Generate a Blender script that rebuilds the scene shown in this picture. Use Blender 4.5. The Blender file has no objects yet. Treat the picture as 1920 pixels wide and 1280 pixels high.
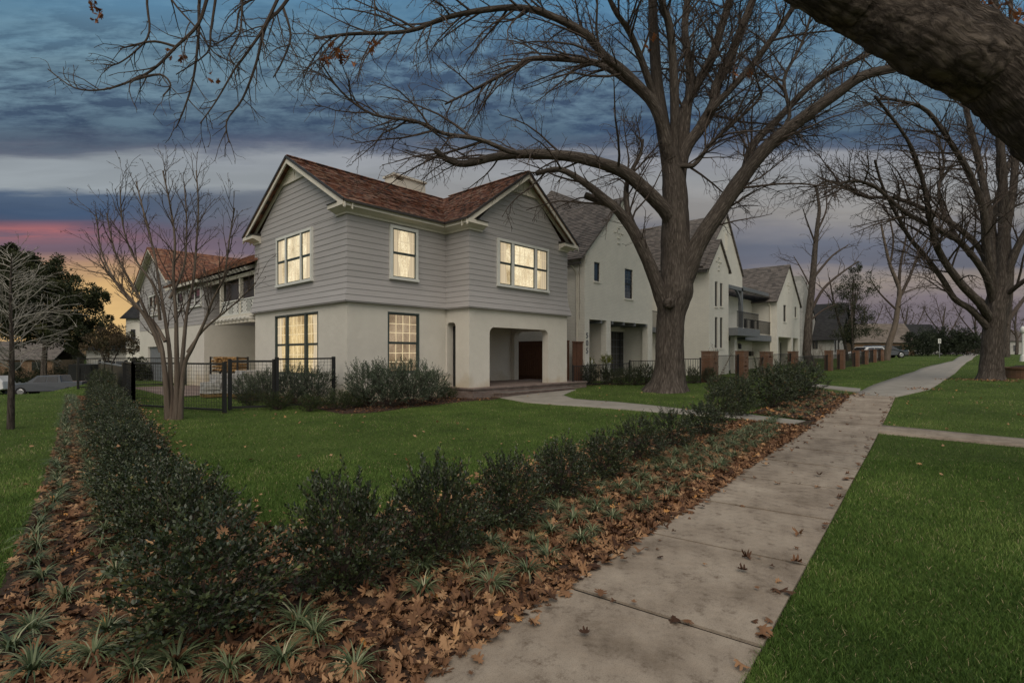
import bpy, math, random
import numpy as np
from mathutils import Vector, Matrix
random.seed(7); rng = np.random.default_rng(11)
SC = bpy.context.scene
COL = SC.collection
pi = math.pi
# ------------------------------------------------------------------ survey (world x = along the street, y = away from it)
F, HY, H = 986.0, 665.0, 1.6
AL = math.radians(42.7); SA, CA = math.sin(AL), math.cos(AL)

def sm(x): x = np.clip(x, 0, 1); return x*x*(3-2*x)
def Zt(s, t):
    s = np.asarray(s, float); t = np.asarray(t, float)
    z = np.interp(s, [-60, 14, 24, 34, 45, 60, 80, 150, 400], [0, 0, .22, .33, .45, 1.0, 1.3, 1.7, 1.7])
    st = 28+3.0*np.clip(s-3, 0, 14)
    z = z - 2.1*sm((t-st)/20)*(1-sm((s-16)/14))
    z = z + .02*np.sin(s*.7+t*.5)*np.cos(t*.6-s*.3)*sm((np.hypot(s, t)-3)/6)
    return z
def zt(s, t): return float(Zt(s, t))
def cam2w(X, D, z=0.0): return Vector((SA*X+CA*D, -CA*X+SA*D, z))
def at(px, py, D): return cam2w((px-960)/F*D, D, H+(HY-py)/F*D)
def G(px, py, z=None):
    D = 12.0; zz = 0.0 if z is None else z
    for _ in range(14):
        D2 = F*(H-zz)/(py-HY); D = .5*D+.5*D2 if z is None else D2
        w = cam2w((px-960)/F*D, D)
        if z is None: zz = zt(w.x, w.y)
    return Vector((w.x, w.y, zz))
def AD(px, D):
    w = cam2w((px-960)/F*D, D); w.z = zt(w.x, w.y); return w

# ------------------------------------------------------------------ materials
def nmat(name):
    m = bpy.data.materials.new(name); m.use_nodes = True
    nt = m.node_tree; return m, nt, nt.nodes['Principled BSDF']
def N(nt, t, **k):
    n = nt.nodes.new(t)
    for a, b in k.items():
        if a == 'inp':
            for i, v in b.items(): n.inputs[i].default_value = v
        else: setattr(n, a, b)
    return n
def L(nt, a, ao, b, bi): nt.links.new(a.outputs[ao], b.inputs[bi])
def c4(c): return (c[0], c[1], c[2], 1)
def ramp(nt, stops, interp='LINEAR'):
    r = nt.nodes.new('ShaderNodeValToRGB'); e = r.color_ramp.elements; r.color_ramp.interpolation = interp
    while len(e) < len(stops): e.new(.5)
    for i, (p, c) in enumerate(stops): e[i].position = p; e[i].color = c4(c)
    return r
def plain(name, c1, c2=None, scale=8, rough=.7, bump=.15, bscale=60, metal=0, spec=.35, stretch=(1, 1, 1), detail=5, dist=.01):
    m, nt, b = nmat(name)
    if c2 is None: c2 = tuple(x*.8 for x in c1)
    tc = N(nt, 'ShaderNodeTexCoord'); mp = N(nt, 'ShaderNodeMapping'); mp.inputs['Scale'].default_value = stretch
    L(nt, tc, 'Object', mp, 'Vector')
    n = N(nt, 'ShaderNodeTexNoise', inp={'Scale': scale, 'Detail': detail, 'Roughness': .6}); L(nt, mp, 0, n, 'Vector')
    r = ramp(nt, [(.3, c2), (.7, c1)]); L(nt, n, 0, r, 0); L(nt, r, 0, b, 'Base Color')
    b.inputs['Roughness'].default_value = rough; b.inputs['Metallic'].default_value = metal
    b.inputs['Specular IOR Level'].default_value = spec
    if bump:
        n2 = N(nt, 'ShaderNodeTexNoise', inp={'Scale': bscale, 'Detail': 4}); L(nt, mp, 0, n2, 'Vector')
        bp = N(nt, 'ShaderNodeBump', inp={'Strength': bump, 'Distance': dist}); L(nt, n2, 0, bp, 'Height'); L(nt, bp, 0, b, 'Normal')
    return m
def tintmat(name, stops, rough=.5, spec=.4, trans=.0, tcol=None):
    m, nt, b = nmat(name)
    a = N(nt, 'ShaderNodeAttribute', attribute_name='tint')
    r = ramp(nt, stops); L(nt, a, 'Fac', r, 0); L(nt, r, 0, b, 'Base Color')
    b.inputs['Roughness'].default_value = rough; b.inputs['Specular IOR Level'].default_value = spec
    if trans:
        t = N(nt, 'ShaderNodeBsdfTranslucent'); L(nt, r, 0, t, 'Color')
        mx = N(nt, 'ShaderNodeMixShader'); mx.inputs[0].default_value = trans
        L(nt, b, 0, mx, 1); L(nt, t, 0, mx, 2); L(nt, mx, 0, nt.nodes['Material Output'], 'Surface')
    return m

M = {}
def mk_stucco():
    m, nt, b = nmat('stucco')
    tc = N(nt, 'ShaderNodeTexCoord')
    n = N(nt, 'ShaderNodeTexNoise', inp={'Scale': .9, 'Detail': 7, 'Roughness': .65}); L(nt, tc, 'Object', n, 0)
    r = ramp(nt, [(.25, (.56, .525, .465)), (.75, (.67, .635, .565))]); L(nt, n, 0, r, 0)
    # soil splash stain near the base
    sp = N(nt, 'ShaderNodeSeparateXYZ'); L(nt, tc, 'Object', sp, 0)
    n3 = N(nt, 'ShaderNodeTexNoise', inp={'Scale': 1.6, 'Detail': 6}); L(nt, tc, 'Object', n3, 0)
    ma = N(nt, 'ShaderNodeMath', operation='MULTIPLY_ADD', inp={1: 1.9, 2: -.15}); L(nt, n3, 0, ma, 0)
    sb = N(nt, 'ShaderNodeMath', operation='SUBTRACT'); L(nt, ma, 0, sb, 0); L(nt, sp, 'Z', sb, 1)
    cl = N(nt, 'ShaderNodeMath', operation='MULTIPLY', use_clamp=True, inp={1: 1.6}); L(nt, sb, 0, cl, 0)
    ml = N(nt, 'ShaderNodeMath', operation='MULTIPLY', inp={1: .5}); L(nt, cl, 0, ml, 0)
    mx = N(nt, 'ShaderNodeMixRGB'); mx.inputs[2].default_value = (.42, .32, .17, 1)
    L(nt, ml, 0, mx, 0); L(nt, r, 0, mx, 1); L(nt, mx, 0, b, 'Base Color')
    b.inputs['Roughness'].default_value = .9
    n2 = N(nt, 'ShaderNodeTexNoise', inp={'Scale': 45, 'Detail': 5}); L(nt, tc, 'Object', n2, 0)
    n4 = N(nt, 'ShaderNodeTexNoise', inp={'Scale': 4, 'Detail': 3}); L(nt, tc, 'Object', n4, 0)
    ad = N(nt, 'ShaderNodeMath', operation='MULTIPLY_ADD', inp={1: 3}); L(nt, n4, 0, ad, 0); L(nt, n2, 0, ad, 2)
    bp = N(nt, 'ShaderNodeBump', inp={'Strength': .35, 'Distance': .012}); L(nt, ad, 0, bp, 'Height'); L(nt, bp, 0, b, 'Normal')
    return m
M['stucco'] = mk_stucco()
M['siding'] = plain('painted lap siding', (.40, .38, .375), (.345, .327, .32), scale=1.3, rough=.6, bump=.25, bscale=14, stretch=(.6, .6, 9), spec=.3)
M['cream'] = plain('cream trim paint', (.66, .62, .54), (.58, .54, .46), scale=3, rough=.55, bump=.1)
M['wtrim'] = plain('white window trim', (.68, .68, .64), (.60, .60, .56), scale=3, rough=.5, bump=.08)
M['sash'] = plain('grey green sash paint', (.065, .085, .08), (.05, .065, .06), scale=3, rough=.4, bump=.05)
M['sashd'] = plain('dark sash paint', (.028, .03, .03), scale=3, rough=.4, bump=.05)
M['black'] = plain('black painted metal', (.012, .012, .012), (.02, .019, .018), scale=20, rough=.45, bump=.1, spec=.5)
M['grey'] = plain('grey painted timber', (.18, .19, .2), (.14, .15, .16), scale=4, rough=.6)
M['patina'] = plain('dark metal flashing', (.05, .045, .04), rough=.5)
M['mesh_in'] = plain('dark insect screen', (.02, .019, .022), (.035, .03, .034), scale=3, rough=.35, spec=.5)
M['rafter'] = plain('pale painted rafter', (.62, .6, .55), rough=.6)

def brickmat(name, c1, c2, mortar, sx=.22, sz=.075, ms=.008, bump=.5, rough=.85, noise=.4, ns=1.1):
    m, nt, b = nmat(name)
    tc = N(nt, 'ShaderNodeTexCoord'); sp = N(nt, 'ShaderNodeSeparateXYZ'); L(nt, tc, 'Object', sp, 0)
    ad = N(nt, 'ShaderNodeMath', operation='ADD'); L(nt, sp, 0, ad, 0); L(nt, sp, 1, ad, 1)
    cb = N(nt, 'ShaderNodeCombineXYZ'); L(nt, ad, 0, cb, 0); L(nt, sp, 2, cb, 1)
    br = N(nt, 'ShaderNodeTexBrick', inp={'Scale': 1.0, 'Mortar Size': ms, 'Brick Width': sx, 'Row Height': sz, 'Mortar Smooth': .4})
    br.inputs['Color1'].default_value = c4(c1); br.inputs['Color2'].default_value = c4(c2); br.inputs['Mortar'].default_value = c4(mortar)
    L(nt, cb, 0, br, 'Vector')
    n = N(nt, 'ShaderNodeTexNoise', inp={'Scale': ns, 'Detail': 7, 'Roughness': .65}); L(nt, tc, 'Object', n, 0)
    r = ramp(nt, [(.3, (1-noise,)*3), (.7, (1, 1, 1))]); L(nt, n, 0, r, 0)
    mx = N(nt, 'ShaderNodeMixRGB', blend_type='MULTIPLY'); mx.inputs[0].default_value = 1
    L(nt, br, 0, mx, 1); L(nt, r, 0, mx, 2); L(nt, mx, 0, b, 'Base Color')
    n2 = N(nt, 'ShaderNodeTexNoise', inp={'Scale': 30, 'Detail': 4}); L(nt, tc, 'Object', n2, 0)
    iv = N(nt, 'ShaderNodeMath', operation='MULTIPLY_ADD', inp={1: -1.2}); L(nt, br, 'Fac', iv, 0); L(nt, n2, 0, iv, 2)
    bp = N(nt, 'ShaderNodeBump', inp={'Strength': bump, 'Distance': .012}); L(nt, iv, 0, bp, 'Height'); L(nt, bp, 0, b, 'Normal')
    b.inputs['Roughness'].default_value = rough
    return m
M['wbrick'] = brickmat('white painted brick', (.80, .77, .69), (.76, .73, .655), (.67, .645, .58), noise=.14, bump=.45, ms=.012)
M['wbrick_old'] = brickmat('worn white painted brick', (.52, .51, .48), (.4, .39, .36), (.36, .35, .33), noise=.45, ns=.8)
M['porchbrick'] = brickmat('rough purple brown brick', (.19, .13, .11), (.26, .20, .175), (.16, .14, .125), sx=.2, sz=.068, noise=.35, ns=2.5)
M['brownbrick'] = brickmat('brown brick', (.23, .105, .055), (.17, .08, .045), (.2, .15, .11), sx=.2, sz=.066, noise=.3)
M['farbrick'] = brickmat('dull brown brick', (.2, .12, .07), (.17, .1, .06), (.2, .15, .1), noise=.3)

def shinglemat(name, stops, axis, w=.12, h=.14, noise_amt=.5, rough=.85, ns=.6):
    """every shingle gets a random colour; axis 0: ridge runs along x, 1: along y"""
    m, nt, b = nmat(name)
    tc = N(nt, 'ShaderNodeTexCoord'); sp = N(nt, 'ShaderNodeSeparateXYZ'); L(nt, tc, 'Object', sp, 0)
    u, v = (0, 1) if axis == 0 else (1, 0)
    row = N(nt, 'ShaderNodeMath', operation='DIVIDE', inp={1: h*.72}); L(nt, sp, 2, row, 0)
    rf = N(nt, 'ShaderNodeMath', operation='FLOOR'); L(nt, row, 0, rf, 0)
    wn = N(nt, 'ShaderNodeTexWhiteNoise', noise_dimensions='1D'); L(nt, rf, 0, wn, 'W')
    cu = N(nt, 'ShaderNodeMath', operation='DIVIDE', inp={1: w}); L(nt, sp, u, cu, 0)
    ca = N(nt, 'ShaderNodeMath', operation='ADD'); L(nt, cu, 0, ca, 0); L(nt, wn, 0, ca, 1)
    cf = N(nt, 'ShaderNodeMath', operation='FLOOR'); L(nt, ca, 0, cf, 0)
    cb = N(nt, 'ShaderNodeCombineXYZ'); L(nt, cf, 0, cb, 0); L(nt, rf, 0, cb, 1)
    w2 = N(nt, 'ShaderNodeTexWhiteNoise', noise_dimensions='2D'); L(nt, cb, 0, w2, 'Vector')
    n = N(nt, 'ShaderNodeTexNoise', inp={'Scale': ns, 'Detail': 5}); L(nt, tc, 'Object', n, 0)
    mm = N(nt, 'ShaderNodeMath', operation='MULTIPLY_ADD', inp={1: .75, 2: -.1}); L(nt, w2, 0, mm, 0)
    m2 = N(nt, 'ShaderNodeMath', operation='MULTIPLY_ADD', inp={1: noise_amt}); L(nt, n, 0, m2, 0); L(nt, mm, 0, m2, 2)
    r = ramp(nt, stops); L(nt, m2, 0, r, 0); L(nt, r, 0, b, 'Base Color')
    fr = N(nt, 'ShaderNodeMath', operation='FRACT'); L(nt, ca, 0, fr, 0)
    gp = N(nt, 'ShaderNodeMath', operation='GREATER_THAN', inp={1: .1}); L(nt, fr, 0, gp, 0)
    fz = N(nt, 'ShaderNodeMath', operation='FRACT'); L(nt, row, 0, fz, 0)
    hs = N(nt, 'ShaderNodeMath', operation='MULTIPLY_ADD', inp={1: -1.0}); L(nt, fz, 0, hs, 0); L(nt, gp, 0, hs, 2)
    h2 = N(nt, 'ShaderNodeMath', operation='ADD'); L(nt, hs, 0, h2, 0); L(nt, w2, 0, h2, 1)
    bp = N(nt, 'ShaderNodeBump', inp={'Strength': .6, 'Distance': .012}); L(nt, h2, 0, bp, 'Height'); L(nt, bp, 0, b, 'Normal')
    b.inputs['Roughness'].default_value = rough
    return m
SHAKE = [(.12, (.055, .04, .033)), (.35, (.14, .06, .04)), (.55, (.23, .095, .055)), (.75, (.27, .15, .10)), (.95, (.3, .21, .16))]
SHAKE2 = [(.1, (.08, .045, .034)), (.4, (.19, .078, .046)), (.7, (.27, .118, .066)), (.95, (.31, .19, .12))]
ASPH = [(.1, (.065, .056, .052)), (.5, (.112, .096, .086)), (.9, (.165, .142, .128))]
for ax in (0, 1):
    M['shake%d' % ax] = shinglemat('cedar shake roof %d' % ax, SHAKE, ax)
    M['shakeb%d' % ax] = shinglemat('cedar shake rear roof %d' % ax, SHAKE2, ax)
    M['asph%d' % ax] = shinglemat('asphalt shingle %d' % ax, ASPH, ax, w=.28, h=.14)
    M['dark%d' % ax] = shinglemat('charcoal shingle %d' % ax, [(.1, (.012, .012, .014)), (.9, (.03, .03, .032))], ax, w=.28)
M['brownroof'] = shinglemat('far brown shingle', [(.1, (.11, .09, .075)), (.9, (.2, .165, .14))], 0, w=.4, h=.2)

def mk_lit(name, ca, cb, st, wave):
    m, nt, b = nmat(name)
    tc = N(nt, 'ShaderNodeTexCoord'); sp = N(nt, 'ShaderNodeSeparateXYZ'); L(nt, tc, 'Object', sp, 0)
    ad = N(nt, 'ShaderNodeMath', operation='ADD'); L(nt, sp, 0, ad, 0); L(nt, sp, 1, ad, 1)
    cbn = N(nt, 'ShaderNodeCombineXYZ'); L(nt, ad, 0, cbn, 0)
    mz = N(nt, 'ShaderNodeMath', operation='MULTIPLY', inp={1: .22}); L(nt, sp, 2, mz, 0); L(nt, mz, 0, cbn, 1)
    n = N(nt, 'ShaderNodeTexNoise', inp={'Scale': wave, 'Detail': 5, 'Roughness': .7, 'Distortion': .6}); L(nt, cbn, 0, n, 0)
    n2 = N(nt, 'ShaderNodeTexNoise', inp={'Scale': 3.2, 'Detail': 6, 'Roughness': .75, 'Distortion': 1.2}); L(nt, tc, 'Object', n2, 0)
    mx = N(nt, 'ShaderNodeMath', operation='MULTIPLY_ADD', inp={1: .6}); L(nt, n, 0, mx, 0)
    h = N(nt, 'ShaderNodeMath', operation='MULTIPLY', inp={1: .45}); L(nt, n2, 0, h, 0); L(nt, h, 0, mx, 2)
    r = ramp(nt, [(.36, ca), (.62, cb)]); L(nt, mx, 0, r, 0)
    # painted into the glow: uneven lamp brightness, and dark twig lines as tree reflections
    n5 = N(nt, 'ShaderNodeTexNoise', inp={'Scale': 1.15, 'Detail': 2, 'Roughness': .4}); L(nt, tc, 'Object', n5, 0); r5 = ramp(nt, [(.33, (.55, .50, .42)), (.5, (.95, .93, .9)), (.68, (1.12, 1.12, 1.12))]); L(nt, n5, 0, r5, 0)
    m5 = N(nt, 'ShaderNodeMixRGB', blend_type='MULTIPLY'); m5.inputs[0].default_value = .9; L(nt, r, 0, m5, 1); L(nt, r5, 0, m5, 2)
    n6 = N(nt, 'ShaderNodeTexNoise', inp={'Scale': 5.5, 'Detail': 6, 'Roughness': .7, 'Distortion': 1.6}); L(nt, tc, 'Object', n6, 0); r6 = ramp(nt, [(.455, (1, 1, 1)), (.49, (.62, .56, .48)), (.51, (.62, .56, .48)), (.545, (1, 1, 1))]); L(nt, n6, 0, r6, 0)
    m6 = N(nt, 'ShaderNodeMixRGB', blend_type='MULTIPLY'); m6.inputs[0].default_value = .75; L(nt, m5, 0, m6, 1); L(nt, r6, 0, m6, 2)
    r = m6
    L(nt, r, 0, b, 'Emission Color'); b.inputs['Emission Strength'].default_value = st
    b.inputs['Base Color'].default_value = (.06, .05, .04, 1); b.inputs['Roughness'].default_value = .06
    b.inputs['Specular IOR Level'].default_value = .6
    return m
M['lit_up'] = mk_lit('lit upstairs glass', (.70, .54, .32), (1.0, .88, .60), .9, 7)
M['lit_dn'] = mk_lit('lit downstairs glass', (.36, .26, .165), (.56, .42, .27), .62, 9)
M['lit_gold'] = mk_lit('lit golden glass', (.36, .26, .13), (.85, .66, .34), .85, 10)
M['grille'] = plain('glowing window grille', (.8, .7, .5), rough=.4, bump=0)
nt_ = M['grille'].node_tree; b_ = nt_.nodes['Principled BSDF']; b_.inputs['Emission Color'].default_value = (.9, .7, .4, 1); b_.inputs['Emission Strength'].default_value = .45  # muntins emit a warm glow of their own to look backlit
M['grille_up'] = plain('upstairs glowing window grille', (.7, .62, .48), rough=.4, bump=0)
b_ = M['grille_up'].node_tree.nodes['Principled BSDF']; b_.inputs['Emission Color'].default_value = (.9, .72, .46, 1); b_.inputs['Emission Strength'].default_value = .38  # upstairs muntins get a weaker added glow
def mk_curtain():
    m, nt, b = nmat('glowing curtain cloth')
    tc = N(nt, 'ShaderNodeTexCoord'); sp = N(nt, 'ShaderNodeSeparateXYZ'); L(nt, tc, 'Object', sp, 0)
    ad = N(nt, 'ShaderNodeMath', operation='ADD'); L(nt, sp, 0, ad, 0); L(nt, sp, 1, ad, 1)
    n = N(nt, 'ShaderNodeTexNoise', noise_dimensions='1D', inp={'Scale': 26, 'Detail': 2}); L(nt, ad, 0, n, 'W')
    r = ramp(nt, [(.35, (.30, .21, .115)), (.65, (.78, .62, .40))]); L(nt, n, 0, r, 0); L(nt, r, 0, b, 'Emission Color'); b.inputs['Emission Strength'].default_value = .62  # cloth emits by itself; fold light and shade drawn as stripes
    b.inputs['Base Color'].default_value = (.5, .45, .36, 1); b.inputs['Roughness'].default_value = .9
    return m
M['curtain'] = mk_curtain()
M['darkglass'] = plain('dark window glass', (.012, .012, .014), (.03, .03, .032), scale=1.5, rough=.08, bump=0, spec=.9)
M['wood'] = plain('brown cedar boards', (.17, .078, .042), (.09, .042, .025), scale=5, rough=.75, bump=.4, bscale=20, stretch=(6, 6, .5))
M['concrete'] = None
def mk_conc():
    m, nt, b = nmat('sidewalk concrete')
    tc = N(nt, 'ShaderNodeTexCoord')
    n = N(nt, 'ShaderNodeTexNoise', inp={'Scale': 1.1, 'Detail': 9, 'Roughness': .72}); L(nt, tc, 'Object', n, 0)
    r = ramp(nt, [(.32, (.155, .118, .084)), (.47, (.285, .232, .18)), (.66, (.40, .338, .27))]); L(nt, n, 0, r, 0)
    n2 = N(nt, 'ShaderNodeTexNoise', inp={'Scale': 9, 'Detail': 8, 'Roughness': .75}); L(nt, tc, 'Object', n2, 0)
    r2 = ramp(nt, [(.32, (.38, .32, .27)), (.46, (.9, .89, .88)), (.8, (1.12, 1.09, 1.05))]); L(nt, n2, 0, r2, 0)
    mx = N(nt, 'ShaderNodeMixRGB', blend_type='MULTIPLY'); mx.inputs[0].default_value = .9; L(nt, r, 0, mx, 1); L(nt, r2, 0, mx, 2)
    n3 = N(nt, 'ShaderNodeTexNoise', inp={'Scale': 160, 'Detail': 3}); L(nt, tc, 'Object', n3, 0)
    r3 = ramp(nt, [(.33, (.6, .57, .53)), (.5, (1, 1, 1))]); L(nt, n3, 0, r3, 0)
    m3 = N(nt, 'ShaderNodeMixRGB', blend_type='MULTIPLY'); m3.inputs[0].default_value = .7; L(nt, mx, 0, m3, 1); L(nt, r3, 0, m3, 2)
    L(nt, m3, 0, b, 'Base Color'); b.inputs['Roughness'].default_value = .88
    ad = N(nt, 'ShaderNodeMath', operation='ADD'); L(nt, n2, 0, ad, 0); L(nt, n3, 0, ad, 1)
    bp = N(nt, 'ShaderNodeBump', inp={'Strength': .3, 'Distance': .006}); L(nt, ad, 0, bp, 'Height'); L(nt, bp, 0, b, 'Normal')
    return m
M['concrete'] = mk_conc()
M['newconc'] = plain('pale path concrete', (.30, .275, .24), (.22, .20, .17), scale=1.5, rough=.85, bump=.2, bscale=90, detail=8)
M['slabgap'] = plain('dirt in joints', (.03, .022, .016), rough=1)
M['asphalt'] = plain('road asphalt', (.075, .06, .052), (.05, .042, .038), scale=2, rough=.9)
M['mulch'] = plain('dark bark mulch', (.075, .042, .026), (.022, .013, .009), scale=28, rough=.95, bump=1, bscale=70, dist=.03, detail=7)
def mk_ground():
    m, nt, b = nmat('lawn soil and grass')
    tc = N(nt, 'ShaderNodeTexCoord')
    n = N(nt, 'ShaderNodeTexNoise', inp={'Scale': .35, 'Detail': 8, 'Roughness': .6}); L(nt, tc, 'Object', n, 0)
    r = ramp(nt, [(.3, (.045, .068, .018)), (.7, (.095, .135, .034))]); L(nt, n, 0, r, 0)
    n2 = N(nt, 'ShaderNodeTexNoise', inp={'Scale': 22, 'Detail': 9, 'Roughness': .8}); L(nt, tc, 'Object', n2, 0)
    r2 = ramp(nt, [(.3, (.45, .5, .4)), (.7, (1.5, 1.4, 1.5))]); L(nt, n2, 0, r2, 0)
    mx = N(nt, 'ShaderNodeMixRGB', blend_type='MULTIPLY'); mx.inputs[0].default_value = 1; L(nt, r, 0, mx, 1); L(nt, r2, 0, mx, 2)
    L(nt, mx, 0, b, 'Base Color'); b.inputs['Roughness'].default_value = .95; b.inputs['Specular IOR Level'].default_value = .1
    bp = N(nt, 'ShaderNodeBump', inp={'Strength': .9, 'Distance': .03}); L(nt, n2, 0, bp, 'Height'); L(nt, bp, 0, b, 'Normal')
    return m
M['ground'] = mk_ground()
def mk_bark(name, c1, c2, sc=5, st=.22, bump=1.0, dist=.05):
    m, nt, b = nmat(name)
    tc = N(nt, 'ShaderNodeAttribute', attribute_name='bk'); mp = N(nt, 'ShaderNodeMapping'); mp.inputs['Scale'].default_value = (1, 1, st); L(nt, tc, 'Vector', mp, 0)
    n = N(nt, 'ShaderNodeTexNoise', inp={'Scale': sc, 'Detail': 9, 'Roughness': .72, 'Distortion': .5}); L(nt, mp, 0, n, 0)
    v = N(nt, 'ShaderNodeTexVoronoi', feature='DISTANCE_TO_EDGE', inp={'Scale': sc*2.2}); 
    nd = N(nt, 'ShaderNodeMixRGB', blend_type='ADD'); nd.inputs[0].default_value = .25; L(nt, mp, 0, nd, 1); L(nt, n, 1, nd, 2); L(nt, nd, 0, v, 'Vector')
    mu = N(nt, 'ShaderNodeMath', operation='MULTIPLY', use_clamp=True, inp={1: 2.6}); L(nt, v, 0, mu, 0)
    ad = N(nt, 'ShaderNodeMath', operation='MULTIPLY_ADD', inp={1: .5}); L(nt, mu, 0, ad, 0); L(nt, n, 0, ad, 2)
    r = ramp(nt, [(.35, c2), (.95, c1)]); L(nt, ad, 0, r, 0); L(nt, r, 0, b, 'Base Color')
    bp = N(nt, 'ShaderNodeBump', inp={'Strength': bump, 'Distance': dist}); L(nt, ad, 0, bp, 'Height'); L(nt, bp, 0, b, 'Normal')
    b.inputs['Roughness'].default_value = .95; b.inputs['Specular IOR Level'].default_value = .15
    return m
M['bark'] = mk_bark('grey brown bark', (.15, .126, .108), (.032, .025, .021))
M['bark_near'] = mk_bark('rough near bark', (.165, .134, .112), (.016, .012, .010), sc=5, st=.42, bump=1, dist=.05)
M['bark_light'] = mk_bark('smooth pale bark', (.17, .138, .112), (.10, .076, .06), sc=4, st=.15, bump=.4, dist=.02)
M['bark_pale'] = plain('pale bare twigs', (.36, .335, .295), (.24, .22, .19), scale=5, rough=.9)
M['twig'] = plain('dark twigs', (.085, .064, .052), (.05, .038, .032), scale=5, rough=.95, bump=0)
M['hollyleaf'] = tintmat('holly leaves', [(0, (.014, .022, .010)), (.5, (.036, .052, .021)), (.82, (.075, .095, .036)), (.95, (.16, .17, .055)), (1, (.19, .10, .04))], rough=.38, spec=.5, trans=.12)
M['loroleaf'] = tintmat('grey green shrub leaves', [(0, (.025, .038, .022)), (.5, (.075, .10, .062)), (1, (.17, .2, .13))], rough=.5, spec=.4, trans=.15)
M['lowleaf'] = tintmat('low shrub leaves', [(0, (.018, .03, .008)), (.6, (.04, .06, .016)), (1, (.1, .1, .03))], rough=.6, trans=.15)
M['yelleaf'] = tintmat('yellow green leaves', [(0, (.08, .1, .01)), (1, (.3, .33, .03))], rough=.6, trans=.2)
M['treeleaf'] = tintmat('evergreen tree leaves', [(0, (.012, .018, .007)), (.5, (.034, .042, .014)), (1, (.085, .085, .03))], rough=.6, trans=.12)
M['rustleaf'] = tintmat('rusty fine foliage', [(0, (.03, .025, .012)), (.5, (.08, .05, .025)), (1, (.07, .08, .03))], rough=.7, trans=.12)
M['darkleaf'] = tintmat('dark conifer foliage', [(0, (.008, .014, .007)), (1, (.035, .048, .02))], rough=.7)
M['liriope'] = tintmat('striped grass blades', [(0, (.035, .055, .024)), (.5, (.095, .13, .058)), (.75, (.21, .23, .12)), (1, (.44, .42, .27))], rough=.5, spec=.4, trans=.15)
M['grass'] = tintmat('grass blades', [(0, (.034, .068, .014)), (.5, (.102, .178, .036)), (.85, (.20, .275, .07)), (.97, (.33, .35, .14)), (1, (.42, .34, .2))], rough=.6, spec=.15, trans=.2)
M['oakleaf'] = tintmat('fallen oak leaves', [(0, (.06, .030, .018)), (.35, (.17, .086, .045)), (.65, (.30, .165, .085)), (.88, (.45, .28, .155)), (1, (.52, .25, .08))], rough=.7, spec=.2, trans=.08)
M['hangleaf'] = tintmat('hanging brown leaves', [(0, (.12, .04, .015)), (1, (.33, .13, .045))], rough=.7, trans=.3)

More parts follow.
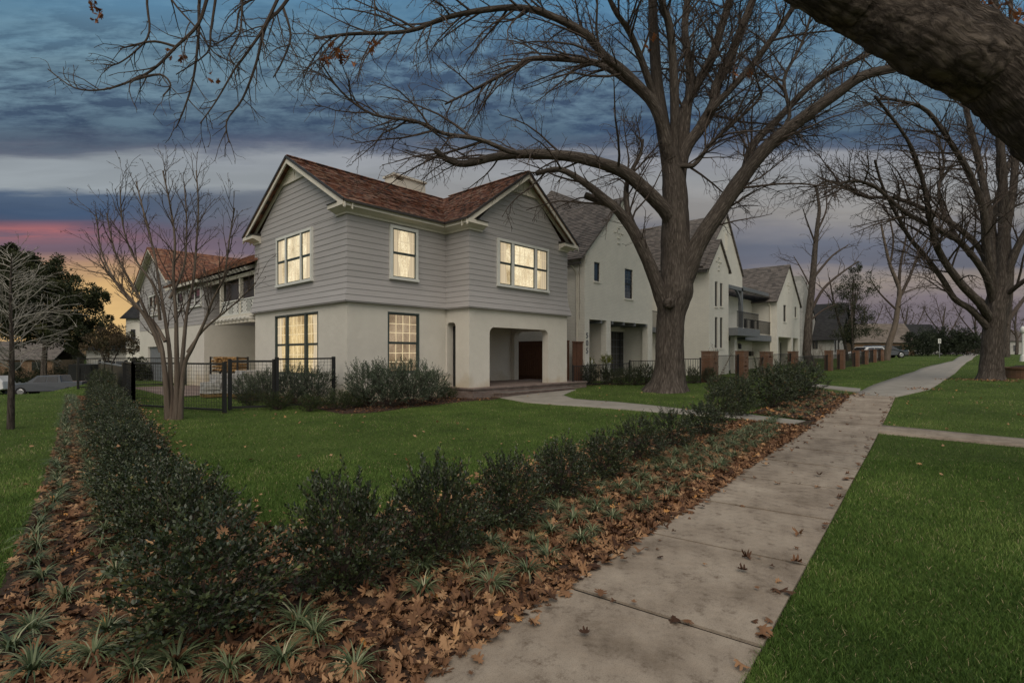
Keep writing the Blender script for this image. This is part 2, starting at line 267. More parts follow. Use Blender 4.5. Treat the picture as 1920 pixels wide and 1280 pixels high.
# ------------------------------------------------------------------ mesh helpers
ORG = {}
def meta(o, label=None, cat=None, group=None, kind=None):
    if label: o['label'] = label
    if cat: o['category'] = cat
    if group: o['group'] = group
    if kind: o['kind'] = kind
    return o
def thing(name, loc, label, cat, group=None):
    o = bpy.data.objects.new(name, None); COL.objects.link(o); o.location = loc; o.empty_display_size = .2
    ORG[o.name] = Vector(loc); return meta(o, label, cat, group)
def link_mesh(name, me, mat, parent=None, org=None, smooth=False):
    o = bpy.data.objects.new(name, me); COL.objects.link(o)
    if mat is not None and not me.materials: me.materials.append(mat)
    if smooth: me.shade_smooth()
    if parent is not None:
        o.parent = parent; ORG[o.name] = ORG[parent.name]
    else:
        o.location = org if org is not None else (0, 0, 0); ORG[o.name] = Vector(o.location)
    return o
class MB:
    def __init__(s): s.v = []; s.f = []; s.bk = []
    def add(s, vs, fs):
        k = len(s.v); s.v.extend(tuple(v) for v in vs); s.f.extend(tuple(i+k for i in f) for f in fs); return s
    def box(s, x0, x1, y0, y1, z0, z1):
        x0, x1 = min(x0, x1), max(x0, x1); y0, y1 = min(y0, y1), max(y0, y1)
        return s.add([(x0, y0, z0), (x1, y0, z0), (x1, y1, z0), (x0, y1, z0), (x0, y0, z1), (x1, y0, z1), (x1, y1, z1), (x0, y1, z1)],
              [(0, 3, 2, 1), (4, 5, 6, 7), (0, 1, 5, 4), (1, 2, 6, 5), (2, 3, 7, 6), (3, 0, 4, 7)])
    def poly(s, pts): return s.add(pts, [tuple(range(len(pts)))])
    def prism(s, pts, d):
        n = len(pts); d = Vector(d); a = [Vector(p) for p in pts]; b = [p+d for p in a]
        return s.add(a+b, [tuple(range(n))[::-1], tuple(range(n, 2*n))]+[(i, (i+1) % n, n+(i+1) % n, n+i) for i in range(n)])
    def beam(s, p, q, w, h=None, up=(0, 0, 1)):
        h = h or w; p = Vector(p); q = Vector(q); d = (q-p).normalized(); u = Vector(up)
        if abs(d.dot(u)) > .98: u = Vector((1, 0, 0))
        r = d.cross(u).normalized()*w/2; u = r.cross(d).normalized()*h/2
        return s.prism([p-r-u, p+r-u, p+r+u, p-r+u], q-p)
    def tube(s, pts, rad, n=6, cap=True, jit=0):
        pts = [Vector(p) for p in pts]; k = len(s.v); up = None; m = len(pts); al = 0.0
        for i, p in enumerate(pts):
            if i: al += (p-pts[i-1]).length
            d = (pts[min(i+1, m-1)]-pts[max(i-1, 0)])
            if d.length < 1e-9: d = Vector((0, 0, 1))
            d.normalize()
            if up is None:
                a = Vector((0, 0, 1)) if abs(d.z) < .9 else Vector((1, 0, 0)); r = d.cross(a).normalized()
            else: r = (up-d*up.dot(d)).normalized()
            up = r; q = d.cross(r)
            for j in range(n):
                an = 2*pi*j/n; rr = rad[i]*(1+(random.uniform(-jit, jit) if jit else 0))
                s.v.append(tuple(p+r*(math.cos(an)*rr)+q*(math.sin(an)*rr))); s.bk.append((math.cos(an)*rad[0], math.sin(an)*rad[0], al+k*.37))
        for i in range(m-1):
            for j in range(n):
                a = k+i*n+j; b = k+i*n+(j+1) % n; s.f.append((a, b, b+n, a+n))
        if cap: s.f.append(tuple(k+(m-1)*n+j for j in range(n))); s.f.append(tuple(k+j for j in range(n))[::-1])
        return s
    def build(s, name, mat, parent=None, org=None, smooth=False):
        o = ORG[parent.name] if parent is not None else Vector(org if org is not None else (0, 0, 0))
        me = bpy.data.meshes.new(name); me.from_pydata([(x-o.x, y-o.y, z-o.z) for x, y, z in s.v], [], s.f)
        if mat and 'bark' in mat.name and len(s.bk) == len(s.v):
            a = me.attributes.new('bk', 'FLOAT_VECTOR', 'POINT'); a.data.foreach_set('vector', np.array(s.bk, np.float32).ravel())
        return link_mesh(name, me, mat, parent, o, smooth)
def np_mesh(name, V, T, tint=None):
    me = bpy.data.meshes.new(name); V = np.ascontiguousarray(V, np.float32); T = np.ascontiguousarray(T, np.int32)
    me.vertices.add(len(V)); me.vertices.foreach_set('co', V.ravel())
    me.loops.add(T.size); me.loops.foreach_set('vertex_index', T.ravel())
    me.polygons.add(len(T)); me.polygons.foreach_set('loop_start', np.arange(0, T.size, 3, dtype=np.int32))
    me.update(calc_edges=True)
    if tint is not None:
        a = me.attributes.new('tint', 'FLOAT', 'POINT'); a.data.foreach_set('value', np.ascontiguousarray(tint, np.float32))
    return me
def unit(a): return a/np.maximum(np.linalg.norm(a, axis=-1, keepdims=True), 1e-9)
class LC:  # leaf cloud collector
    def __init__(s): s.V = []; s.T = []; s.t = []; s.n = 0
    def add(s, V, T, t):
        s.V.append(V); s.T.append(T+s.n); s.t.append(t); s.n += len(V)
    def leaves(s, P, D, ln, wd, tint, fold=.15):
        n = len(P); D = unit(D); R = unit(np.cross(D, rng.normal(size=(n, 3)))); Nn = np.cross(D, R)
        ln = np.broadcast_to(ln, (n,))[:, None]; wd = np.broadcast_to(wd, (n,))[:, None]
        m = P+D*ln*.5
        V = np.stack([P, m+R*wd*.5+Nn*wd*fold, P+D*ln, m-R*wd*.5+Nn*wd*fold], 1).reshape(-1, 3)
        b = np.arange(n)[:, None]*4
        T = np.concatenate([b+np.array([[0, 1, 2]]), b+np.array([[0, 2, 3]])], 1).reshape(-1, 3)
        s.add(V, T, np.repeat(tint, 4))
    def mesh(s, name):
        return np_mesh(name, np.concatenate(s.V), np.concatenate(s.T), np.concatenate(s.t))

# ------------------------------------------------------------------ terrain and paving
def grid_axis(near, far, step, lo, hi):
    a = list(np.arange(near, far+1e-6, step)); x = far; d = step
    while x < hi: d *= 1.25; x += d; a.append(x)
    x = near; d = step; b = []
    while x > lo: d *= 1.25; x -= d; b.append(x)
    return np.array(b[::-1]+a)
xs = grid_axis(-8, 62, .8, -900, 1600); ys = grid_axis(-14, 66, .8, -900, 1600)
X, Y = np.meshgrid(xs, ys, indexing='ij'); Z = Zt(X, Y)
V = np.stack([X, Y, Z], -1).reshape(-1, 3); nx, ny = X.shape
i = (np.arange(nx-1)[:, None]*ny+np.arange(ny-1)[None]).ravel()
T = np.concatenate([np.stack([i, i+ny, i+ny+1], 1), np.stack([i, i+ny+1, i+1], 1)])
g = link_mesh('ground', np_mesh('ground', V, T), M['ground'], smooth=True); meta(g, kind='structure')

def resample(pts, n):
    P = np.array([(p[0], p[1]) for p in pts], float); d = np.r_[0, np.cumsum(np.linalg.norm(np.diff(P, axis=0), axis=1))]
    q = np.linspace(0, d[-1], n); return np.stack([np.interp(q, d, P[:, 0]), np.interp(q, d, P[:, 1])], 1)
def strip(name, left, right, n, m, dz, mat, wob=0, kind='structure'):
    A = resample(left, n); B = resample(right, n); f = np.linspace(0, 1, m)[None, :, None]
    Q = A[:, None]*(1-f)+B[:, None]*f
    z = Zt(Q[..., 0], Q[..., 1])+dz
    if wob: z = z+rng.uniform(-wob, wob, z.shape)
    V = np.concatenate([Q, z[..., None]], -1)
    # skirt so it is a body, not a floating sheet
    V0 = V[:, :1].copy(); V0[..., 2] -= dz+.05; V1 = V[:, -1:].copy(); V1[..., 2] -= dz+.05
    V = np.concatenate([V0, V, V1], 1).reshape(-1, 3); mm = m+2
    i = (np.arange(n-1)[:, None]*mm+np.arange(mm-1)[None]).ravel()
    T = np.concatenate([np.stack([i, i+1, i+mm+1], 1), np.stack([i, i+mm+1, i+mm], 1)])
    me = np_mesh(name, V, T)
    o = link_mesh(name, me, mat); meta(o, kind=kind); return np.concatenate([A, B[::-1]])

# public sidewalk: right edge surveyed, left edge 1.24 m from it
R0 = G(1376, 1280); R1 = G(1643, 798.7)
sd = (R1-R0); sd.z = 0; sd.normalize(); sn = Vector((-sd.y, sd.x, 0))
SWW = 1.26
Rs = R0-sd*8
wl = (R1-R0).length
Rend = G(1679, 745); Lend = Rend+sn*SWW*1.02
tot = (Rend-Rs).length
nsl = None
PAN = 1.385
J1 = G(1403, 1213); j0 = ((J1-R0).dot(sd)+8) % PAN
edgesd = [0]+[j0+k*PAN for k in range(int((tot-j0)/PAN)+1)]+[tot]
mb = MB(); gap = .016
for a, b in zip(edgesd[:-1], edgesd[1:]):
    if b-a < .05: continue
    k = 6
    tilt = random.uniform(-.006, .006)
    rows = []
    for q in range(k+1):
        d = a+gap+(b-a-2*gap)*q/k
        p = Rs+(Rend-Rs).normalized()*d; l = p+sn*SWW
        rows.append((Vector((p.x, p.y, zt(p.x, p.y)+.030+tilt*(q/k))), Vector((l.x, l.y, zt(l.x, l.y)+.030+tilt*(q/k)-.004))))
    for r0, r1 in zip(rows[:-1], rows[1:]): mb.poly([r0[0], r1[0], r1[1], r0[1]])
    for r_ in (rows[0], rows[-1]):
        mb.poly([r_[0], r_[1], r_[1]-Vector((0, 0, .05)), r_[0]-Vector((0, 0, .05))])
    for sd_ in (0, 1):
        for r0, r1 in zip(rows[:-1], rows[1:]): mb.poly([r0[sd_], r1[sd_], r1[sd_]-Vector((0, 0, .06)), r0[sd_]-Vector((0, 0, .06))])
meta(mb.build('sidewalk', M['concrete']), kind='structure')
strip('joint_dirt', [Rs, Rend], [Rs+sn*SWW, Lend], 60, 2, .013, M['slabgap'])
walk_poly = np.array([(p.x, p.y) for p in (Rs-sd*0, Rend, Lend, Rs+sn*SWW)])
# far sidewalk, newer concrete, kinks right
FR = [G(1679, 745), G(1745, 730), G(1802, 688), G(1822, 675), AD(1832, 90), AD(1838, 140)]
FL = [G(1600, 741), G(1650, 718), G(1727, 691), G(1786, 677.5), AD(1806, 90), AD(1818, 140)]
far_poly = strip('far_sidewalk', FL, FR, 80, 6, .035, M['newconc'])
# path from the porch to the sidewalk
PL = [Vector((13.9, 13.4, 0)), G(985, 755), G(1085, 762), G(1180, 769), G(1290, 778), G(1400, 786), G(1478, 800)]
PR = [Vector((18.6, 13.38, 0)), G(1055, 741), G(1075, 748), G(1150, 753.5), G(1285, 768), G(1390, 776), G(1512, 790)]
path_poly = strip('front_path', PL, PR, 60, 8, .022, M['newconc'])
# neighbour's entrance path and the verge path to the kerb
NP = strip('neighbour_path', [G(1612, 737), G(1560, 730), G(1500, 722)], [G(1614, 729), G(1560, 724), G(1500, 716)], 14, 3, .024, M['newconc'])
VP = strip('verge_path', [G(1637, 812), G(1920, 839), G(2300, 876)], [G(1652, 798), G(1920, 824), G(2300, 853)], 30, 4, .024, M['concrete'])

# planting beds
LE = [G(-150, 1500), G(-20, 1150), G(45, 1000), G(85, 900), G(108, 820), G(122, 765), G(125, 742)]      # lawn edge, left side
LI = [G(560, 1010), G(520, 1000), G(430, 955), G(340, 875), G(285, 800), G(255, 765), G(240, 748)]       # lawn edge, inside
bed1 = strip('leaf_bed', LE, LI, 90, 40, .012, M['mulch'], wob=.008)
swl = lambda d: R0+sn*(SWW+.0)+sd*d
rd = (Rend-Rs).normalized(); swq = lambda d: Rs+rd*d+sn*(SWW-.06)
RE = [swq(4), swq(8), swq(10), swq(13), swq(16), swq(20), Rs+rd*((G(1478, 801)-Rs).dot(rd))+sn*(SWW-.06)]
RI = [G(-150, 1500), G(250, 1080), G(520, 1000), G(700, 972), G(800, 940), G(960, 885), G(1150, 828), G(1392, 788)]
bed2 = strip('leaf_bed', RE, RI, 100, 40, .016, M['mulch'], wob=.008)
BE = [Rs+rd*((G(x, y)-Rs).dot(rd))+sn*(SWW-.05) for x, y in ((1515, 789), (1560, 765), (1597, 743))]; BI = [G(1405, 775), G(1470, 752), G(1530, 731)]
bed3 = strip('leaf_bed', BE, BI, 30, 20, .016, M['mulch'], wob=.008)
HE = [G(436, 748), G(480, 752), G(560, 760), G(640, 776), G(700, 774), G(780, 763), G(880, 752), G(930, 749)]
HI = [Vector((8.8, 22.4, 0)), Vector((8.88, 20, 0)), Vector((8.85, 15.45, 0)), Vector((13.0, 15.45, 0)), Vector((13.0, 14.1, 0)), Vector((14.0, 13.5, 0))]
bed4 = strip('house_bed', HE, HI, 60, 20, .016, M['mulch'], wob=.012)
GE = [G(1062, 728), G(1100, 722), G(1170, 721), G(1240, 721), G(1340, 716)]
GI = [Vector((p.x+.2, p.y+1.3, 0)) for p in GE]
bed5 = strip('garden_bed', GE, GI, 40, 8, .016, M['mulch'], wob=.01)
# patio behind
patio = strip('patio', [Vector((8.8, 22.8, 0)), Vector((9.3, 31, 0))], [Vector((5.9, 22.8, 0)), Vector((6.2, 31, 0))], 20, 6, .03, M['porchbrick'])
# side street down the slope on the left
st_poly = strip('street', [Vector((-60, 55, 0)), Vector((14, 55, 0))], [Vector((-60, 66, 0)), Vector((14, 66, 0))], 60, 12, .03, M['asphalt'])

def inpoly(P, poly):
    x, y = P[:, 0], P[:, 1]; c = np.zeros(len(P), bool); n = len(poly); j = n-1
    for i in range(n):
        xi, yi = poly[i][0], poly[i][1]; xj, yj = poly[j][0], poly[j][1]
        if abs(yj-yi) > 1e-12:
            c ^= ((yi > y) != (yj > y)) & (x < (xj-xi)*(y-yi)/(yj-yi)+xi)
        j = i
    return c
def poly_of(*ps): return np.array([(p[0], p[1]) for p in ps])
house_fp = [poly_of((8.7, 15.4), (19.2, 15.4), (19.2, 24), (8.7, 24)), poly_of((12.9, 13.3), (20.1, 13.3), (20.1, 17.4), (12.9, 17.4)),
            poly_of((22.8, 14.8), (60, 12.5), (60, 45), (20, 45)), poly_of((9, 22), (20, 22), (20, 44), (8.9, 44))]
NOGRASS = [walk_poly, far_poly, path_poly, NP, VP, bed1, bed2, bed3, bed4, bed5, patio, st_poly]+house_fp

# ------------------------------------------------------------------ grass: real blades, coarser with distance
def grass(n, d0, d1, seg, name):
    u = rng.random(n); D = d0*(d1/d0)**(u)
    th = rng.uniform(-.84, .82, n); X = np.tan(th)*D
    s = SA*X+CA*D; t = -CA*X+SA*D; P = np.stack([s, t], 1)
    ok = np.ones(n, bool)
    for p in NOGRASS: ok &= ~inpoly(P+rng.normal(0, .012, P.shape), p)
    P = P[ok]; D = D[ok]; n = len(P); z = Zt(P[:, 0], P[:, 1])
    cl = np.sin(P[:, 0]*5.1+np.sin(P[:, 1]*3.7)*2)*np.cos(P[:, 1]*4.3+np.sin(P[:, 0]*2.9)*2)
    hgt = rng.uniform(.018, .040, n)*(1+.3*cl)*(1+D*.006); wd = rng.uniform(.0018, .0034, n)+D*.00042
    an = rng.uniform(0, 2*pi, n); dx = np.stack([np.cos(an), np.sin(an), np.zeros(n)], 1)
    an2 = rng.uniform(0, 2*pi, n); ben = rng.uniform(.2, 1.1, n)*hgt
    bd = np.stack([np.cos(an2), np.sin(an2), np.zeros(n)], 1)*ben[:, None]
    big = np.sin(P[:, 0]*.9+1.3)*np.cos(P[:, 1]*.7)*.09+np.sin(P[:, 0]*2.3+P[:, 1]*1.9)*np.sin(P[:, 1]*2.7-P[:, 0]*.8)*.09
    pn = np.zeros(n); pr_ = np.random.default_rng(77)
    for _ in range(26):
        wl = pr_.uniform(.35, 3.2); aa = pr_.uniform(0, 2*pi); pn += np.sin((P[:, 0]*np.cos(aa)+P[:, 1]*np.sin(aa))*2*pi/wl+pr_.uniform(0, 6.3))*wl**.4
    pn /= pn.std()+1e-6
    tint = np.clip(rng.normal(.42, .2, n)+cl*.06+big+pn*.09, 0, .93); hgt *= 1+.12*pn
    dry = rng.random(n) < .02+.05*np.clip(pn-.6, 0, 2); tint[dry] = 1
    B = np.stack([P[:, 0], P[:, 1], z], 1); up = np.zeros((n, 3)); up[:, 2] = hgt
    if seg == 2:
        V = np.stack([B-dx*wd[:, None]/2, B+dx*wd[:, None]/2, B+up*.6+bd*.35+dx*wd[:, None]*.35, B+up*.6+bd*.35-dx*wd[:, None]*.35, B+up+bd], 1)
        T = np.array([[0, 1, 2], [0, 2, 3], [3, 2, 4]]); k = 5
    else:
        V = np.stack([B-dx*wd[:, None]/2, B+dx*wd[:, None]/2, B+up+bd], 1); T = np.array([[0, 1, 2]]); k = 3
    V = V.reshape(-1, 3); T = (np.arange(n)[:, None, None]*k+T[None]).reshape(-1, 3)
    return V, T, np.repeat(tint, k)
parts = [grass(560000, 1.9, 8, 2, 'a'), grass(520000, 8, 60, 1, 'b')]
V = np.concatenate([parts[0][0], parts[1][0]]); T = np.concatenate([parts[0][1], parts[1][1]+len(parts[0][0])]); tt = np.concatenate([parts[0][2], parts[1][2]])
lw = link_mesh('lawn_grass', np_mesh('lawn_grass', V, T, tt), M['grass']); meta(lw, 'short deep green lawn grass around the paths and beds', 'grass', kind='stuff')

# ------------------------------------------------------------------ fallen leaves
OUT = [(0, .0), (.05, .12), (.20, .10), (.13, .24), (.38, .30), (.36, .40), (.16, .42), (.42, .62), (.33, .70), (.13, .62), (.17, .82), (.06, .84), (0, 1.0)]
OUT = np.array(OUT+[(-x, y) for x, y in OUT[-2:0:-1]])
def oak_leaves(lc, P, size, tilt, tint):
    n = len(P); k = len(OUT); a = rng.uniform(0, 2*pi, n)
    tx = rng.normal(0, tilt, n); ty = rng.normal(0, tilt, n)
    ex = np.stack([np.cos(a), np.sin(a), tx], 1); ey = np.stack([-np.sin(a), np.cos(a), ty], 1); ez = np.cross(unit(ex), unit(ey))
    curl = rng.normal(0, .85, n); c2 = rng.normal(0, .7, n)
    uv = np.concatenate([np.array([[0, .45]]), OUT]); uv = uv-np.array([0, .5])
    wx = rng.uniform(.75, 1.25, n)
    x = uv[None, :, 0]*size[:, None]*wx[:, None]; y = uv[None, :, 1]*size[:, None]
    z = size[:, None]*(curl[:, None]*uv[None, :, 0]**2*2+c2[:, None]*uv[None, :, 1]**2*.8)
    V = P[:, None]+ex[:, None]*x[..., None]+ey[:, None]*y[..., None]+ez[:, None]*z[..., None]
    f = np.array([[0, i+1, (i+1) % k+1] for i in range(k)])
    T = (np.arange(n)[:, None, None]*(k+1)+f[None]).reshape(-1, 3)
    lc.add(V.reshape(-1, 3), T, np.repeat(tint, k+1))
def rand_in(poly, n):
    lo = poly.min(0); hi = poly.max(0); P = rng.uniform(lo, hi, (int(n*6)+200, 2)); P = P[inpoly(P, poly)]; return P[:n]
def dens(P, p):  # thin the far ones
    D = CA*P[:, 0]+SA*P[:, 1]; return P[rng.random(len(P)) < p(D)]
lc = LC()
for poly, n, base, bias in ((bed1, 21000, .014, -.05), (bed2, 25000, .016, 0), (bed3, 2600, .018, .1)):
    P = rand_in(poly, n); D = CA*P[:, 0]+SA*P[:, 1]; keep = D < 26
    # patchy: bare mulch shows in drifts
    pat = np.sin(P[:, 0]*2.3+1)*np.cos(P[:, 1]*2.1)+.6*np.sin(P[:, 0]*5.2+P[:, 1]*4.1)
    dsw = (P[:, 0]-R0.x)*sn.x+(P[:, 1]-R0.y)*sn.y-SWW
    pr = np.clip(.60+.28*pat, .1, 1)
    if poly is bed2: pr = np.clip(1.15-.62*np.clip(dsw-.35, 0, 2)+.3*pat*(dsw > .5), .05, 1)
    keep &= rng.random(len(P)) < pr
    P = P[keep]; n = len(P)
    z = Zt(P[:, 0], P[:, 1])+base+np.abs(rng.normal(0, .018, n))
    oak_leaves(lc, np.column_stack([P, z]), np.where(rng.random(n) < .3, rng.uniform(.03, .06, n), rng.uniform(.06, .12, n)), .33, np.clip(rng.normal(.40+bias, .26, n), 0, 1))
lt = link_mesh('leaf_litter', lc.mesh('leaf_litter'), M['oakleaf']); meta(lt, 'drifts of fallen brown oak leaves over the mulch beds', 'leaves', kind='stuff')
lc = LC()
# leaves blown on the paving and lawn
n = 520; d = rng.uniform(4, tot, n)
off = np.where(rng.random(n) < .66, SWW+.03-np.abs(rng.normal(0, .11, n)), np.where(rng.random(n) < .55, np.abs(rng.normal(0, .05, n)), rng.uniform(0, SWW, n)))
P = np.array([(Rs.x, Rs.y)])+np.outer(d, (rd.x, rd.y))+np.outer(off, (sn.x, sn.y))
oak_leaves(lc, np.column_stack([P, Zt(P[:, 0], P[:, 1])+.042+rng.uniform(0, .012, n)]), rng.uniform(.04, .11, n), .12, np.clip(rng.normal(.3, .22, n), 0, 1))
P = np.concatenate([rng.uniform((-2, 1.5), (24, 16), (170, 2)), rng.uniform((5, -4), (40, 3), (60, 2))])
for p in NOGRASS[:2]+[bed1, bed2]+house_fp: P = P[~inpoly(P, p)]
n = len(P); oak_leaves(lc, np.column_stack([P, Zt(P[:, 0], P[:, 1])+.04]), rng.uniform(.05, .09, n), .3, np.clip(rng.normal(.75, .2, n), 0, 1))
for poly, n_ in ((bed1, 420), (bed2, 900)):
    A_ = poly[len(poly)//2:]; P = A_[rng.integers(4, len(A_)-4, n_)]+rng.normal(0, .16, (n_, 2)); P = P[~inpoly(P, walk_poly)]; n = len(P)
    oak_leaves(lc, np.column_stack([P, Zt(P[:, 0], P[:, 1])+.035]), rng.uniform(.04, .08, n), .35, np.clip(rng.normal(.72, .16, n), 0, .93))
P = rand_in(bed4, 1500); n = len(P); oak_leaves(lc, np.column_stack([P, Zt(P[:, 0], P[:, 1])+.035]), rng.uniform(.05, .09, n), .35, np.clip(rng.normal(.3, .25, n), 0, 1))
for q, rr, n in ((AD(1858, 25.5), 1.5, 260), (G(1600, 741), .8, 60), (G(1740, 731), .5, 60)):
    P = np.array([(q.x, q.y)])+rng.normal(0, rr*.6, (n, 2)); oak_leaves(lc, np.column_stack([P, Zt(P[:, 0], P[:, 1])+.05]), rng.uniform(.06, .1, n), .3, np.clip(rng.normal(.5, .25, n), 0, 1))
o = link_mesh('scattered_leaves', lc.mesh('scattered_leaves'), M['oakleaf']); meta(o, 'loose brown oak leaves scattered over the sidewalk and lawn', 'leaves', kind='stuff')

# ------------------------------------------------------------------ shrubs
def copy_thing(src, loc, rz=0, sc=1.0, label=None, group=None):
    c = src.copy(); COL.objects.link(c); c.location = loc; c.rotation_euler = (0, 0, rz); c.scale = (sc, sc, sc) if not isinstance(sc, tuple) else sc
    if label: c['label'] = label
    if group: c['group'] = group
    for ch in list(src.children):
        d = ch.copy(); COL.objects.link(d); d.parent = c
    return c
def shrub_proto(name, R, Hh, nspr, leaf, leafw, mat, label, cat, seed, per=14, sprl=.16, yel=.05, lean=0, upw=.5):
    random.seed(seed); t = thing(name, (0, 0, 0), label, cat)
    mb = MB(); lc = LC(); Ps = []; Ds = []; Ts = []
    for k in range(nspr):
        a = random.uniform(0, 2*pi); e = math.asin(random.uniform(-.92, 1)); rr = random.uniform(.35, 1)**.45
        lump = 1+.20*math.sin(2*a+seed)*math.cos(3*e+seed*2)+.13*math.sin(5*a+3*e+seed)
        c = Vector((math.cos(a)*math.cos(e)*R*rr*lump, math.sin(a)*math.cos(e)*R*rr*lump, Hh*.5+math.sin(e)*Hh*.5*rr*lump))
        c.z = max(c.z, .05)
        d = Vector((c.x/R*.8, c.y/R*.8, upw+.5*math.sin(e)))+Vector([random.gauss(0, .3) for _ in range(3)])
        if k % 6 == 0: c = Vector((c.x*.5, c.y*.5, random.uniform(.1, .75)*Hh))
        if random.random() < .05: d.z += .8; ext = 1.7
        else: ext = 1
        d.normalize(); ll = sprl*random.uniform(.6, 1.3)*ext
        tip = c+d*ll; root = Vector((c.x*.12, c.y*.12, max(0, c.z*.3-.1)))
        mid = root.lerp(c, .55)+Vector((0, 0, -.02))
        if k % 9 == 0: mb.tube([root, mid, c], [.008, .005, .003], 3, False)
        mb.tube([c, tip], [.0028, .0012], 3, False)
        tv = random.gauss(.42, .17)
        for q in range(per):
            f = (q+1)/per; p = c.lerp(tip, f); an = q*2.4+k
            r = Vector((math.cos(an), math.sin(an), .3)); dd = d*(.5+f*.5)+r*.8
            Ps.append(p); Ds.append(dd); Ts.append(min(1, max(0, tv+random.gauss(0, .10)+(.35 if (f > .85 and random.random() < yel*4) else 0))))
    lc.leaves(np.array(Ps), np.array(Ds), rng.uniform(.75, 1.2, len(Ps))*leaf, leafw*rng.uniform(.8, 1.2, len(Ps)), np.array(Ts))
    link_mesh('foliage', lc.mesh('foliage'), mat, t)
    mb.build('stems', M['twig'], t)
    return t
holly = [shrub_proto('holly_shrub', .40+.02*(i % 3), .76, 440+30*(i % 3), .041, .021, M['hollyleaf'], 'x', 'shrub', 3+i, upw=.3+.06*(i % 3), sprl=.15+.01*i) for i in range(5)]
hollyf = [shrub_proto('holly_shrub', .42, .8, 420, .042, .02, M['hollyleaf'], 'x', 'shrub', 13+i, per=12, upw=.25) for i in range(2)]
used = set()
def put(src, loc, rz, sc, label, group=None):
    if src.name not in used:
        used.add(src.name); src.location = loc; src.rotation_euler = (0, 0, rz); src.scale = (sc, sc, sc) if not isinstance(sc, tuple) else sc
        src['label'] = label
        if group: src['group'] = group
        return src
    return copy_thing(src, loc, rz, sc, label, group)
# right hedge row: (px, py of base, height m, width factor)
row = [(385, 1190, .66, 1.2), (640, 1108, .72, .86), (820, 1052, .72, .84), (955, 988, .62, .9), (1052, 934, .58, .98), (1135, 898, .58, 1.0),
       (1198, 864, .62, 1.02), (1262, 840, .58, 1.1), (1318, 818, .62, 1.1), (1352, 795, .85, .85), (1387, 780, .95, .8)]
names = ['dark holly clump where both hedges meet, orange leaves caught in it', 'round holly shrub next to the corner clump, gap of lawn behind it', 'rounded holly shrub third along the sidewalk hedge, dense and dark',
         'fourth holly shrub of the sidewalk hedge with bare stems low down', 'fifth holly shrub of the sidewalk hedge, spreading into the next', 'sixth holly shrub of the sidewalk hedge beside the striped grass clumps',
         'seventh holly shrub of the sidewalk hedge, taller than its neighbours', 'eighth holly shrub of the sidewalk hedge in front of the front path', 'ninth holly shrub of the sidewalk hedge below the big tree',
         'tall loose holly shrub tenth in the sidewalk hedge near the front path', 'tallest holly shrub at the far end of the sidewalk hedge']
for k, (px, py, hh, wf) in enumerate(row):
    p = G(px, py); s_ = hh/.80
    put(holly[k % 5] if k < 6 else hollyf[k % 2], p, k*1.3, (s_*wf*.95, s_*wf*.95, s_), names[k], 'holly hedge along the sidewalk')
# bigger bush beyond the path
for k, (px, py, hh, lab) in enumerate([(1448, 764, 1.15, 'big loose bush at the near end of the bed beyond the front path'), (1478, 752, 1.1, 'big bush in the middle of the bed beyond the front path'), (1505, 742, 1.1, 'big bush at the far end of the bed beside the neighbour path')]):
    p = G(px, py); put(hollyf[k % 2], p, k*2.1, (1.45, 1.45, hh/.8), lab, 'bushes beyond the front path')
for k, (px, py, hh, lab) in enumerate([(1385, 752, .75, 'thin reddish shrub on the lawn just right of the big tree'), (1345, 742, .7, 'thin shrub close behind the hedge end by the brick pillar')]):
    p = G(px, py); put(hollyf[(k+1) % 2], p, k*2.1, (.8, .8, hh/.8), lab)
# left hedge, a continuous row of shrubs
wp = resample([G(365, 1130), G(305, 1015), (G(258, 930)), G(230, 865), G(210, 805), G(197, 765), G(188, 744)], 400)
d = np.r_[0, np.cumsum(np.linalg.norm(np.diff(wp, axis=0), axis=1))]
nL = int(d[-1]/.62)
ordn = ['second', 'third', 'fourth', 'fifth', 'sixth', 'seventh', 'eighth', 'ninth', 'tenth', 'eleventh', 'twelfth', 'thirteenth', 'fourteenth', 'fifteenth', 'sixteenth', 'seventeenth', 'eighteenth', 'nineteenth', 'twentieth']
for k in range(1, nL+1):
    j = int(np.searchsorted(d, min(k*.62, d[-1]-1e-3))); x, y = wp[j]
    x += random.uniform(-.07, .07); y += random.uniform(-.07, .07)
    src = holly[(k*2+1) % 5] if k < 8 else hollyf[k % 2]; hh = random.uniform(.48, .68)*(1 if k < nL-8 else 1+.8*(k-nL+8)/8)
    wn = ordn[k-1] if k-1 < len(ordn) else ('last but %d' % (nL-k) if k < nL else 'last')
    if k < nL: lab = '%s holly shrub from the corner along the left hedge' % wn if k-1 < len(ordn) else 'holly shrub number %d from the corner in the left hedge, near its far end' % (k+1)
    else: lab = 'farthest and tallest holly shrub of the left hedge in front of the pickup'
    put(src, (x, y, zt(x, y)), k*1.7, (random.uniform(.74, .9), random.uniform(.74, .9), hh/.8), lab, 'holly hedge on the left running back')
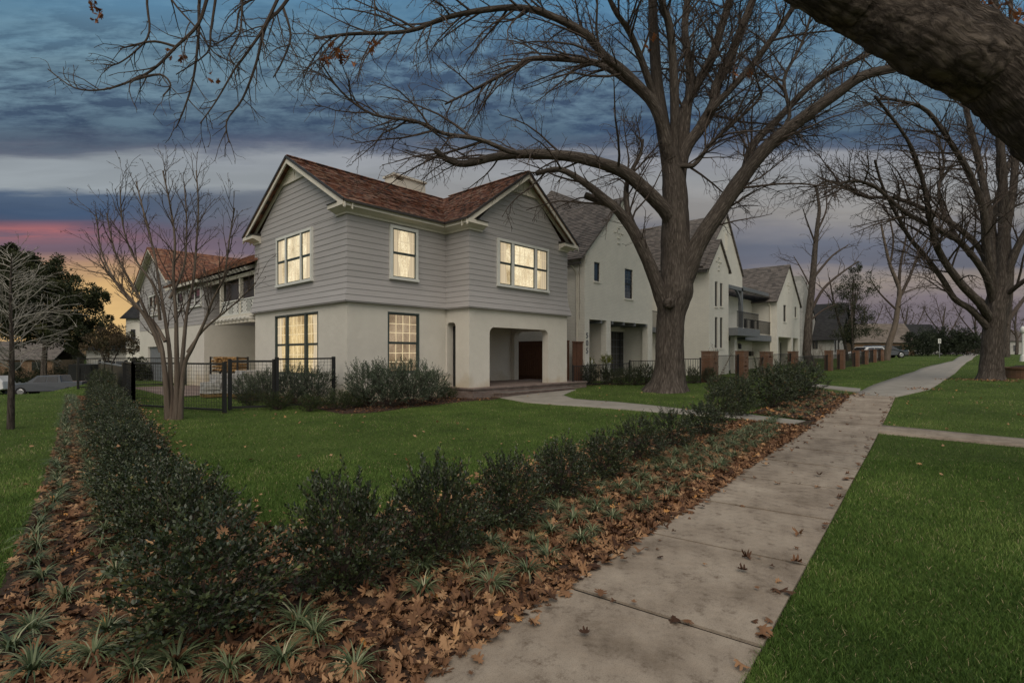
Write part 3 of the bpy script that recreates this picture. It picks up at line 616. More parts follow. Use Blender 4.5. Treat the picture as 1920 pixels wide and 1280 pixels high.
# shrubs against the house
loro = [shrub_proto('loose_shrub', .55, 1.15, 420, .055, .022, M['loroleaf'], 'x', 'shrub', 30+i, sprl=.26, per=13, upw=.9) for i in range(2)]
lows = [shrub_proto('low_shrub', .42, .42, 260, .045, .014, M['lowleaf'], 'x', 'shrub', 40+i, sprl=.14, per=12, upw=.8) for i in range(2)]
sp_ = [(462, 755, .80, 'leftmost loose grey green shrub inside the wire fence'), (500, 758, .95, 'loose grey green shrub behind the fence gate post'), (545, 762, 1.05, 'tall dense shrub under the tall downstairs triple window'),
       (590, 763, 1.0, 'dense shrub under the right side of the triple window'), (690, 766, 1.15, 'open shrub with long shoots just right of the house corner'), (730, 768, 1.15, 'tallest shrub directly under the single downstairs window'),
       (772, 765, 1.2, 'tall shrub under the right edge of the single downstairs window'), (808, 758, .95, 'loose shrub right of the single downstairs window')]
for k, (px, py, hh, lab) in enumerate(sp_):
    p = G(px, py-4); put(loro[k % 2], p, k*1.9, (hh*1.04, hh*1.04, hh*.9), lab, 'loose shrubs against the house')
lw_ = [(470, 762, .8, 'low green shrub at the foot of the shrubs inside the fence'), (520, 768, .9, 'low shrub right of the fence gate post'), (580, 771, .8, 'low dark shrub in front of the triple window shrubs'),
       (635, 768, .95, 'yellowish low shrub in front of the house corner'), (665, 764, .8, 'low shrub just right of the house corner'), (838, 748, .8, 'low green shrub left of the narrow arch'), (860, 745, .6, 'small upright shrub beside the porch pillar base')]
for k, (px, py, hh, lab) in enumerate(lw_):
    put(lows[k % 2], G(px, py), k*2.3, (hh*1.1, hh*1.1, hh*1.15), lab, 'low shrubs at the front of the house bed')
gs = [(1106, 722, .95, 'dark narrow shrub behind the iron fence beside the wooden gate'), (1138, 722, .8, 'dark shrub behind the iron fence under the mailbox'), (1165, 723, .75, 'shrub behind the iron fence before the french doors'),
      (1190, 723, .8, 'shrub behind the iron fence left of the big tree'), (1212, 722, .9, 'tall leafy shrub behind the iron fence close to the big trunk'), (1300, 720, .7, 'dark shrub in the fence bed right of the big trunk'), (1330, 718, .7, 'dark shrub in front of the first brick pillar')]
for k, (px, py, hh, lab) in enumerate(gs):
    put(hollyf[k % 2], G(px, py-1), k*2.9, (hh, hh, hh*1.25), lab, 'shrubs along the iron fence')
yel = shrub_proto('potted_topiary', .2, .42, 110, .05, .02, M['yelleaf'], 'yellow green topiary at the porch column of the neighbour house', 'shrub', 77)
p = G(1112, 716); yel.location = (p.x+.3, p.y+.5, p.z+.75)
used.add(yel.name)
# give topiaries a post so that they stand
def topi(o):
    mb = MB(); mb.tube([(0, 0, -.75), (0, 0, .3)], [.03, .025], 6); me = mb.build('stem', M['twig'], None); me.parent = o
    mb = MB(); mb.tube([(0, 0, -.76), (0, 0, -.4)], [.15, .2], 12); me = mb.build('pot', M['black'], None); me.parent = o
topi(yel)
p = G(1146, 716); copy_thing(yel, (p.x+.3, p.y+.5, p.z+.9), 1, 1.0, 'yellow green topiary in front of the french doors of the neighbour house')

# striped grass clumps (liriope)
def lir_proto(seed, nb=60):
    random.seed(seed); V = []; T = []; tt = []
    for b in range(nb):
        a = random.uniform(0, 2*pi); ln = random.uniform(.14, .27); r0 = random.uniform(0, .03); up = random.uniform(.45, 1.15); w = random.uniform(.0035, .006)
        d = Vector((math.cos(a), math.sin(a), 0)); sd_ = Vector((-d.y, d.x, 0)); base = d*r0; k = len(V); tv = min(1, max(0, random.gauss(.5, .25)))
        p = Vector(base); ang = up*1.25; seg = 5
        for q in range(seg+1):
            ww = w*(1-(q/seg)**2*.85)
            V += [tuple(p-sd_*ww), tuple(p+sd_*ww)]; tt += [tv, tv]
            p = p+(d*math.cos(ang)+Vector((0, 0, math.sin(ang))))*ln/seg; ang -= random.uniform(.25, .5)
            if p.z < .01: p.z = .01
        for q in range(seg):
            i0 = k+2*q; T += [(i0, i0+1, i0+3), (i0, i0+3, i0+2)]
    me = np_mesh('striped_grass_clump', np.array(V), np.array(T), np.array(tt)); me.materials.append(M['liriope']); return me
lmesh = [lir_proto(50+i) for i in range(4)]
liri_n = 0
def liri(x, y, sc, label, group):
    global liri_n
    o = bpy.data.objects.new('striped_grass_clump', lmesh[liri_n % 4]); COL.objects.link(o); liri_n += 1
    o.location = (x, y, zt(x, y)+.035); o.rotation_euler = (random.uniform(-.1, .1), random.uniform(-.1, .1), random.uniform(0, 6.28)); o.scale = (sc*.9, sc*.9, sc*.8)
    meta(o, label, 'grass clump', group)
random.seed(5)
for r_, off in enumerate((.30, .60, .88, 1.12)):
    dd = -1.0 if r_ != 1 else -1.2
    while dd < 13.6:
        o_ = off*(1-.03*dd)
        p = R0+sn*(SWW+o_+random.uniform(-.06, .06))+sd*(dd+1.0+random.uniform(-.08, .08))
        D = CA*p.x+SA*p.y; X_ = SA*p.x-CA*p.y
        if D > 1.5 and 960+F*X_/D < 1460:
            liri(p.x, p.y, random.uniform(.8, 1.15), ('variegated grass clump in the row nearest the sidewalk', 'variegated grass clump in the second row from the sidewalk', 'variegated grass clump in the third row from the sidewalk', 'variegated grass clump in the row close under the holly hedge')[r_], ('grass clumps nearest the sidewalk', 'grass clumps in the second row', 'grass clumps in the third row', 'grass clumps under the hedge')[r_])
        dd += .37 if dd < 3 else .30
        if r_ == 3 and dd < 3: dd += .6
for px, py in ((120, 1130), (590, 1200), (20, 1230), (60, 1190), (175, 1240), (290, 1200), (330, 1262), (530, 1250), (665, 1268), (560, 1180), (60, 1270), (200, 1195), (430, 1270), (250, 1275)):
    p = G(px, py); liri(p.x, p.y, random.uniform(.85, 1.2), 'variegated grass clump among leaves in the near left corner of the bed', 'grass clumps in the near left corner')
A_ = resample(LE[1:], 300); B_ = resample([G(280, 1120), G(235, 1000), G(190, 900), G(165, 820), G(150, 765), G(140, 745)], 300)
for r_, f in enumerate((.22, .8)):
    L_ = A_*(1-f)+B_*f; d = np.r_[0, np.cumsum(np.linalg.norm(np.diff(L_, axis=0), axis=1))]; q = .4
    while q < d[-1]:
        j = int(np.searchsorted(d, q)); x, y = L_[min(j, 299)]; liri(x+random.uniform(-.06, .06), y+random.uniform(-.06, .06), random.uniform(.85, 1.2), ('variegated grass clump in the outer row beside the left lawn', 'variegated grass clump in the inner row beside the left hedge')[r_], ('outer row of grass clumps by the left lawn', 'inner row of grass clumps by the left hedge')[r_]); q += .40
for r_ in range(3):
    for k in range(9):
        f = k/8; a = BE[0].lerp(BE[2], f); b = BI[0].lerp(BI[2], f); p = a.lerp(b, .25+.22*r_); liri(p.x, p.y, random.uniform(.9, 1.3), 'variegated grass clump in the bed beyond the front path', 'grass clumps beyond the front path')

# leaves caught in the corner shrub
lc = LC(); p0 = G(378, 1165); n = 34
P = np.array([(p0.x, p0.y, .45)])+rng.normal(0, 1, (n, 3))*np.array([.17, .17, .12]); P[:, 2] = .42+rng.uniform(-.12, .12, n)
oak_leaves(lc, P, rng.uniform(.05, .085, n), .6, np.clip(rng.normal(.55, .2, n), 0, 1))
for px, py, hh in ((640, 1100, .36), (305, 1015, .4), (258, 930, .4), (822, 1046, .3)):
    q = G(px, py); n = 8; P = np.array([(q.x, q.y, hh)])+rng.normal(0, .11, (n, 3)); oak_leaves(lc, P, rng.uniform(.05, .08, n), .6, np.clip(rng.normal(.65, .2, n), 0, 1))
o = link_mesh('caught_leaves', lc.mesh('caught_leaves'), M['oakleaf']); meta(o, 'brown oak leaves caught in the tops of the near hedge shrubs', 'leaves', kind='stuff')
#PART2
# ------------------------------------------------------------------ building helpers
def SX(px, c): r = (px-960)/F; D = c/(-CA*r+SA); return (SA*r+CA)*D
def SZ(px, py, c): r = (px-960)/F; D = c/(-CA*r+SA); return H+(HY-py)/F*D
def TY(px, c): r = (px-960)/F; D = c/(SA*r+CA); return (-CA*r+SA)*D
def TZ(px, py, c): r = (px-960)/F; D = c/(SA*r+CA); return H+(HY-py)/F*D
def fp(pl, c, u, o, z): return (u, c-o, z) if pl == 't' else (c-o, u, z)
def fbox(mb, pl, c, u0, u1, o0, o1, z0, z1):
    if pl == 't': mb.box(u0, u1, c-o1, c-o0, z0, z1)
    else: mb.box(c-o1, c-o0, u0, u1, z0, z1)
def fprism(mb, pl, c, pts, o0, o1): # pts in (u,z)
    mb.prism([fp(pl, c, u, o0, z) for u, z in pts], Vector(fp(pl, c, 0, o1, 0))-Vector(fp(pl, c, 0, o0, 0)))
def wall(mb, pl, c, u0, u1, z0, z1, th, holes=()):
    hs = sorted(holes); u = u0
    for h in hs:
        a, b, za, zb = h[:4]; r = h[4] if len(h) > 4 else 0
        if a > u+1e-4: fbox(mb, pl, c, u, a, -th, 0, z0, z1)
        if zb < z1-1e-4: fbox(mb, pl, c, a, b, -th, 0, zb, z1)
        if za > z0+1e-4: fbox(mb, pl, c, a, b, -th, 0, z0, za)
        if r:
            for sg, e in ((1, a), (-1, b)):
                cx, cz = e+sg*r, zb-r; arc = [(cx-sg*r*math.cos(q*pi/16), cz+r*math.sin(q*pi/16)) for q in range(9)]
                fprism(mb, pl, c, [(e, zb)]+arc, -th, 0)
        u = b
    if u < u1-1e-4: fbox(mb, pl, c, u, u1, -th, 0, z0, z1)
def sweep(mb, path, prof):
    P = [Vector((x, y, 0)) for x, y in path]; n = len(P); k = len(prof); vs = []
    for i, p in enumerate(P):
        ds = []
        if i > 0: ds.append((p-P[i-1]).normalized())
        if i < n-1: ds.append((P[i+1]-p).normalized())
        ns = [Vector((d.y, -d.x, 0)) for d in ds]; m = sum(ns, Vector())
        m = m/len(ns); m = m/m.length_squared
        for o, z in prof: q = p+m*o; vs.append((q.x, q.y, z))
    fs = [(i*k+j, i*k+(j+1) % k, (i+1)*k+(j+1) % k, (i+1)*k+j) for i in range(n-1) for j in range(k)]
    fs += [tuple(range(k))[::-1], tuple((n-1)*k+j for j in range(k))]
    mb.add(vs, fs)
def flare(z): return .14*max(0, 1-(z-3.36)/.8)**1.4
def siding(mb, pl, c, u0, u1, z0, z1, rng_=None, x0=True, x1=True, h=.2007, fl=True, skip=()):
    # lap boards, each a thin wedge
    f = flare if fl else (lambda z: 0)
    z = z0
    while z < z1-.02:
        zb = min(z+h, z1)
        a0, b0 = (u0, u1) if rng_ is None else rng_(z); a1, b1 = (u0, u1) if rng_ is None else rng_(zb)
        if b0-a0 < .02: break
        if b1 < a1: a1 = b1 = (a1+b1)/2
        ob, ot, oi = .021+f(z), .006+f(zb), .003+f(z)
        e0 = 1 if x0 and rng_ is None else 0; e1 = 1 if x1 and rng_ is None else 0
        A = fp(pl, c, a0-ob*e0, ob, z); B = fp(pl, c, b0+ob*e1, ob, z); C_ = fp(pl, c, b1+ot*e1, ot, zb); D_ = fp(pl, c, a1-ot*e0, ot, zb)
        E_ = fp(pl, c, a0-oi*e0, -.02 if z == z0 else oi, z); F_ = fp(pl, c, b0+oi*e1, -.02 if z == z0 else oi, z)
        mb.poly([A, B, C_, D_]); mb.poly([E_, F_, B, A])
        z = zb
def roofp(mb, e0, e1, r0, r1, h=.17, th=.03, slab=.07, seg=1, jit=.0):
    e0, e1, r0, r1 = map(Vector, (e0, e1, r0, r1)); nrm = (e1-e0).cross(r0-e0)
    if nrm.length < 1e-6: nrm = (e1-e0).cross(r1-e0)
    nrm.normalize()
    if nrm.z < 0: nrm = -nrm
    L_ = ((r0+r1)/2-(e0+e1)/2).length; n = max(1, int(L_/h))
    for i in range(n):
        f0, f1 = i/n, (i+1)/n
        a0, b0, a1, b1 = e0.lerp(r0, f0), e1.lerp(r1, f0), e0.lerp(r0, f1), e1.lerp(r1, f1)
        prev = None
        for q in range(seg):
            g0, g1 = q/seg, (q+1)/seg; t_ = th*(1+random.uniform(-jit, jit)); dn = (a0-a1).normalized()*random.uniform(0, jit*.03)
            p, r_, s_, u_ = a0.lerp(b0, g0)+nrm*t_+dn, a0.lerp(b0, g1)+nrm*t_+dn, a1.lerp(b1, g1)+nrm*.004, a1.lerp(b1, g0)+nrm*.004
            mb.poly([p, r_, s_, u_]); mb.poly([p-nrm*t_, r_-nrm*t_, r_, p])
            if q == 0: mb.poly([p-nrm*t_, p, u_])
            if q == seg-1: mb.poly([r_-nrm*t_, r_, s_])
    mb.prism([e0, e1, r1, r0], -nrm*slab)
def window(parent, pl, c, u0, u1, z0, z1, lights=(1,), trim='wtrim', sash='sash', glass='lit_up', o=0.0, tw=.1, cols=(3,), rows=(2, 2), double=True, mull=.1, sill=True, tout=.075, grille=None, label=None):
    tm = MB(); t0 = u0; o_ = o
    fbox(tm, pl, c, u0, u0+tw, o_-.01, o_+tout, z0+tw*.9, z1-tw); fbox(tm, pl, c, u1-tw, u1, o_-.01, o_+tout, z0+tw*.9, z1-tw)
    fbox(tm, pl, c, u0, u1, o_-.01, o_+tout+.006, z1-tw, z1)
    fbox(tm, pl, c, u0-(.02 if sill else 0), u1+(.02 if sill else 0), o_-.01, o_+tout+(.03 if sill else .006), z0, z0+tw*.9)
    W_ = u1-u0-2*tw; ws = [l/sum(lights)*(W_-mull*(len(lights)-1)) for l in lights]
    sm_ = MB(); gm = MB(); gr = MB(); u = u0+tw
    for i, w in enumerate(ws):
        a, b = u, u+w; za, zb = z0+tw*.9, z1-tw
        if i < len(ws)-1: fbox(tm, pl, c, b, b+mull, o_-.01, o_+tout-.004, za, zb)
        fw = .042; zm = (za+zb)/2
        g1_, g0_ = o_+.052, o_+.012
        segs = [(za, zm), (zm, zb)] if double else [(za, zb)]
        for j, (p, q) in enumerate(segs):
            oo = 0 if j == 1 or not double else -.014
            fbox(sm_, pl, c, a, a+fw, g0_+oo, g1_+oo, p, q); fbox(sm_, pl, c, b-fw, b, g0_+oo, g1_+oo, p, q)
            fbox(sm_, pl, c, a+fw, b-fw, g0_+oo, g1_+oo-.003, q-fw, q); fbox(sm_, pl, c, a+fw, b-fw, g0_+oo, g1_+oo-.003, p, p+fw)
            fbox(gm, pl, c, a+fw, b-fw, g0_+oo+.004, g0_+oo+.012, p+fw, q-fw)
            nc = cols[i] if i < len(cols) else cols[0]; nr = rows[j if j < len(rows) else 0]
            for k in range(1, nc):
                x = a+fw+(b-a-2*fw)*k/nc; fbox(gr, pl, c, x-.011, x+.011, g0_+oo+.013, g0_+oo+.022, p+fw, q-fw)
            for k in range(1, nr):
                y = p+fw+(q-p-2*fw)*k/nr; fbox(gr, pl, c, a+fw, b-fw, g0_+oo+.0135, g0_+oo+.0215, y-.011, y+.011)
        u = b+mull
    cu_ = []
    if glass in ('lit_up', 'lit_gold'):
        ci = u0+tw+.05
        for sg, e in ((1, u0+tw+.045), (-1, u1-tw-.045)):
            wdt = (u1-u0)*(.13 if len(lights) > 1 else .24); zz = [(z0+tw+.05), (z1-tw-.05)]; nst = 7; pts_ = []
            inner = [(e+sg*wdt*(1-.35*math.sin(pi*min(1, q/nst*1.1))*(.6 if len(lights) > 1 else 1)), zz[1]-(zz[1]-zz[0])*q/nst) for q in range(nst+1)]
            poly_ = [(e, zz[1])]+inner+[(e, zz[0])]
            if sg > 0: poly_ = poly_[::-1]
            q_ = MB(); q_.poly([fp(pl, c, x, o_+.0255, z) for x, z in poly_]); cu_.append(q_)
    w_ = tm.build('window', M[trim], parent)
    for q_ in cu_: q_.build('curtain', M['curtain'], w_)
    if label: w_['label'] = label
    sm_.build('sash', M[sash], w_); gm.build('glass', M[glass], w_)
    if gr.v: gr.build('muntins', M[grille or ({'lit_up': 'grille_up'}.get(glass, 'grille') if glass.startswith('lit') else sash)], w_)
    return w_

# ------------------------------------------------------------------ corner house
Ax, At = 8.9, 15.48; Bx, Bt = 13.06, 14.18; Dx = 19.0; Kt = 22.86
ch = thing('corner_house', (Ax, At, 0), 'grey lap sided and stucco corner house with brown shake roof and lit windows', 'house')
# stucco storey
mb = MB(); TH = .24
wall(mb, 't', At, Ax, Bx+.0, -.4, 3.36, TH, [(TY and SX(727, At), SX(786, At), .95, SZ(755, 588, At)+.04)])
wgL = [TY(596.5, Ax), TY(516, Ax)]
wall(mb, 's', Ax, At+TH, Kt, -.4, 3.36, TH, [(wgL[0], wgL[1], .85, 3.12)])
wall(mb, 's', Bx, Bt, At-.001, -.3, 3.36, .30, [(14.93, 15.42, .02, 2.82, .16)])
oL, oR = 14.11, 17.66
wall(mb, 't', Bt, Bx+.30, Dx, -.3, 3.36, .32, [(oL, oR, .39, 2.66, .26)])
# inner faces of the porch: left wall, back wall, side wall with its own opening, ceiling
wall(mb, 's', Bx+.001, At, 17.3, -.3, 3.36, .3)
mb.box(Bx+.3, Dx, 17.3, 17.55, -.3, 3.36)
wall(mb, 's', Dx-.32, Bt+.32, 17.3, -.3, 3.36, .3, [(14.62, 17.08, .39, 2.70, .26)])
mb.box(Bx+.3, Dx-.32, Bt+.32, 17.3, 3.0, 3.3)
mb.box(Ax+.02, Dx-.05, Kt-.1, Kt, -.4, 3.36); mb.box(Dx-.3, Dx-.05, 17.56, Kt-.11, -.4, 3.36)
mb.build('stucco_wall', M['stucco'], ch)
mb = MB(); fbox(mb, 't', 17.3, 14.33, 14.47, 0, .02, .78, .93); fbox(mb, 't', 17.3, 14.36, 14.44, .02, .05, .8, .9)
mb.build('outlet_box', M['grey'], ch)
mb = MB(); mb.box(Bx+.32, Bx+.36, 15.1, 15.45, .0, 2.7); mb.build('plain_dark_piece', M['sashd'], ch)  # plain dark strip inside the narrow opening
# siding storey
apx_t = (At+Kt)/2; apx_s = (Bx+Dx)/2
mb = MB(); z6 = 6.19
mb.box(Ax+.0, Bx+.2, At+.0, Kt, 3.36, 6.4); mb.box(Bx+.02, Dx-.02, Bt+.02, Kt-.02, 3.36, 6.395)
siding(mb, 's', Ax, At, Kt, 3.36, 6.22)
siding(mb, 't', At, Ax, Bx, 3.36, 6.22, x1=False)
siding(mb, 's', Bx, Bt, At, 3.36, 6.22, x1=False)
siding(mb, 't', Bt, Bx, Dx, 3.36, 6.22)
ga = lambda z: (At+max(0, (z-6.22))/(8.82-6.22)*(apx_t-At), Kt-max(0, (z-6.22))/(8.82-6.22)*(Kt-apx_t))
gb = lambda z: (Bx+max(0, (z-6.22))/(8.90-6.22)*(apx_s-Bx), Dx-max(0, (z-6.22))/(8.90-6.22)*(Dx-apx_s))
siding(mb, 's', Ax, At, Kt, 6.22, 8.1, ga); siding(mb, 't', Bt, Bx, Dx, 6.22, 8.15, gb)
fprism(mb, 's', Ax, [(At, 6.2), (Kt, 6.2), (apx_t, 8.78)], -.2, 0); fprism(mb, 't', Bt, [(Bx, 6.2), (Dx, 6.2), (apx_s, 8.86)], -.2, 0)
# right hand end wall of the upper storey
siding(mb, 't', 0, 0, 0, 1, 1)
sdn = mb.build('siding', M['siding'], ch)
mb = MB()   # corner boards' drip edge
sweep(mb, [(Ax, Kt), (Ax, At), (Bx, At), (Bx, Bt), (Dx, Bt), (Dx, 15.4)], [(-.02, 3.30), (.135, 3.315), (.15, 3.358), (-.02, 3.359)])
mb.build('drip_board', M['siding'], ch)
# cream trim
mb = MB()
CP = [(.0, 6.17), (.07, 6.17), (.07, 6.235), (.10, 6.25), (.29, 6.33), (.30, 6.335), (.375, 6.335), (.375, 6.365), (.36, 6.37), (.36, 6.475), (.0, 6.475)]
for pth in ([(Ax, At+.62), (Ax, At), (Bx, At), (Bx, Bt), (Bx+.62, Bt)], [(13.9, Kt), (Ax, Kt), (Ax, Kt-.62)], [(Dx-.62, Bt), (Dx, Bt), (Dx, 15.6)]):
    mb = MB(); sweep(mb, pth, CP); mb.build('cornice', M['cream'], ch)
mb = MB()
for pth in ([(Ax, At+.64), (Ax, At+.0)], [(Bx-.0, Bt), (Bx+.64, Bt)], [(Ax, Kt), (Ax, Kt-.64)], [(Dx-.64, Bt), (Dx, Bt)]):
    mb = MB(); sweep(mb, pth, [(.0, 6.478), (.40, 6.478), (.40, 6.495), (.0, 6.58)]); mb.build('return_flashing', M['patina'], ch)
EZ = 6.50; RZ = 8.88; OV = .33; EO = .42
def rake(mb, pl, c, ue, ur, ze, zr, ov, dep=.2):
    # barge board, its lower moulding and a board on the wall, for one slope
    sl = (zr-ze)/(ur-ue); 
    def band(d0, d1, o0, o1):
        fprism(mb, pl, c, [(ue, ze-d0), (ur, zr-d0), (ur, zr-d1), (ue, ze-d1)], o0, o1)
    band(.045, .045+dep, ov-.04, ov); band(.045+dep-.035, .045+dep+.01, ov-.02, ov+.018)
    band(.05, .075, .0, ov-.041)
    band(.078, .27, .031, .065)
mb = MB()
t0, t1 = At-EO, Kt+EO
rake(mb, 's', Ax, t0, apx_t, EZ, RZ, OV); rake(mb, 's', Ax, t1, apx_t, EZ, RZ, OV)
u0_, u1_ = Bx-EO, Dx+EO; RB = 8.95
fprism(mb, 's', Ax, [(apx_t-1.0, 8.04), (apx_t+1.0, 8.04), (apx_t+.85, 8.12), (apx_t-.85, 8.12)], .0, .075)
fprism(mb, 's', Ax, [(apx_t-.86, 8.12), (apx_t+.86, 8.12), (apx_t, 8.72)], .0, .045)
fbox(mb, 's', Ax, apx_t-.035, apx_t+.035, .045, .07, 8.12, 8.62)
mb.build('rake_trim', M['cream'], ch); mb = MB(); rake(mb, 't', Bt, u0_, apx_s, EZ, RB, OV); rake(mb, 't', Bt, u1_, apx_s, EZ, RB, OV)
fprism(mb, 't', Bt, [(apx_s-.95, 8.09), (apx_s+.95, 8.09), (apx_s+.8, 8.17), (apx_s-.8, 8.17)], .0, .075)
fprism(mb, 't', Bt, [(apx_s-.8, 8.17), (apx_s+.8, 8.17), (apx_s, 8.80)], .0, .045)
fbox(mb, 't', Bt, apx_s-.035, apx_s+.035, .045, .07, 8.17, 8.68)
mb.build('rake_trim', M['cream'], ch)
mb = MB()
xo = Ax-OV-.02
roofp(mb, (xo, t0, EZ), (Dx+.3, t0, EZ), (xo, apx_t, RZ), (Dx+.3, apx_t, RZ), seg=26, jit=.35)
roofp(mb, (xo, t1, EZ), (Dx+.3, t1, EZ), (xo, apx_t, RZ), (Dx+.3, apx_t, RZ), seg=12, jit=.3)
mb.beam((xo, apx_t, RZ+.03), (Dx+.3, apx_t, RZ+.03), .16, .03)
roof = mb.build('roof', M['shake0'], ch)
mb = MB()
yo = Bt-OV-.02
roofp(mb, (u0_, yo, EZ), (u0_, apx_t, EZ), (apx_s, yo, RB), (apx_s, apx_t, RB), seg=16, jit=.35)
roofp(mb, (u1_, yo, EZ), (u1_, apx_t+2, EZ), (apx_s, yo, RB), (apx_s, apx_t+2, RB), seg=14, jit=.3)
mb.beam((apx_s, yo, RB+.03), (apx_s, apx_t-.4, RB+.03), .16, .03)
mb.build('roof', M['shake1'], ch)
mb = MB()   # dark underlay edges of the shakes along eaves and rakes
for (a, b) in (((xo-.015, t0, EZ), (xo-.015, apx_t, RZ)), ((xo-.015, t1, EZ), (xo-.015, apx_t, RZ)), ((u0_, yo-.015, EZ), (apx_s, yo-.015, RB)), ((u1_, yo-.015, EZ), (apx_s, yo-.015, RB)), ((xo, t0-.015, EZ-.02), (Bx-.4, t0-.015, EZ-.02)), ((u0_-.015, yo, EZ-.02), (u0_-.015, t0, EZ-.02))):
    mb.beam(Vector(a)+Vector((0, 0, -.01)), Vector(b)+Vector((0, 0, -.01)), .03, .075)
mb.build('roof_edge', M['patina'], ch)
mb = MB(); cx0, cx1 = 14.15, 15.95
mb.box(cx0, cx1, 20.45, 21.25, 8.0, 9.72); 
cm = MB(); cm.box(cx0-.06, cx1+.06, 20.39, 21.31, 9.9, 9.99); 
for a, b in ((cx0, cx0+.12), (cx0+.5, cx1)): cm.box(a, b, 20.47, 21.23, 9.72, 9.9)
cho = mb.build('chimney', M['cream'], ch); cm.build('chimney_cap', M['cream'], cho)
# windows
uL, uR = TY(588.5, Ax), TY(521.5, Ax)
window(ch, 's', Ax, uL, uR, 4.2, 6.11, (.28, .46, .28), o=.024, sash='sash', glass='lit_up', cols=(2, 3, 2), rows=(1, 2), label='triple upstairs window with cream light')
window(ch, 's', Ax, wgL[0], wgL[1], .85, 3.12, (.28, .46, .28), trim='sash', sash='sash', glass='lit_gold', o=-.09, tw=.05, cols=(3, 4, 3), rows=(3, 3), sill=False, mull=.12, tout=.10, label='tall downstairs triple window with golden light')
window(ch, 't', At, SX(729.5, At), SX(781.5, At), 4.22, 6.1, (1,), o=.024, glass='lit_up', cols=(3,), rows=(1, 2))
window(ch, 't', At, SX(727, At), SX(786, At), .95, SZ(755, 588, At)+.04, (1,), trim='sash', sash='sash', glass='lit_dn', o=-.09, tw=.05, cols=(4,), rows=(3, 3), sill=False, tout=.10)
window(ch, 't', Bt, 14.48, 17.6, 4.24, 6.1, (.27, .50, .27), o=.024, glass='lit_up', cols=(2, 4, 2), rows=(1, 2), mull=.14)
# brick porch slab and steps
mb = MB(); mb.box(Bx-.15, 20.0, 13.82, 17.3, -.3, .33); sl = mb.build('porch_slab', M['porchbrick'], ch)
mb = MB(); mb.box(Bx-.19, 20.03, 13.78, 17.298, .332, .392); mb.build('coping', M['porchbrick'], sl)
mb = MB(); mb.box(14.0, 18.5, 13.42, 13.815, -.3, .15); s2 = mb.build('step', M['porchbrick'], ch)
mb = MB(); mb.box(13.97, 18.53, 13.385, 13.81, .152, .205); mb.build('coping', M['porchbrick'], s2)
# ---- rear wing
rw = thing('rear_wing', (Ax, 29.2, 0), 'rear wing of the corner house with orange brown shake roof and chevron balcony', 'house wing')
mb = MB()
wall(mb, 's', Ax, 29.2, 41.8, -.6, 3.15, .25, [(36.6, 39.8, -.2, 2.1)])
mb.box(Ax+.25, 16, 29.2, 29.45, -.3, 3.15); mb.box(11.6, 11.85, Kt, 29.2, -.3, 3.15); mb.box(Ax+.25, 16, 41.5, 41.8, -.6, 3.15)
mb.build('stucco_wall', M['stucco'], rw)
mb = MB()
f_ = lambda z: (34.7+max(0, z-5.8)/(8.1-5.8)*3.55, 41.8-max(0, z-5.8)/(8.1-5.8)*3.55)
mb.box(Ax+.02, 16, 29.22, 34.6, 3.15, 5.5); mb.box(Ax+.02, 16, 34.6, 41.8, 3.15, 5.8); fprism(mb, 's', Ax, [(34.7, 5.75), (41.8, 5.75), (38.25, 8.05)], -.2, 0)
mb.box(11.6, 16, Kt, 29.2, 3.15, 5.6)
siding(mb, 's', Ax, 29.2, 34.7, 3.15, 5.45, fl=False, x1=False); siding(mb, 's', Ax, 34.7, 41.8, 3.15, 5.75, fl=False); siding(mb, 's', Ax, 34.7, 41.8, 5.75, 7.9, f_, fl=False)
siding(mb, 't', 29.2, Ax, 11.6, 3.15, 5.5, fl=False, x1=False)
mb.build('siding', M['siding'], rw)
mb = MB(); roofp(mb, (8.5, 34.3, 5.85), (15, 34.3, 5.85), (8.5, 38.25, 8.2), (15, 38.25, 8.2), seg=14, jit=.3); roofp(mb, (8.5, 42.2, 5.85), (15, 42.2, 5.85), (8.5, 38.25, 8.2), (15, 38.25, 8.2), seg=4)
mb.build('roof', M['shakeb0'], rw)
mb = MB(); roofp(mb, (8.45, Kt-.3, 5.4), (8.45, 34.6, 5.4), (14.2, Kt-.3, 8.3), (14.2, 38.2, 8.3), seg=18, jit=.3); roofp(mb, (19.5, Kt-.3, 5.4), (19.5, 40, 5.4), (14.2, Kt-.3, 8.3), (14.2, 40, 8.3), seg=4)
mb.build('roof', M['shakeb1'], rw)
mb = MB(); rake(mb, 's', Ax, 34.3, 38.25, 5.84, 8.19, .36, .16); rake(mb, 's', Ax, 42.2, 38.25, 5.84, 8.19, .36, .16)
mb.box(8.5, 8.54, 28.9, 34.4, 5.18, 5.34); mb.box(8.9, 9.0, Kt, 29.2, 5.0, 5.16)
mb.build('rake_trim', M['cream'], rw)
for k in range(16):
    y = Kt+.2+k*.42
    m2_ = MB(); m2_.prism([(8.5, y-.035, 5.26), (9.4, y-.035, 5.62), (9.4, y-.035, 5.50), (8.62, y-.035, 5.14)], (0, .07, 0)); m2_.build('rafter_tail', M['rafter'], rw)
for y in (22.95, TY(448, Ax), TY(412, Ax)):
    m2_ = MB(); m2_.box(8.92, 9.06, y-.07, y+.07, 3.4, 5.0); m2_.build('balcony_post', M['cream'], rw)
y1 = TY(411, Ax)
mb = MB(); mb.box(8.86, 11.6, Kt, y1+.05, 3.26, 3.38); mb.build('balcony_floor', M['cream'], rw)
mb = MB(); mb.box(9.2, 9.22, Kt, y1, 3.5, 5.05); mb.build('insect_screen', M['mesh_in'], rw)
mb = MB()
zb, zt_ = 3.40, 4.06
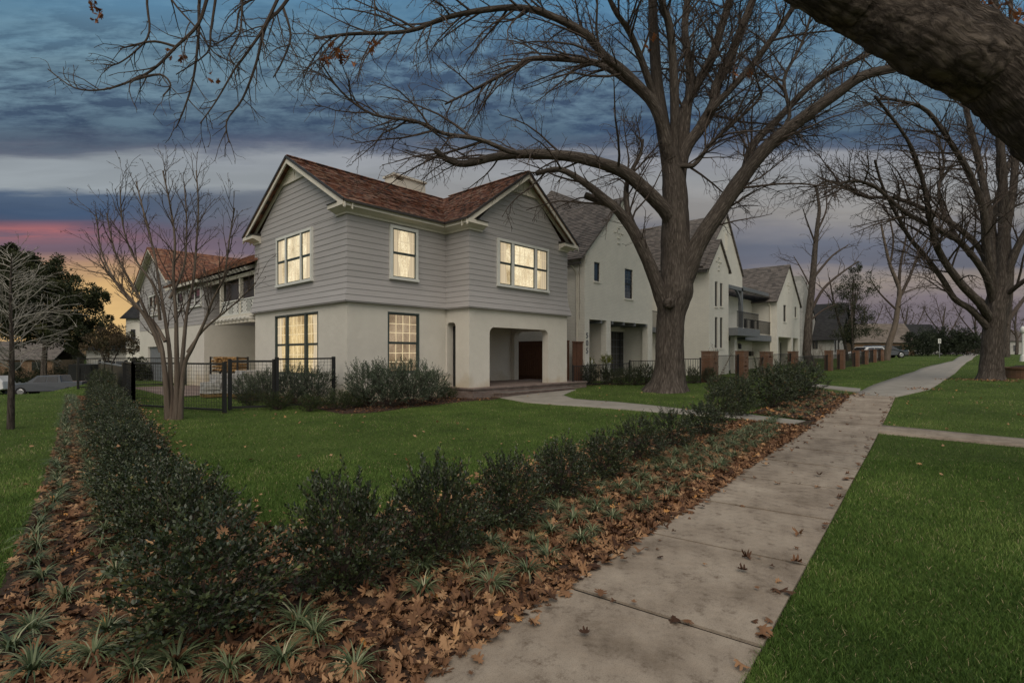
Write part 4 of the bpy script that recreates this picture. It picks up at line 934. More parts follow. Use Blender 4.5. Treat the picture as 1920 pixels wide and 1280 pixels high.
mb.box(8.93, 9.0, Kt, y1, zt_-.05, zt_); mb.box(8.93, 9.0, Kt, y1, zb, zb+.05); mb.box(8.985, 9.0, Kt, y1, zb+.05, zt_-.05)
npan = 4; per = (y1-Kt)/npan; zh, zl = zt_-.05, zb+.05; hh_ = zh-zl; w2 = per/2; slp = hh_/(w2*.95)
for k in range(npan):
    for half in (0, 1):
        for c in range(-5, 6):
            c0 = c*.17; pts_ = []
            # z (down) = c0 + slp*u inside one half panel
            ua = max(0, -c0/slp); ub = min(w2, (hh_-c0)/slp)
            if ub-ua < .03: continue
            y_a = Kt+per*k+(w2-ua if half == 0 else w2+ua); y_b = Kt+per*k+(w2-ub if half == 0 else w2+ub)
            mb.beam((8.965, y_a, zh-(c0+slp*ua)), (8.965, y_b, zh-(c0+slp*ub)), .05, .03, up=(1, 0, 0))
mb.build('chevron_railing', M['wtrim'], rw)
mb = MB(); mb.box(8.975, 8.984, Kt+.1, y1-.1, zb+.05, zt_-.05)
mb.build('rail_backing', M['mesh_in'], rw)
for k in range(10):
    y = Kt+.25+k*(y1-Kt-.3)/9; m2_ = MB(); m2_.tube([(8.55, y, 3.2), (8.62, y, 3.14), (9.6, y, 3.16)], [.06, .085, .085], 8); m2_.build('joist_end', M['rafter'], rw)
mb = MB(); mb.box(8.7, 8.95, Kt+.02, y1, 2.98, 3.07); mb.build('joist_beam', M['cream'], rw)
window(rw, 's', Ax, TY(379, Ax), TY(356, Ax), 4.05, 5.08, (1, 1), glass='darkglass', sash='sashd', cols=(1,), rows=(2,))
window(rw, 's', Ax, TY(346, Ax), TY(334, Ax), 4.0, 5.05, (1,), glass='darkglass', sash='sashd', cols=(1,), rows=(2,))
window(rw, 's', Ax, 37.4, 39.3, 4.0, 5.3, (1, 1), glass='darkglass', sash='sashd', cols=(1,), rows=(2,))
mb = MB(); fbox(mb, 's', Ax, 36.6, 39.8, -.2, -.12, -.2, 2.1); mb.build('garage_door', M['grey'], rw)

# ------------------------------------------------------------------ white brick neighbours
def pent(mb, pl, c, u0, u1, z0, ze0, ze1, ua, za, th, holes=()):
    zc = min(ze0, ze1); wall(mb, pl, c, u0, u1, z0, zc, th, holes)
    fprism(mb, pl, c, [(u0, zc), (u1, zc), (u1, ze1), (ua, za), (u0, ze0)] if ze0 > zc or ze1 > zc else [(u0, zc), (u1, zc), (ua, za)], -th, 0)
def dwin(parent, pl, c, u0, u1, z0, z1, cols=2, rows=2, rec=.1, sill=True, lights=(1,), double=False, extra=0):
    window(parent, pl, c, u0, u1, z0, z1, lights, trim='black', sash='sashd', glass='darkglass', o=-rec, tw=.035, cols=(cols,), rows=(rows,), sill=False, double=double, mull=.05, tout=.04, grille='grey' if cols > 2 or rows > 2 else None)
    if sill:
        mb = MB(); fbox(mb, pl, c, u0-.05, u1+.05, -.1, .05, z0-.09, z0-.002); mb.build('sill', M['wbrick'], parent)
def sprig_cross(mb, pl, c, u, z, k=1.0):
    for du, dz, w, h in ((0, .22, .2, .05), (0, -.22, .2, .05), (-.3, 0, .2, .05), (.3, 0, .2, .05), (0, 0, .2, .05), (0, -.45, .2, .05), (-.12, .11, .06, .05), (.12, -.11, .06, .05)):
        fbox(mb, pl, c, u+(du-w/2)*k, u+(du+w/2)*k, .0, .04, z+dz*k, z+(dz+h)*k)
# --- 505
c5 = 15.0
n5 = thing('white_brick_house', (SX(1096.5, c5), c5, .3), 'white brick gabled house numbered 505 with grey shingle roof, left of the big tree', 'house')
X0, X1 = SX(1096.5, c5), SX(1223, c5); XA = SX(1167.5, c5); ZA = SZ(1167.5, 372, c5); ZE = SZ(1096.5, 474, c5)
ptop = SZ(1160, 603, c5); pcol = (SX(1105, c5), SX(1137, c5), SX(1145, c5), SX(1214.5, c5))
hs = [(SX(1114, c5), SX(1125, c5), SZ(1120, 527.5, c5), SZ(1120, 492, c5)), (SX(1171.5, c5), SX(1186.5, c5), SZ(1180, 560, c5), SZ(1180, 505, c5))]
mb = MB()
wall(mb, 't', c5, X0, X1, 0, ptop, .35, [(pcol[0], pcol[1], -.0, ptop-.0001), (pcol[2], pcol[3], -.0, ptop-.0001)])
pent(mb, 't', c5, X0, X1, ptop, ZE, ZE, XA, ZA, .3, hs)
mb.box(X0, X0+.3, c5+.35, 24, 0, ZE); mb.box(X1-.3, X1, c5+.35, 24, 0, ZE)
mb.build('brick_wall', M['wbrick'], n5)
mb = MB(); bk = c5+1.7
pw = (SX(1146, bk), SX(1182, bk))
wall(mb, 't', bk, X0+.3, X1-.3, 0, ptop+.3, .2, [(pw[0], pw[1], .35, SZ(1164, 622, bk))]); mb.box(X0+.3, X1-.3, c5+.3, bk, ptop+.02, ptop+.12)
mb.box(pcol[1]+.12, pcol[1]+.22, c5+.35, bk, 0, ptop)
mb.build('porch_wall', M['stucco'], n5)
dwin(n5, 't', bk, pw[0], pw[1], .35, SZ(1164, 622, bk), cols=3, rows=6, lights=(1, 1), sill=False)
dwin(n5, 't', c5, *hs[0], cols=1, rows=1); dwin(n5, 't', c5, *hs[1], cols=2, rows=3, double=True)
for k in range(5):
    x = SX(1128+k*21, c5); m2_ = MB(); m2_.box(x-.06, x+.06, c5+.0, bk, ptop-.16, ptop+.0); m2_.build('porch_beam', M['grey'], n5)
mb = MB(); a, b = SX(1110.5, c5+.6), SX(1125, c5+.6); mb.box(a, b, bk-.22, bk-.0, 1.55, 1.92)
mb.prism([(a-.02, bk-.24, 1.92), (a-.02, bk, 1.92), (a-.02, bk, 2.0)], (b-a+.04, 0, 0)); mb.build('mailbox', M['black'], n5)
mb = MB(); sprig_cross(mb, 't', c5, SX(1160, c5), SZ(1160, 438, c5), 1.25)
for k in range(6): fbox(mb, 't', c5, X0, X0+.05+.05*k, .0, .04, ZE-.5+.09*k, ZE-.44+.09*k)
mb.build('brick_relief', M['wbrick'], n5)
mb = MB(); ov5 = .12
sl5 = (ZA-ZE)/(XA-X0)
roofp(mb, (X0-.45, c5-ov5, ZE-.45*sl5*.75), (X0-.45, 27, ZE-.45*sl5*.75), (XA, c5-ov5, ZA+.06), (XA, 27, ZA+.06))
roofp(mb, (X1+.45, c5-ov5, ZE-.45*sl5*.75), (X1+.45, 27, ZE-.45*sl5*.75), (XA, c5-ov5, ZA+.06), (XA, 27, ZA+.06))
mb.build('roof', M['asph1'], n5)
KB = 20.5; kx = SX(1034, KB); kz = SZ(1034, 357, KB)
mb = MB(); roofp(mb, (kx-2.6, KB-3.4, 6.6), (36, KB-3.4, 6.6), (kx, KB, kz), (36, KB, kz)); roofp(mb, (kx-2.6, KB+4.2, 6.6), (36, KB+4.2, 6.6), (kx, KB, kz), (36, KB, kz))
roofp(mb, (kx-2.6, KB-3.4, 6.6), (kx-2.6, KB+4.2, 6.6), (kx, KB, kz), (kx, KB+.01, kz))
mb.build('roof', M['asph0'], n5)
mb = MB(); mb.box(kx-2.2, 36, KB-2.9, KB+3.8, 0, 6.62); mb.build('rear_block', M['wbrick'], n5)
mb = MB(); mb.box(X0-.56, X0-.44, c5-.1, 22, ZE-.62, ZE-.5); mb.build('gutter', M['patina'], n5)
mb = MB(); mb.tube([(X0-.48, c5+.5, ZE-.6), (X0-.2, c5+.45, ZE-.85), (X0-.06, c5+.45, ZE-1.1), (X0-.06, c5+.45, .3)], [.045]*4, 8); mb.build('downspout', M['cream'], n5)
mb = MB(); mb.tube([(SX(1111, 19)-.6, 19, 8.2), (SX(1111, 19)-.6, 19, 9.0)], [.05, .05], 8); mb.build('vent_pipe', M['grey'], n5)
# numerals 5 0 5
def numerals(txt, size, loc, parent, mat):
    cu = bpy.data.curves.new('numerals', 'FONT'); cu.body = txt; cu.size = size; cu.extrude = .015; cu.align_x = 'CENTER'; cu.space_line = .95; cu.offset = .002
    ob = bpy.data.objects.new('numerals_tmp', cu); COL.objects.link(ob); bpy.context.view_layer.update()
    me = bpy.data.meshes.new_from_object(ob.evaluated_get(bpy.context.evaluated_depsgraph_get())); bpy.data.objects.remove(ob)
    R_ = Matrix.Rotation(pi/2, 4, 'X'); me.transform(Matrix.Translation(Vector(loc)-ORG[parent.name]) @ R_); me.materials.clear(); me.materials.append(mat)
    o = bpy.data.objects.new('numerals', me); COL.objects.link(o); o.parent = parent; return o
zt5 = SZ(1101, 622, c5); zb5 = SZ(1101, 661, c5)
numerals('5\n0\n5', (zt5-zb5)/2.62, (SX(1101, c5)-.03, c5-.02, zt5-(zt5-zb5)/3.35), n5, M['grey'])
# --- small link with balcony between the two white houses
lk = thing('white_brick_link', (X1, c5+1.5, .3), 'recessed white brick bay with iron balcony just left of the big trunk', 'house wing')
mb = MB(); mb.box(X1+.01, X1+3.6, c5+1.5, 24, 0, 6.6); mb.build('brick_wall', M['wbrick'], lk)
mb = MB(); mb.box(X1+.02, X1+3.5, c5+.5, c5+1.5, 3.0, 3.3); mb.build('balcony_floor', M['grey'], lk)
mb = MB(); mb.box(X1+.02, X1+3.5, c5+.5, c5+.54, 4.25, 4.3)
for k in range(30): mb.box(X1+.05+k*.115, X1+.065+k*.115, c5+.51, c5+.53, 3.3, 4.25)
mb.build('balcony_railing', M['black'], lk)
mb = MB(); fbox(mb, 't', c5+1.5, X1+.3, X1+1.3, 0, .04, .4, 2.5); mb.build('door', M['sashd'], lk)
mb = MB(); roofp(mb, (X1-.1, c5+1.2, 6.5), (X1+4, c5+1.2, 6.5), (X1-.1, 22, 9.4), (X1+4, 22, 9.4)); mb.build('roof', M['asph0'], lk)
# --- second house
c6 = 13.0
b6 = thing('white_brick_house', (SX(1330, c6), c6, .4), 'largest white brick house right of the big trunk, two nested gables and a corner balcony', 'house')
P0, P1, P2 = SX(1330, c6), SX(1366, c6), SX(1400, c6)
gA = (SX(1349, c6), SZ(1349, 450, c6)); gE = SZ(1329, 494, c6)
BA = (SX(1361.5, c6+.4), SZ(1361.5, 402.5, c6+.4)); BE_ = SZ(1399, 519, c6+.4)
w6 = []
for a, b, y0, y1_ in ((1340.5, 1345.5, 574, 527), (1350, 1355, 574, 530), (1340.5, 1345.5, 652, 594), (1350, 1355, 652, 595)):
    w6.append((SX(a, c6), SX(b, c6), SZ(a, y0, c6), SZ(a, y1_, c6)))
mb = MB()
def col_wall(u0, u1, hs2, z0, z1):  # holes stacked in the same columns
    us = sorted(set([u0, u1]+[h[0] for h in hs2]+[h[1] for h in hs2]))
    for a, b in zip(us[:-1], us[1:]):
        hh = sorted([(h[2], h[3]) for h in hs2 if h[0] <= a+1e-5 and h[1] >= b-1e-5]); z = z0
        for za, zb in hh: fbox(mb, 't', c6, a, b, -.3, 0, z, za); z = zb
        fbox(mb, 't', c6, a, b, -.3, 0, z, z1)
col_wall(P0, P1, w6, 0, gE)
fprism(mb, 't', c6, [(P0, gE), (P1, gE), (P1, gE+.02), (gA[0], gA[1])], -.3, 0)
mb.box(P0, P0+.3, c6+.3, 26, 0, gE)
floor6 = SZ(1380, 612, c6)+.0; top6 = SZ(1380, 533, c6)
fprism(mb, 't', c6+.4, [(P1+.001, top6), (P2+.3, top6-.0), (P2+.3, BE_), (BA[0], BA[1]), (BA[0]-3.9, BE_), (BA[0]-3.9, BE_-.4), (P1+.001, BE_-.4)], -.3, 0)
mb.box(P1, P2+.3, c6+2.6, c6+2.8, 0, top6+.5); mb.box(P1-.0, P1+.2, c6+.3, c6+2.6, 0, top6+.4); mb.box(P2+.1, P2+.3, c6+2.8, 26, 0, top6)
mb.box(SX(1380, c6), SX(1385, c6), c6+.1, c6+.4, 0, floor6-.3)
sprig_cross(mb, 't', c6, gA[0]-.1, SZ(1349, 492, c6), 1.2)
fbox(mb, 't', c6+.4, BA[0]-.12, BA[0]-.08, 0, .04, 8.6, 9.7); fbox(mb, 't', c6+.4, BA[0]+.12, BA[0]+.16, 0, .04, 8.6, 9.7); fbox(mb, 't', c6+.4, BA[0]-.12, BA[0]+.16, 0, .04, 9.7, 9.76)
mb.build('brick_wall', M['wbrick'], b6)
for h in w6: dwin(b6, 't', c6, *h, cols=1, rows=1)
mb = MB()
s1 = (gA[1]-gE)/(gA[0]-P0)
roofp(mb, (P0-.35, c6-.12, gE-.35*s1), (P0-.35, 24, gE-.35*s1), (gA[0], c6-.12, gA[1]+.06), (gA[0], 24, gA[1]+.06)); roofp(mb, (P1+.25, c6-.12, gE-.2*s1), (P1+.25, c6+.4, gE-.2*s1), (gA[0], c6-.12, gA[1]+.06), (gA[0], c6+.4, gA[1]+.06))
s2_ = (BA[1]-BE_)/3.9
roofp(mb, (P2+.35, c6+.28, BE_-.05), (P2+.35, 24, BE_-.05), (BA[0], c6+.28, BA[1]+.05), (BA[0], 24, BA[1]+.05)); roofp(mb, (BA[0]-4.1, c6+.28, BE_-.2), (BA[0]-4.1, 24, BE_-.2), (BA[0], c6+.28, BA[1]+.05), (BA[0], 24, BA[1]+.05))
mb.build('roof', M['asph1'], b6)
mb = MB(); roofp(mb, (27.8, 17.5, 6.6), (40, 17.5, 6.6), (29, 22.5, 10.4), (40, 22.5, 10.4)); roofp(mb, (27.8, 28, 6.6), (40, 28, 6.6), (29, 22.5, 10.4), (40, 22.5, 10.4)); mb.build('roof', M['asph0'], b6)
mb = MB(); mb.box(P0-.5, P0-.36, c6, 20, gE-.55, gE-.42); mb.build('gutter', M['patina'], b6)
mb = MB()
fl6 = SZ(1385, 615, c6); mb.box(P1+.02, P2+.9, c6-.6, c6+2.6, fl6-.55, fl6-.05); mb.box(P2+.9, SX(1427, c6+1.2), c6+.4, c6+2.6, fl6-.75, fl6-.3)
mb.box(P1+.02, P2+.3, c6+.35, c6+.55, top6-.25, top6); mb.box(P2+.05, P2+.3, c6+.35, c6+.6, fl6, top6)
mb.box(P2+.3, SX(1427, c6+1.2), c6+.6, c6+.75, SZ(1420, 556, c6+1), SZ(1420, 550, c6+1)+.1)
for q in range(6):
    a = pi/2*q/6; b = pi/2*(q+1)/6; R_ = 1.5; cx = P2-1.4; cz = top6-1.6
    mb.beam((cx+R_*math.sin(a), c6+.45, cz+R_*math.cos(a)), (cx+R_*math.sin(b), c6+.45, cz+R_*math.cos(b)), .14, .14, up=(0, 1, 0))
mb.build('balcony', M['grey'], b6)
mb = MB(); mb.box(P1+.05, P2+.85, c6-.55, c6-.51, fl6+1.0, fl6+1.05)
x = P1+.05
while x < P2+.85: mb.box(x, x+.018, c6-.54, c6-.52, fl6, fl6+1.0); x += .115
x = P2+.9
mb.box(P2+.9, SX(1427, c6+1.2), c6+.45, c6+.49, fl6+.75, fl6+.8)
while x < SX(1427, c6+1.2): mb.box(x, x+.018, c6+.46, c6+.48, fl6-.2, fl6+.75); x += .115
mb.build('balcony_railing', M['black'], b6)
mb = MB(); fbox(mb, 't', c6+2.6, P1+.6, P1+2.6, 0, .04, fl6, fl6+2.1); mb.build('balcony_door', M['darkglass'], b6)
for a, b in ((1368, 1376), (1386, 1394)):
    mb = MB(); mb.box(SX(a, c6+2.6), SX(b, c6+2.6), c6+2.54, c6+2.6, .4, 2.7); mb.build('door', M['sashd'], b6)
def lantern(parent, x, y, z):
    mb = MB(); mb.box(x-.08, x+.08, y-.2, y-.04, z, z+.3); mb.prism([(x-.12, y-.24, z+.3), (x+.12, y-.24, z+.3), (x+.12, y, z+.3), (x-.12, y, z+.3)], (0, 0, .03)); mb.tube([(x, y-.12, z+.33), (x, y-.12, z+.45)], [.05, .01], 6); mb.box(x-.02, x+.02, y-.05, y, z+.1, z+.4)
    mb.build('wall_lantern', M['black'], parent)
lantern(b6, SX(1384, c6+.1), c6+.1, 2.0)
# --- third house
c7 = 13.0
b7 = thing('white_brick_house', (SX(1457, c7), c7, .5), 'third white brick house with one steep gable beyond the grey balconies', 'house')
Q0, Q1, QA = SX(1457, c7), SX(1499.5, c7), SX(1479, c7); QZ = SZ(1479, 497, c7); QE = SZ(1457, 561, c7); pt7 = SZ(1470, 632, c7)
w7 = [(SX(1469, c7), SX(1474, c7), SZ(1470, 603, c7), SZ(1470, 571.5, c7)), (SX(1490, c7), SX(1493.5, c7), SZ(1491, 595, c7), SZ(1491, 575, c7))]
mb = MB(); wall(mb, 't', c7, Q0, Q1, 0, pt7, .3, [(SX(1459.5, c7), SX(1484, c7), 0, pt7-.001), (SX(1487, c7), SX(1496.5, c7), 0, pt7-.001)])
pent(mb, 't', c7, Q0, Q1, pt7, QE, QE, QA, QZ, .3, w7)
mb.box(Q0, Q0+.3, c7+.3, 24, 0, QE); mb.box(Q1-.3, Q1, c7+.3, 24, 0, QE); mb.box(Q0+.3, Q1-.3, c7+1.5, c7+1.7, 0, pt7+.4); mb.box(Q0+.3, Q1-.3, c7+.3, c7+1.5, pt7+.01, pt7+.1)
mb.box(P2+.3, Q0, c7+1.9, c7+2.1, 0, QE); sprig_cross(mb, 't', c7, QA, SZ(1479, 536, c7), 1.3)
mb.build('brick_wall', M['wbrick'], b7)
for h in w7: dwin(b7, 't', c7, *h, cols=1, rows=1)
mb = MB(); s7 = (QZ-QE)/(QA-Q0)
roofp(mb, (Q0-.4, c7-.12, QE-.2), (Q0-.4, 26, QE-.2), (QA, c7-.12, QZ+.05), (QA, 26, QZ+.05)); roofp(mb, (Q1+.3, c7-.12, QE-.2), (Q1+.3, 26, QE-.2), (QA, c7-.12, QZ+.05), (QA, 26, QZ+.05)); mb.build('roof', M['asph1'], b7)
mb = MB(); zr7 = SZ(1400, 547, c7+.6); roofp(mb, (P2+.4, c7+.5, zr7), (Q0-.1, c7+.5, zr7), (P2+.4, c7+8, zr7+3.3), (Q0+1.5, c7+8, zr7+3.3)); mb.build('roof', M['asph0'], b7)
mb = MB(); mb.tube([(Q0-.2, c7+.6, QE-.25), (Q0-.06, c7+.5, QE-.5), (Q0-.06, c7+.5, .4)], [.06]*3, 8); mb.build('downspout', M['cream'], b7)
mb = MB(); x = SX(1463, c7+1.5); mb.box(x, x+1.0, c7+1.45, c7+1.5, .5, 2.7); mb.build('door', M['sashd'], b7)
lantern(b7, SX(1475, c7+1.5), c7+1.5, 2.1); lantern(b7, SX(1416, c7+1.9), c7+1.9, 2.2)
mb = MB(); x = SX(1406, c7+1.9); mb.box(x-.3, x+.3, c7+1.7, c7+1.9, 1.5, 1.9); mb.build('mailbox', M['black'], b7)
# --- white cottage with charcoal roof
c8 = 13.0
b8 = thing('dark_roofed_cottage', (SX(1519, c8), c8, .7), 'white brick cottage with charcoal roof and a tall worn chimney, farthest along the street', 'house')
S8 = 70.0; T8 = 13.9; ew = 3.95; za8 = 7.8
mb = MB(); pent(mb, 't', T8, S8, S8+6, .3, ew, ew, S8+3, za8-.25, .3, [(S8+.4, S8+1.2, 1.9, 3.4), (S8+2.0, S8+3.0, .9, 3.5)])
mb.box(S8, S8+.3, T8+.3, 18, .3, ew); mb.box(S8-8, S8, 17.5, 17.8, .3, ew+.3)
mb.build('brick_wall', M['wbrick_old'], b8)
dwin(b8, 't', T8, S8+.4, S8+1.2, 1.9, 3.4, cols=1, sill=False); dwin(b8, 't', T8, S8+2.0, S8+3.0, .9, 3.5, cols=1, sill=False)
mb = MB(); fbox(mb, 's', S8, 15.55, 16.3, .0, .05, 2.3, 3.4); mb.build('window', M['darkglass'], b8)
mb = MB(); q8 = (za8-ew)/3
roofp(mb, (S8-.5, T8-.9, ew-.5*q8), (S8-.5, 19, ew-.5*q8), (S8+3, T8-.9, za8), (S8+3, 19, za8)); roofp(mb, (S8+6.5, T8-.9, ew-.5*q8), (S8+6.5, 19, ew-.5*q8), (S8+3, T8-.9, za8), (S8+3, 19, za8))
fprism(mb, 't', T8-.55, [(S8-.4, ew-.4*q8-.1), (S8+3, za8-.1), (S8+6.4, ew-.4*q8-.1), (S8+6.4, ew-.4*q8-.5), (S8+3, za8-1.5), (S8-.4, ew-.4*q8-.5)], -.1, .1)
u0q, u1q = SX(1488, c8+3), SX(1531, c8+3); uaq = SX(1512, c8+3); zq = SZ(1512, 527, c8+3); zq0 = SZ(1520, 600, c8+3)
roofp(mb, (u0q, c8+3, zq0), (u0q, c8+12, zq0), (uaq, c8+3, zq), (uaq, c8+12, zq)); roofp(mb, (u1q, c8+3, zq0), (u1q, c8+12, zq0), (uaq, c8+3, zq), (uaq, c8+12, zq)); mb.build('roof', M['dark1'], b8)
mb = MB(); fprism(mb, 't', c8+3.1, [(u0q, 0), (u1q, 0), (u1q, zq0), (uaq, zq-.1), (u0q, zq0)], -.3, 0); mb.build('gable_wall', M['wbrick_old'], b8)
mb = MB(); a, b = SX(1499, c8+1.5), SX(1514, c8+1.5)
mb.prism([(a-.5, c8+1.2, 0), (b+.4, c8+1.2, 0), (b, c8+1.2, 5), (b-.3, c8+1.2, SZ(1505, 533, c8+1.5)), (a+.3, c8+1.2, SZ(1505, 533, c8+1.5)), (a, c8+1.2, 5)], (0, 1.4, 0))
mb.box(a+.6, b-.6, c8+1.5, c8+2.3, SZ(1505, 533, c8+1.5), SZ(1505, 518, c8+1.5)); mb.build('chimney', M['wbrick_old'], b8)

# ------------------------------------------------------------------ fences
def wire_panel(mb, a, b, z0, z1, step=.1, w=.006):
    a, b = Vector(a), Vector(b); n = int((b-a).length/step)
    for k in range(1, n):
        p = a.lerp(b, k/n); mb.beam((p.x, p.y, p.z+z0), (p.x, p.y, p.z+z1), w)
    m_ = int((z1-z0)/step)
    for k in range(1, m_): z = z0+(z1-z0)*k/m_; mb.beam(a+Vector((0, 0, z)), b+Vector((0, 0, z)), w)
def wire_run(name, pts, top, label, cat='fence', posts=True, frame=.05, group=None, bottom=.08):
    pts = [Vector((p[0], p[1], zt(p[0], p[1]))) for p in pts]
    t = thing(name, pts[0], label, cat, group); rm = MB(); wm = MB()
    for a, b in zip(pts[:-1], pts[1:]):
        rm.beam(a+Vector((0, 0, top-.03)), b+Vector((0, 0, top-.03)), frame); rm.beam(a+Vector((0, 0, bottom)), b+Vector((0, 0, bottom)), frame)
        wire_panel(wm, a, b, bottom, top-.03)
    rm.build('rail', M['black'], t); wm.build('wire_mesh', M['black'], t)
    if posts:
        for p in pts:
            m_ = MB(); m_.box(p.x-.045, p.x+.045, p.y-.045, p.y+.045, p.z-.2, p.z+top+.03); m_.build('post', M['black'], t)
    return t
fa, fb = G(250, 764), G(421, 774)
ga_, gb_ = G(431, 769), G(514, 766)
wire_run('wire_fence', [fb, fa], 1.38, 'black wire mesh fence panel in front of the multi stemmed tree')
wire_run('wire_fence', [fa, G(236, 751)], 1.36, 'black mesh fence run going back along the left hedge')
wire_run('fence_gate', [ga_, gb_], 1.44, 'black mesh gate between two fence posts in front of the shrubs', 'gate', frame=.06)
wire_run('wire_fence', [G(519, 766), (8.5, 15.62)], 1.5, 'black wire mesh fence ending at the house corner under the triple window')
wire_run('wire_fence', [(4.3, 31.5), (6.6, 32.2), (8.8, 31.9)], 1.45, 'far black mesh fence across the back of the side yard')
q0 = G(233, 752); q1 = AD(187, 30)
fr = thing('hedge_fence', q0, 'black solid panel fence running back behind the left hedge', 'fence')
mb = MB(); mb.beam(q0+Vector((0, 0, .62)), q1+Vector((0, 0, .55)), .05, 1.1); mb.build('panel', M['black'], fr)
mb = MB(); mb.beam(q0+Vector((0, 0, 1.2)), q1+Vector((0, 0, 1.18)), .1, .05); mb.build('rail', M['grey'], fr)
for f in (0, .33, .66, 1):
    p = q0.lerp(q1, f); mb = MB(); mb.box(p.x-.06, p.x+.06, p.y-.06, p.y+.06, p.z-.2, p.z+1.32); mb.build('post', M['black'], fr)
def iron_run(a, b, top, label, z0=.1, cat='fence'):
    a, b = Vector((a[0], a[1], zt(a[0], a[1]))), Vector((b[0], b[1], zt(b[0], b[1]))); t = thing('iron_fence', a, label, cat); mb = MB(); n = max(2, int((b-a).length/.115))
    mb.beam(a+Vector((0, 0, top)), b+Vector((0, 0, top)), .035); mb.beam(a+Vector((0, 0, z0)), b+Vector((0, 0, z0)), .03); mb.build('rail', M['black'], t); mb = MB()
    for k in range(1, n): p = a.lerp(b, k/n); mb.beam(p+Vector((0, 0, z0)), p+Vector((0, 0, top)), .016)
    mb.build('pickets', M['black'], t)
    np_ = max(1, int((b-a).length/2.4))
    for k in range(np_+1):
        p = a.lerp(b, k/np_); mb = MB(); mb.box(p.x-.03, p.x+.03, p.y-.03, p.y+.03, p.z, p.z+top+.06); mb.build('post', M['black'], t)
    return t
FT = 13.55
iron_run((19.35, 14.1), (SX(1180, FT), FT), .98, 'black iron picket fence from the porch to the front of house 505')
iron_run((SX(1181, FT), FT), (SX(1236, FT-.6), FT-.6), 1.08, 'black iron picket fence behind shrubs just left of the big trunk')
iron_run((SX(1284, 11), 11.2), (SX(1313, 10.6), 10.6), 1.18, 'black iron picket fence just right of the big trunk')
def pier(px, w, ytop, D, label, slits=True, dpt=.45):
    p = AD(px, D); zt1 = H+(HY-ytop)/F*D; t = thing('brick_pillar', p, label, 'pillar', 'brick pillars of the front fences'); mb = MB(); z = p.z-.3; k = 0
    hh = .075; wu = w
    while z < zt1-.02:
        fr_ = (zt1-z)
        a, b = p.x-wu/2, p.x+wu/2
        if slits and 0 < fr_ < 1.0 and k % 3 == 1 and fr_ > .15:
            g1, g2 = sorted((random.uniform(a+.1, b-.1), random.uniform(a+.1, b-.1))); 
            if g2-g1 < .12: g2 = min(b-.08, g1+.15)
            mb.box(a, g1, p.y-dpt/2, p.y+dpt/2, z, z+hh-.004); mb.box(g2, b, p.y-dpt/2, p.y+dpt/2, z, z+hh-.004)
        else: mb.box(a, b, p.y-dpt/2, p.y+dpt/2, z, z+hh-.004)
        z += hh; k += 1
    mb.build('brickwork', M['brownbrick'], t); mb = MB(); mb.box(p.x-wu/2-.02, p.x+wu/2+.02, p.y-dpt/2-.02, p.y+dpt/2+.02, z, z+.05); mb.build('cap', M['brownbrick'], t)
    return p
PR_ = [(1331, 1.05, 661, 26.5), (1391, .75, 661, 28.8), (1437, .95, 661, 31), (1487, .7, 660, 33.5), (1554, .62, 658.5, 38.5), (1577, .62, 658, 40), (1605, .6, 657.5, 43), (1622, .55, 656.5, 45.5), (1638, .55, 656, 48), (1652, .5, 656, 50)]
pl_ = ['widest brick pillar with slits nearest the big trunk', 'second brick pillar from the big trunk, mostly behind a shrub', 'third wide brick pillar beside a black gate', 'fourth brick pillar at the gate of the third white house', 'fifth brick pillar standing on the open lawn, first of the far row', 'sixth brick pillar, second of the far row',
       'seventh brick pillar, third of the far row', 'eighth brick pillar in front of the white car', 'ninth brick pillar, second last of the far row', 'last brick pillar in front of the leaning tree']
ordp = ['first', 'second', 'third', 'fourth', 'fifth', 'sixth', 'seventh', 'eighth', 'ninth', 'tenth']
PP = [pier(*a, lab, k < 4) for k, (a, lab) in enumerate(zip(PR_, pl_))]
for k in range(len(PP)-1):
    a, b = PP[k], PP[k+1]; off = PR_[k][1]/2+.05
    u = (b-a).normalized(); iron_run(a+u*off, b-u*(PR_[k+1][1]/2+.05), 1.12 if k not in (0, 2) else 1.3, 'black iron fence between the %s and %s brick pillars from the big trunk' % (ordp[k], ordp[k+1]))
# wooden gate and fence between the houses
wf = thing('wooden_fence', (20.7, 15.2, .2), 'tall brown cedar board fence seen through the porch opening', 'fence')
for k in range(46):
    pass
mb = MB()
for k in range(80): y = 15.3+k*.145; mb.box(20.66, 20.685+.01*(k % 2), y, y+.138, .1, 2.26)
mb.box(20.6, 20.65, 15.3, 26.9, 2.1, 2.2); mb.box(20.6, 20.65, 15.3, 26.9, .5, .6); mb.build('boards', M['wood'], wf)
mb = MB(); mb.box(20.6, 20.72, 15.3, 26.9, 2.262, 2.3); mb.build('cap_rail', M['wood'], wf)
wg = thing('wooden_gate', (20.7, 15.1, .2), 'brown cedar gate with a handle between the porch and house 505', 'gate')
gx0, gx1 = 20.7, X0-.02; mb = MB(); n = int((gx1-gx0)/.145)
for k in range(n): x = gx0+k*(gx1-gx0)/n; mb.box(x, x+(gx1-gx0)/n-.008, 15.1+.008*(k % 2), 15.13, .25, 2.2)
mb.build('boards', M['wood'], wg); mb = MB(); mb.box(gx0, gx1, 15.06, 15.15, 2.203, 2.26); mb.build('cap_rail', M['wood'], wg)
mb = MB(); mb.box(gx0+1.55, gx0+1.6, 15.02, 15.09, 1.15, 1.35); mb.tube([(gx0+1.57, 15.04, 1.2), (gx0+1.48, 15.03, 1.2)], [.014, .014], 6); mb.build('handle', M['wtrim'], wg)
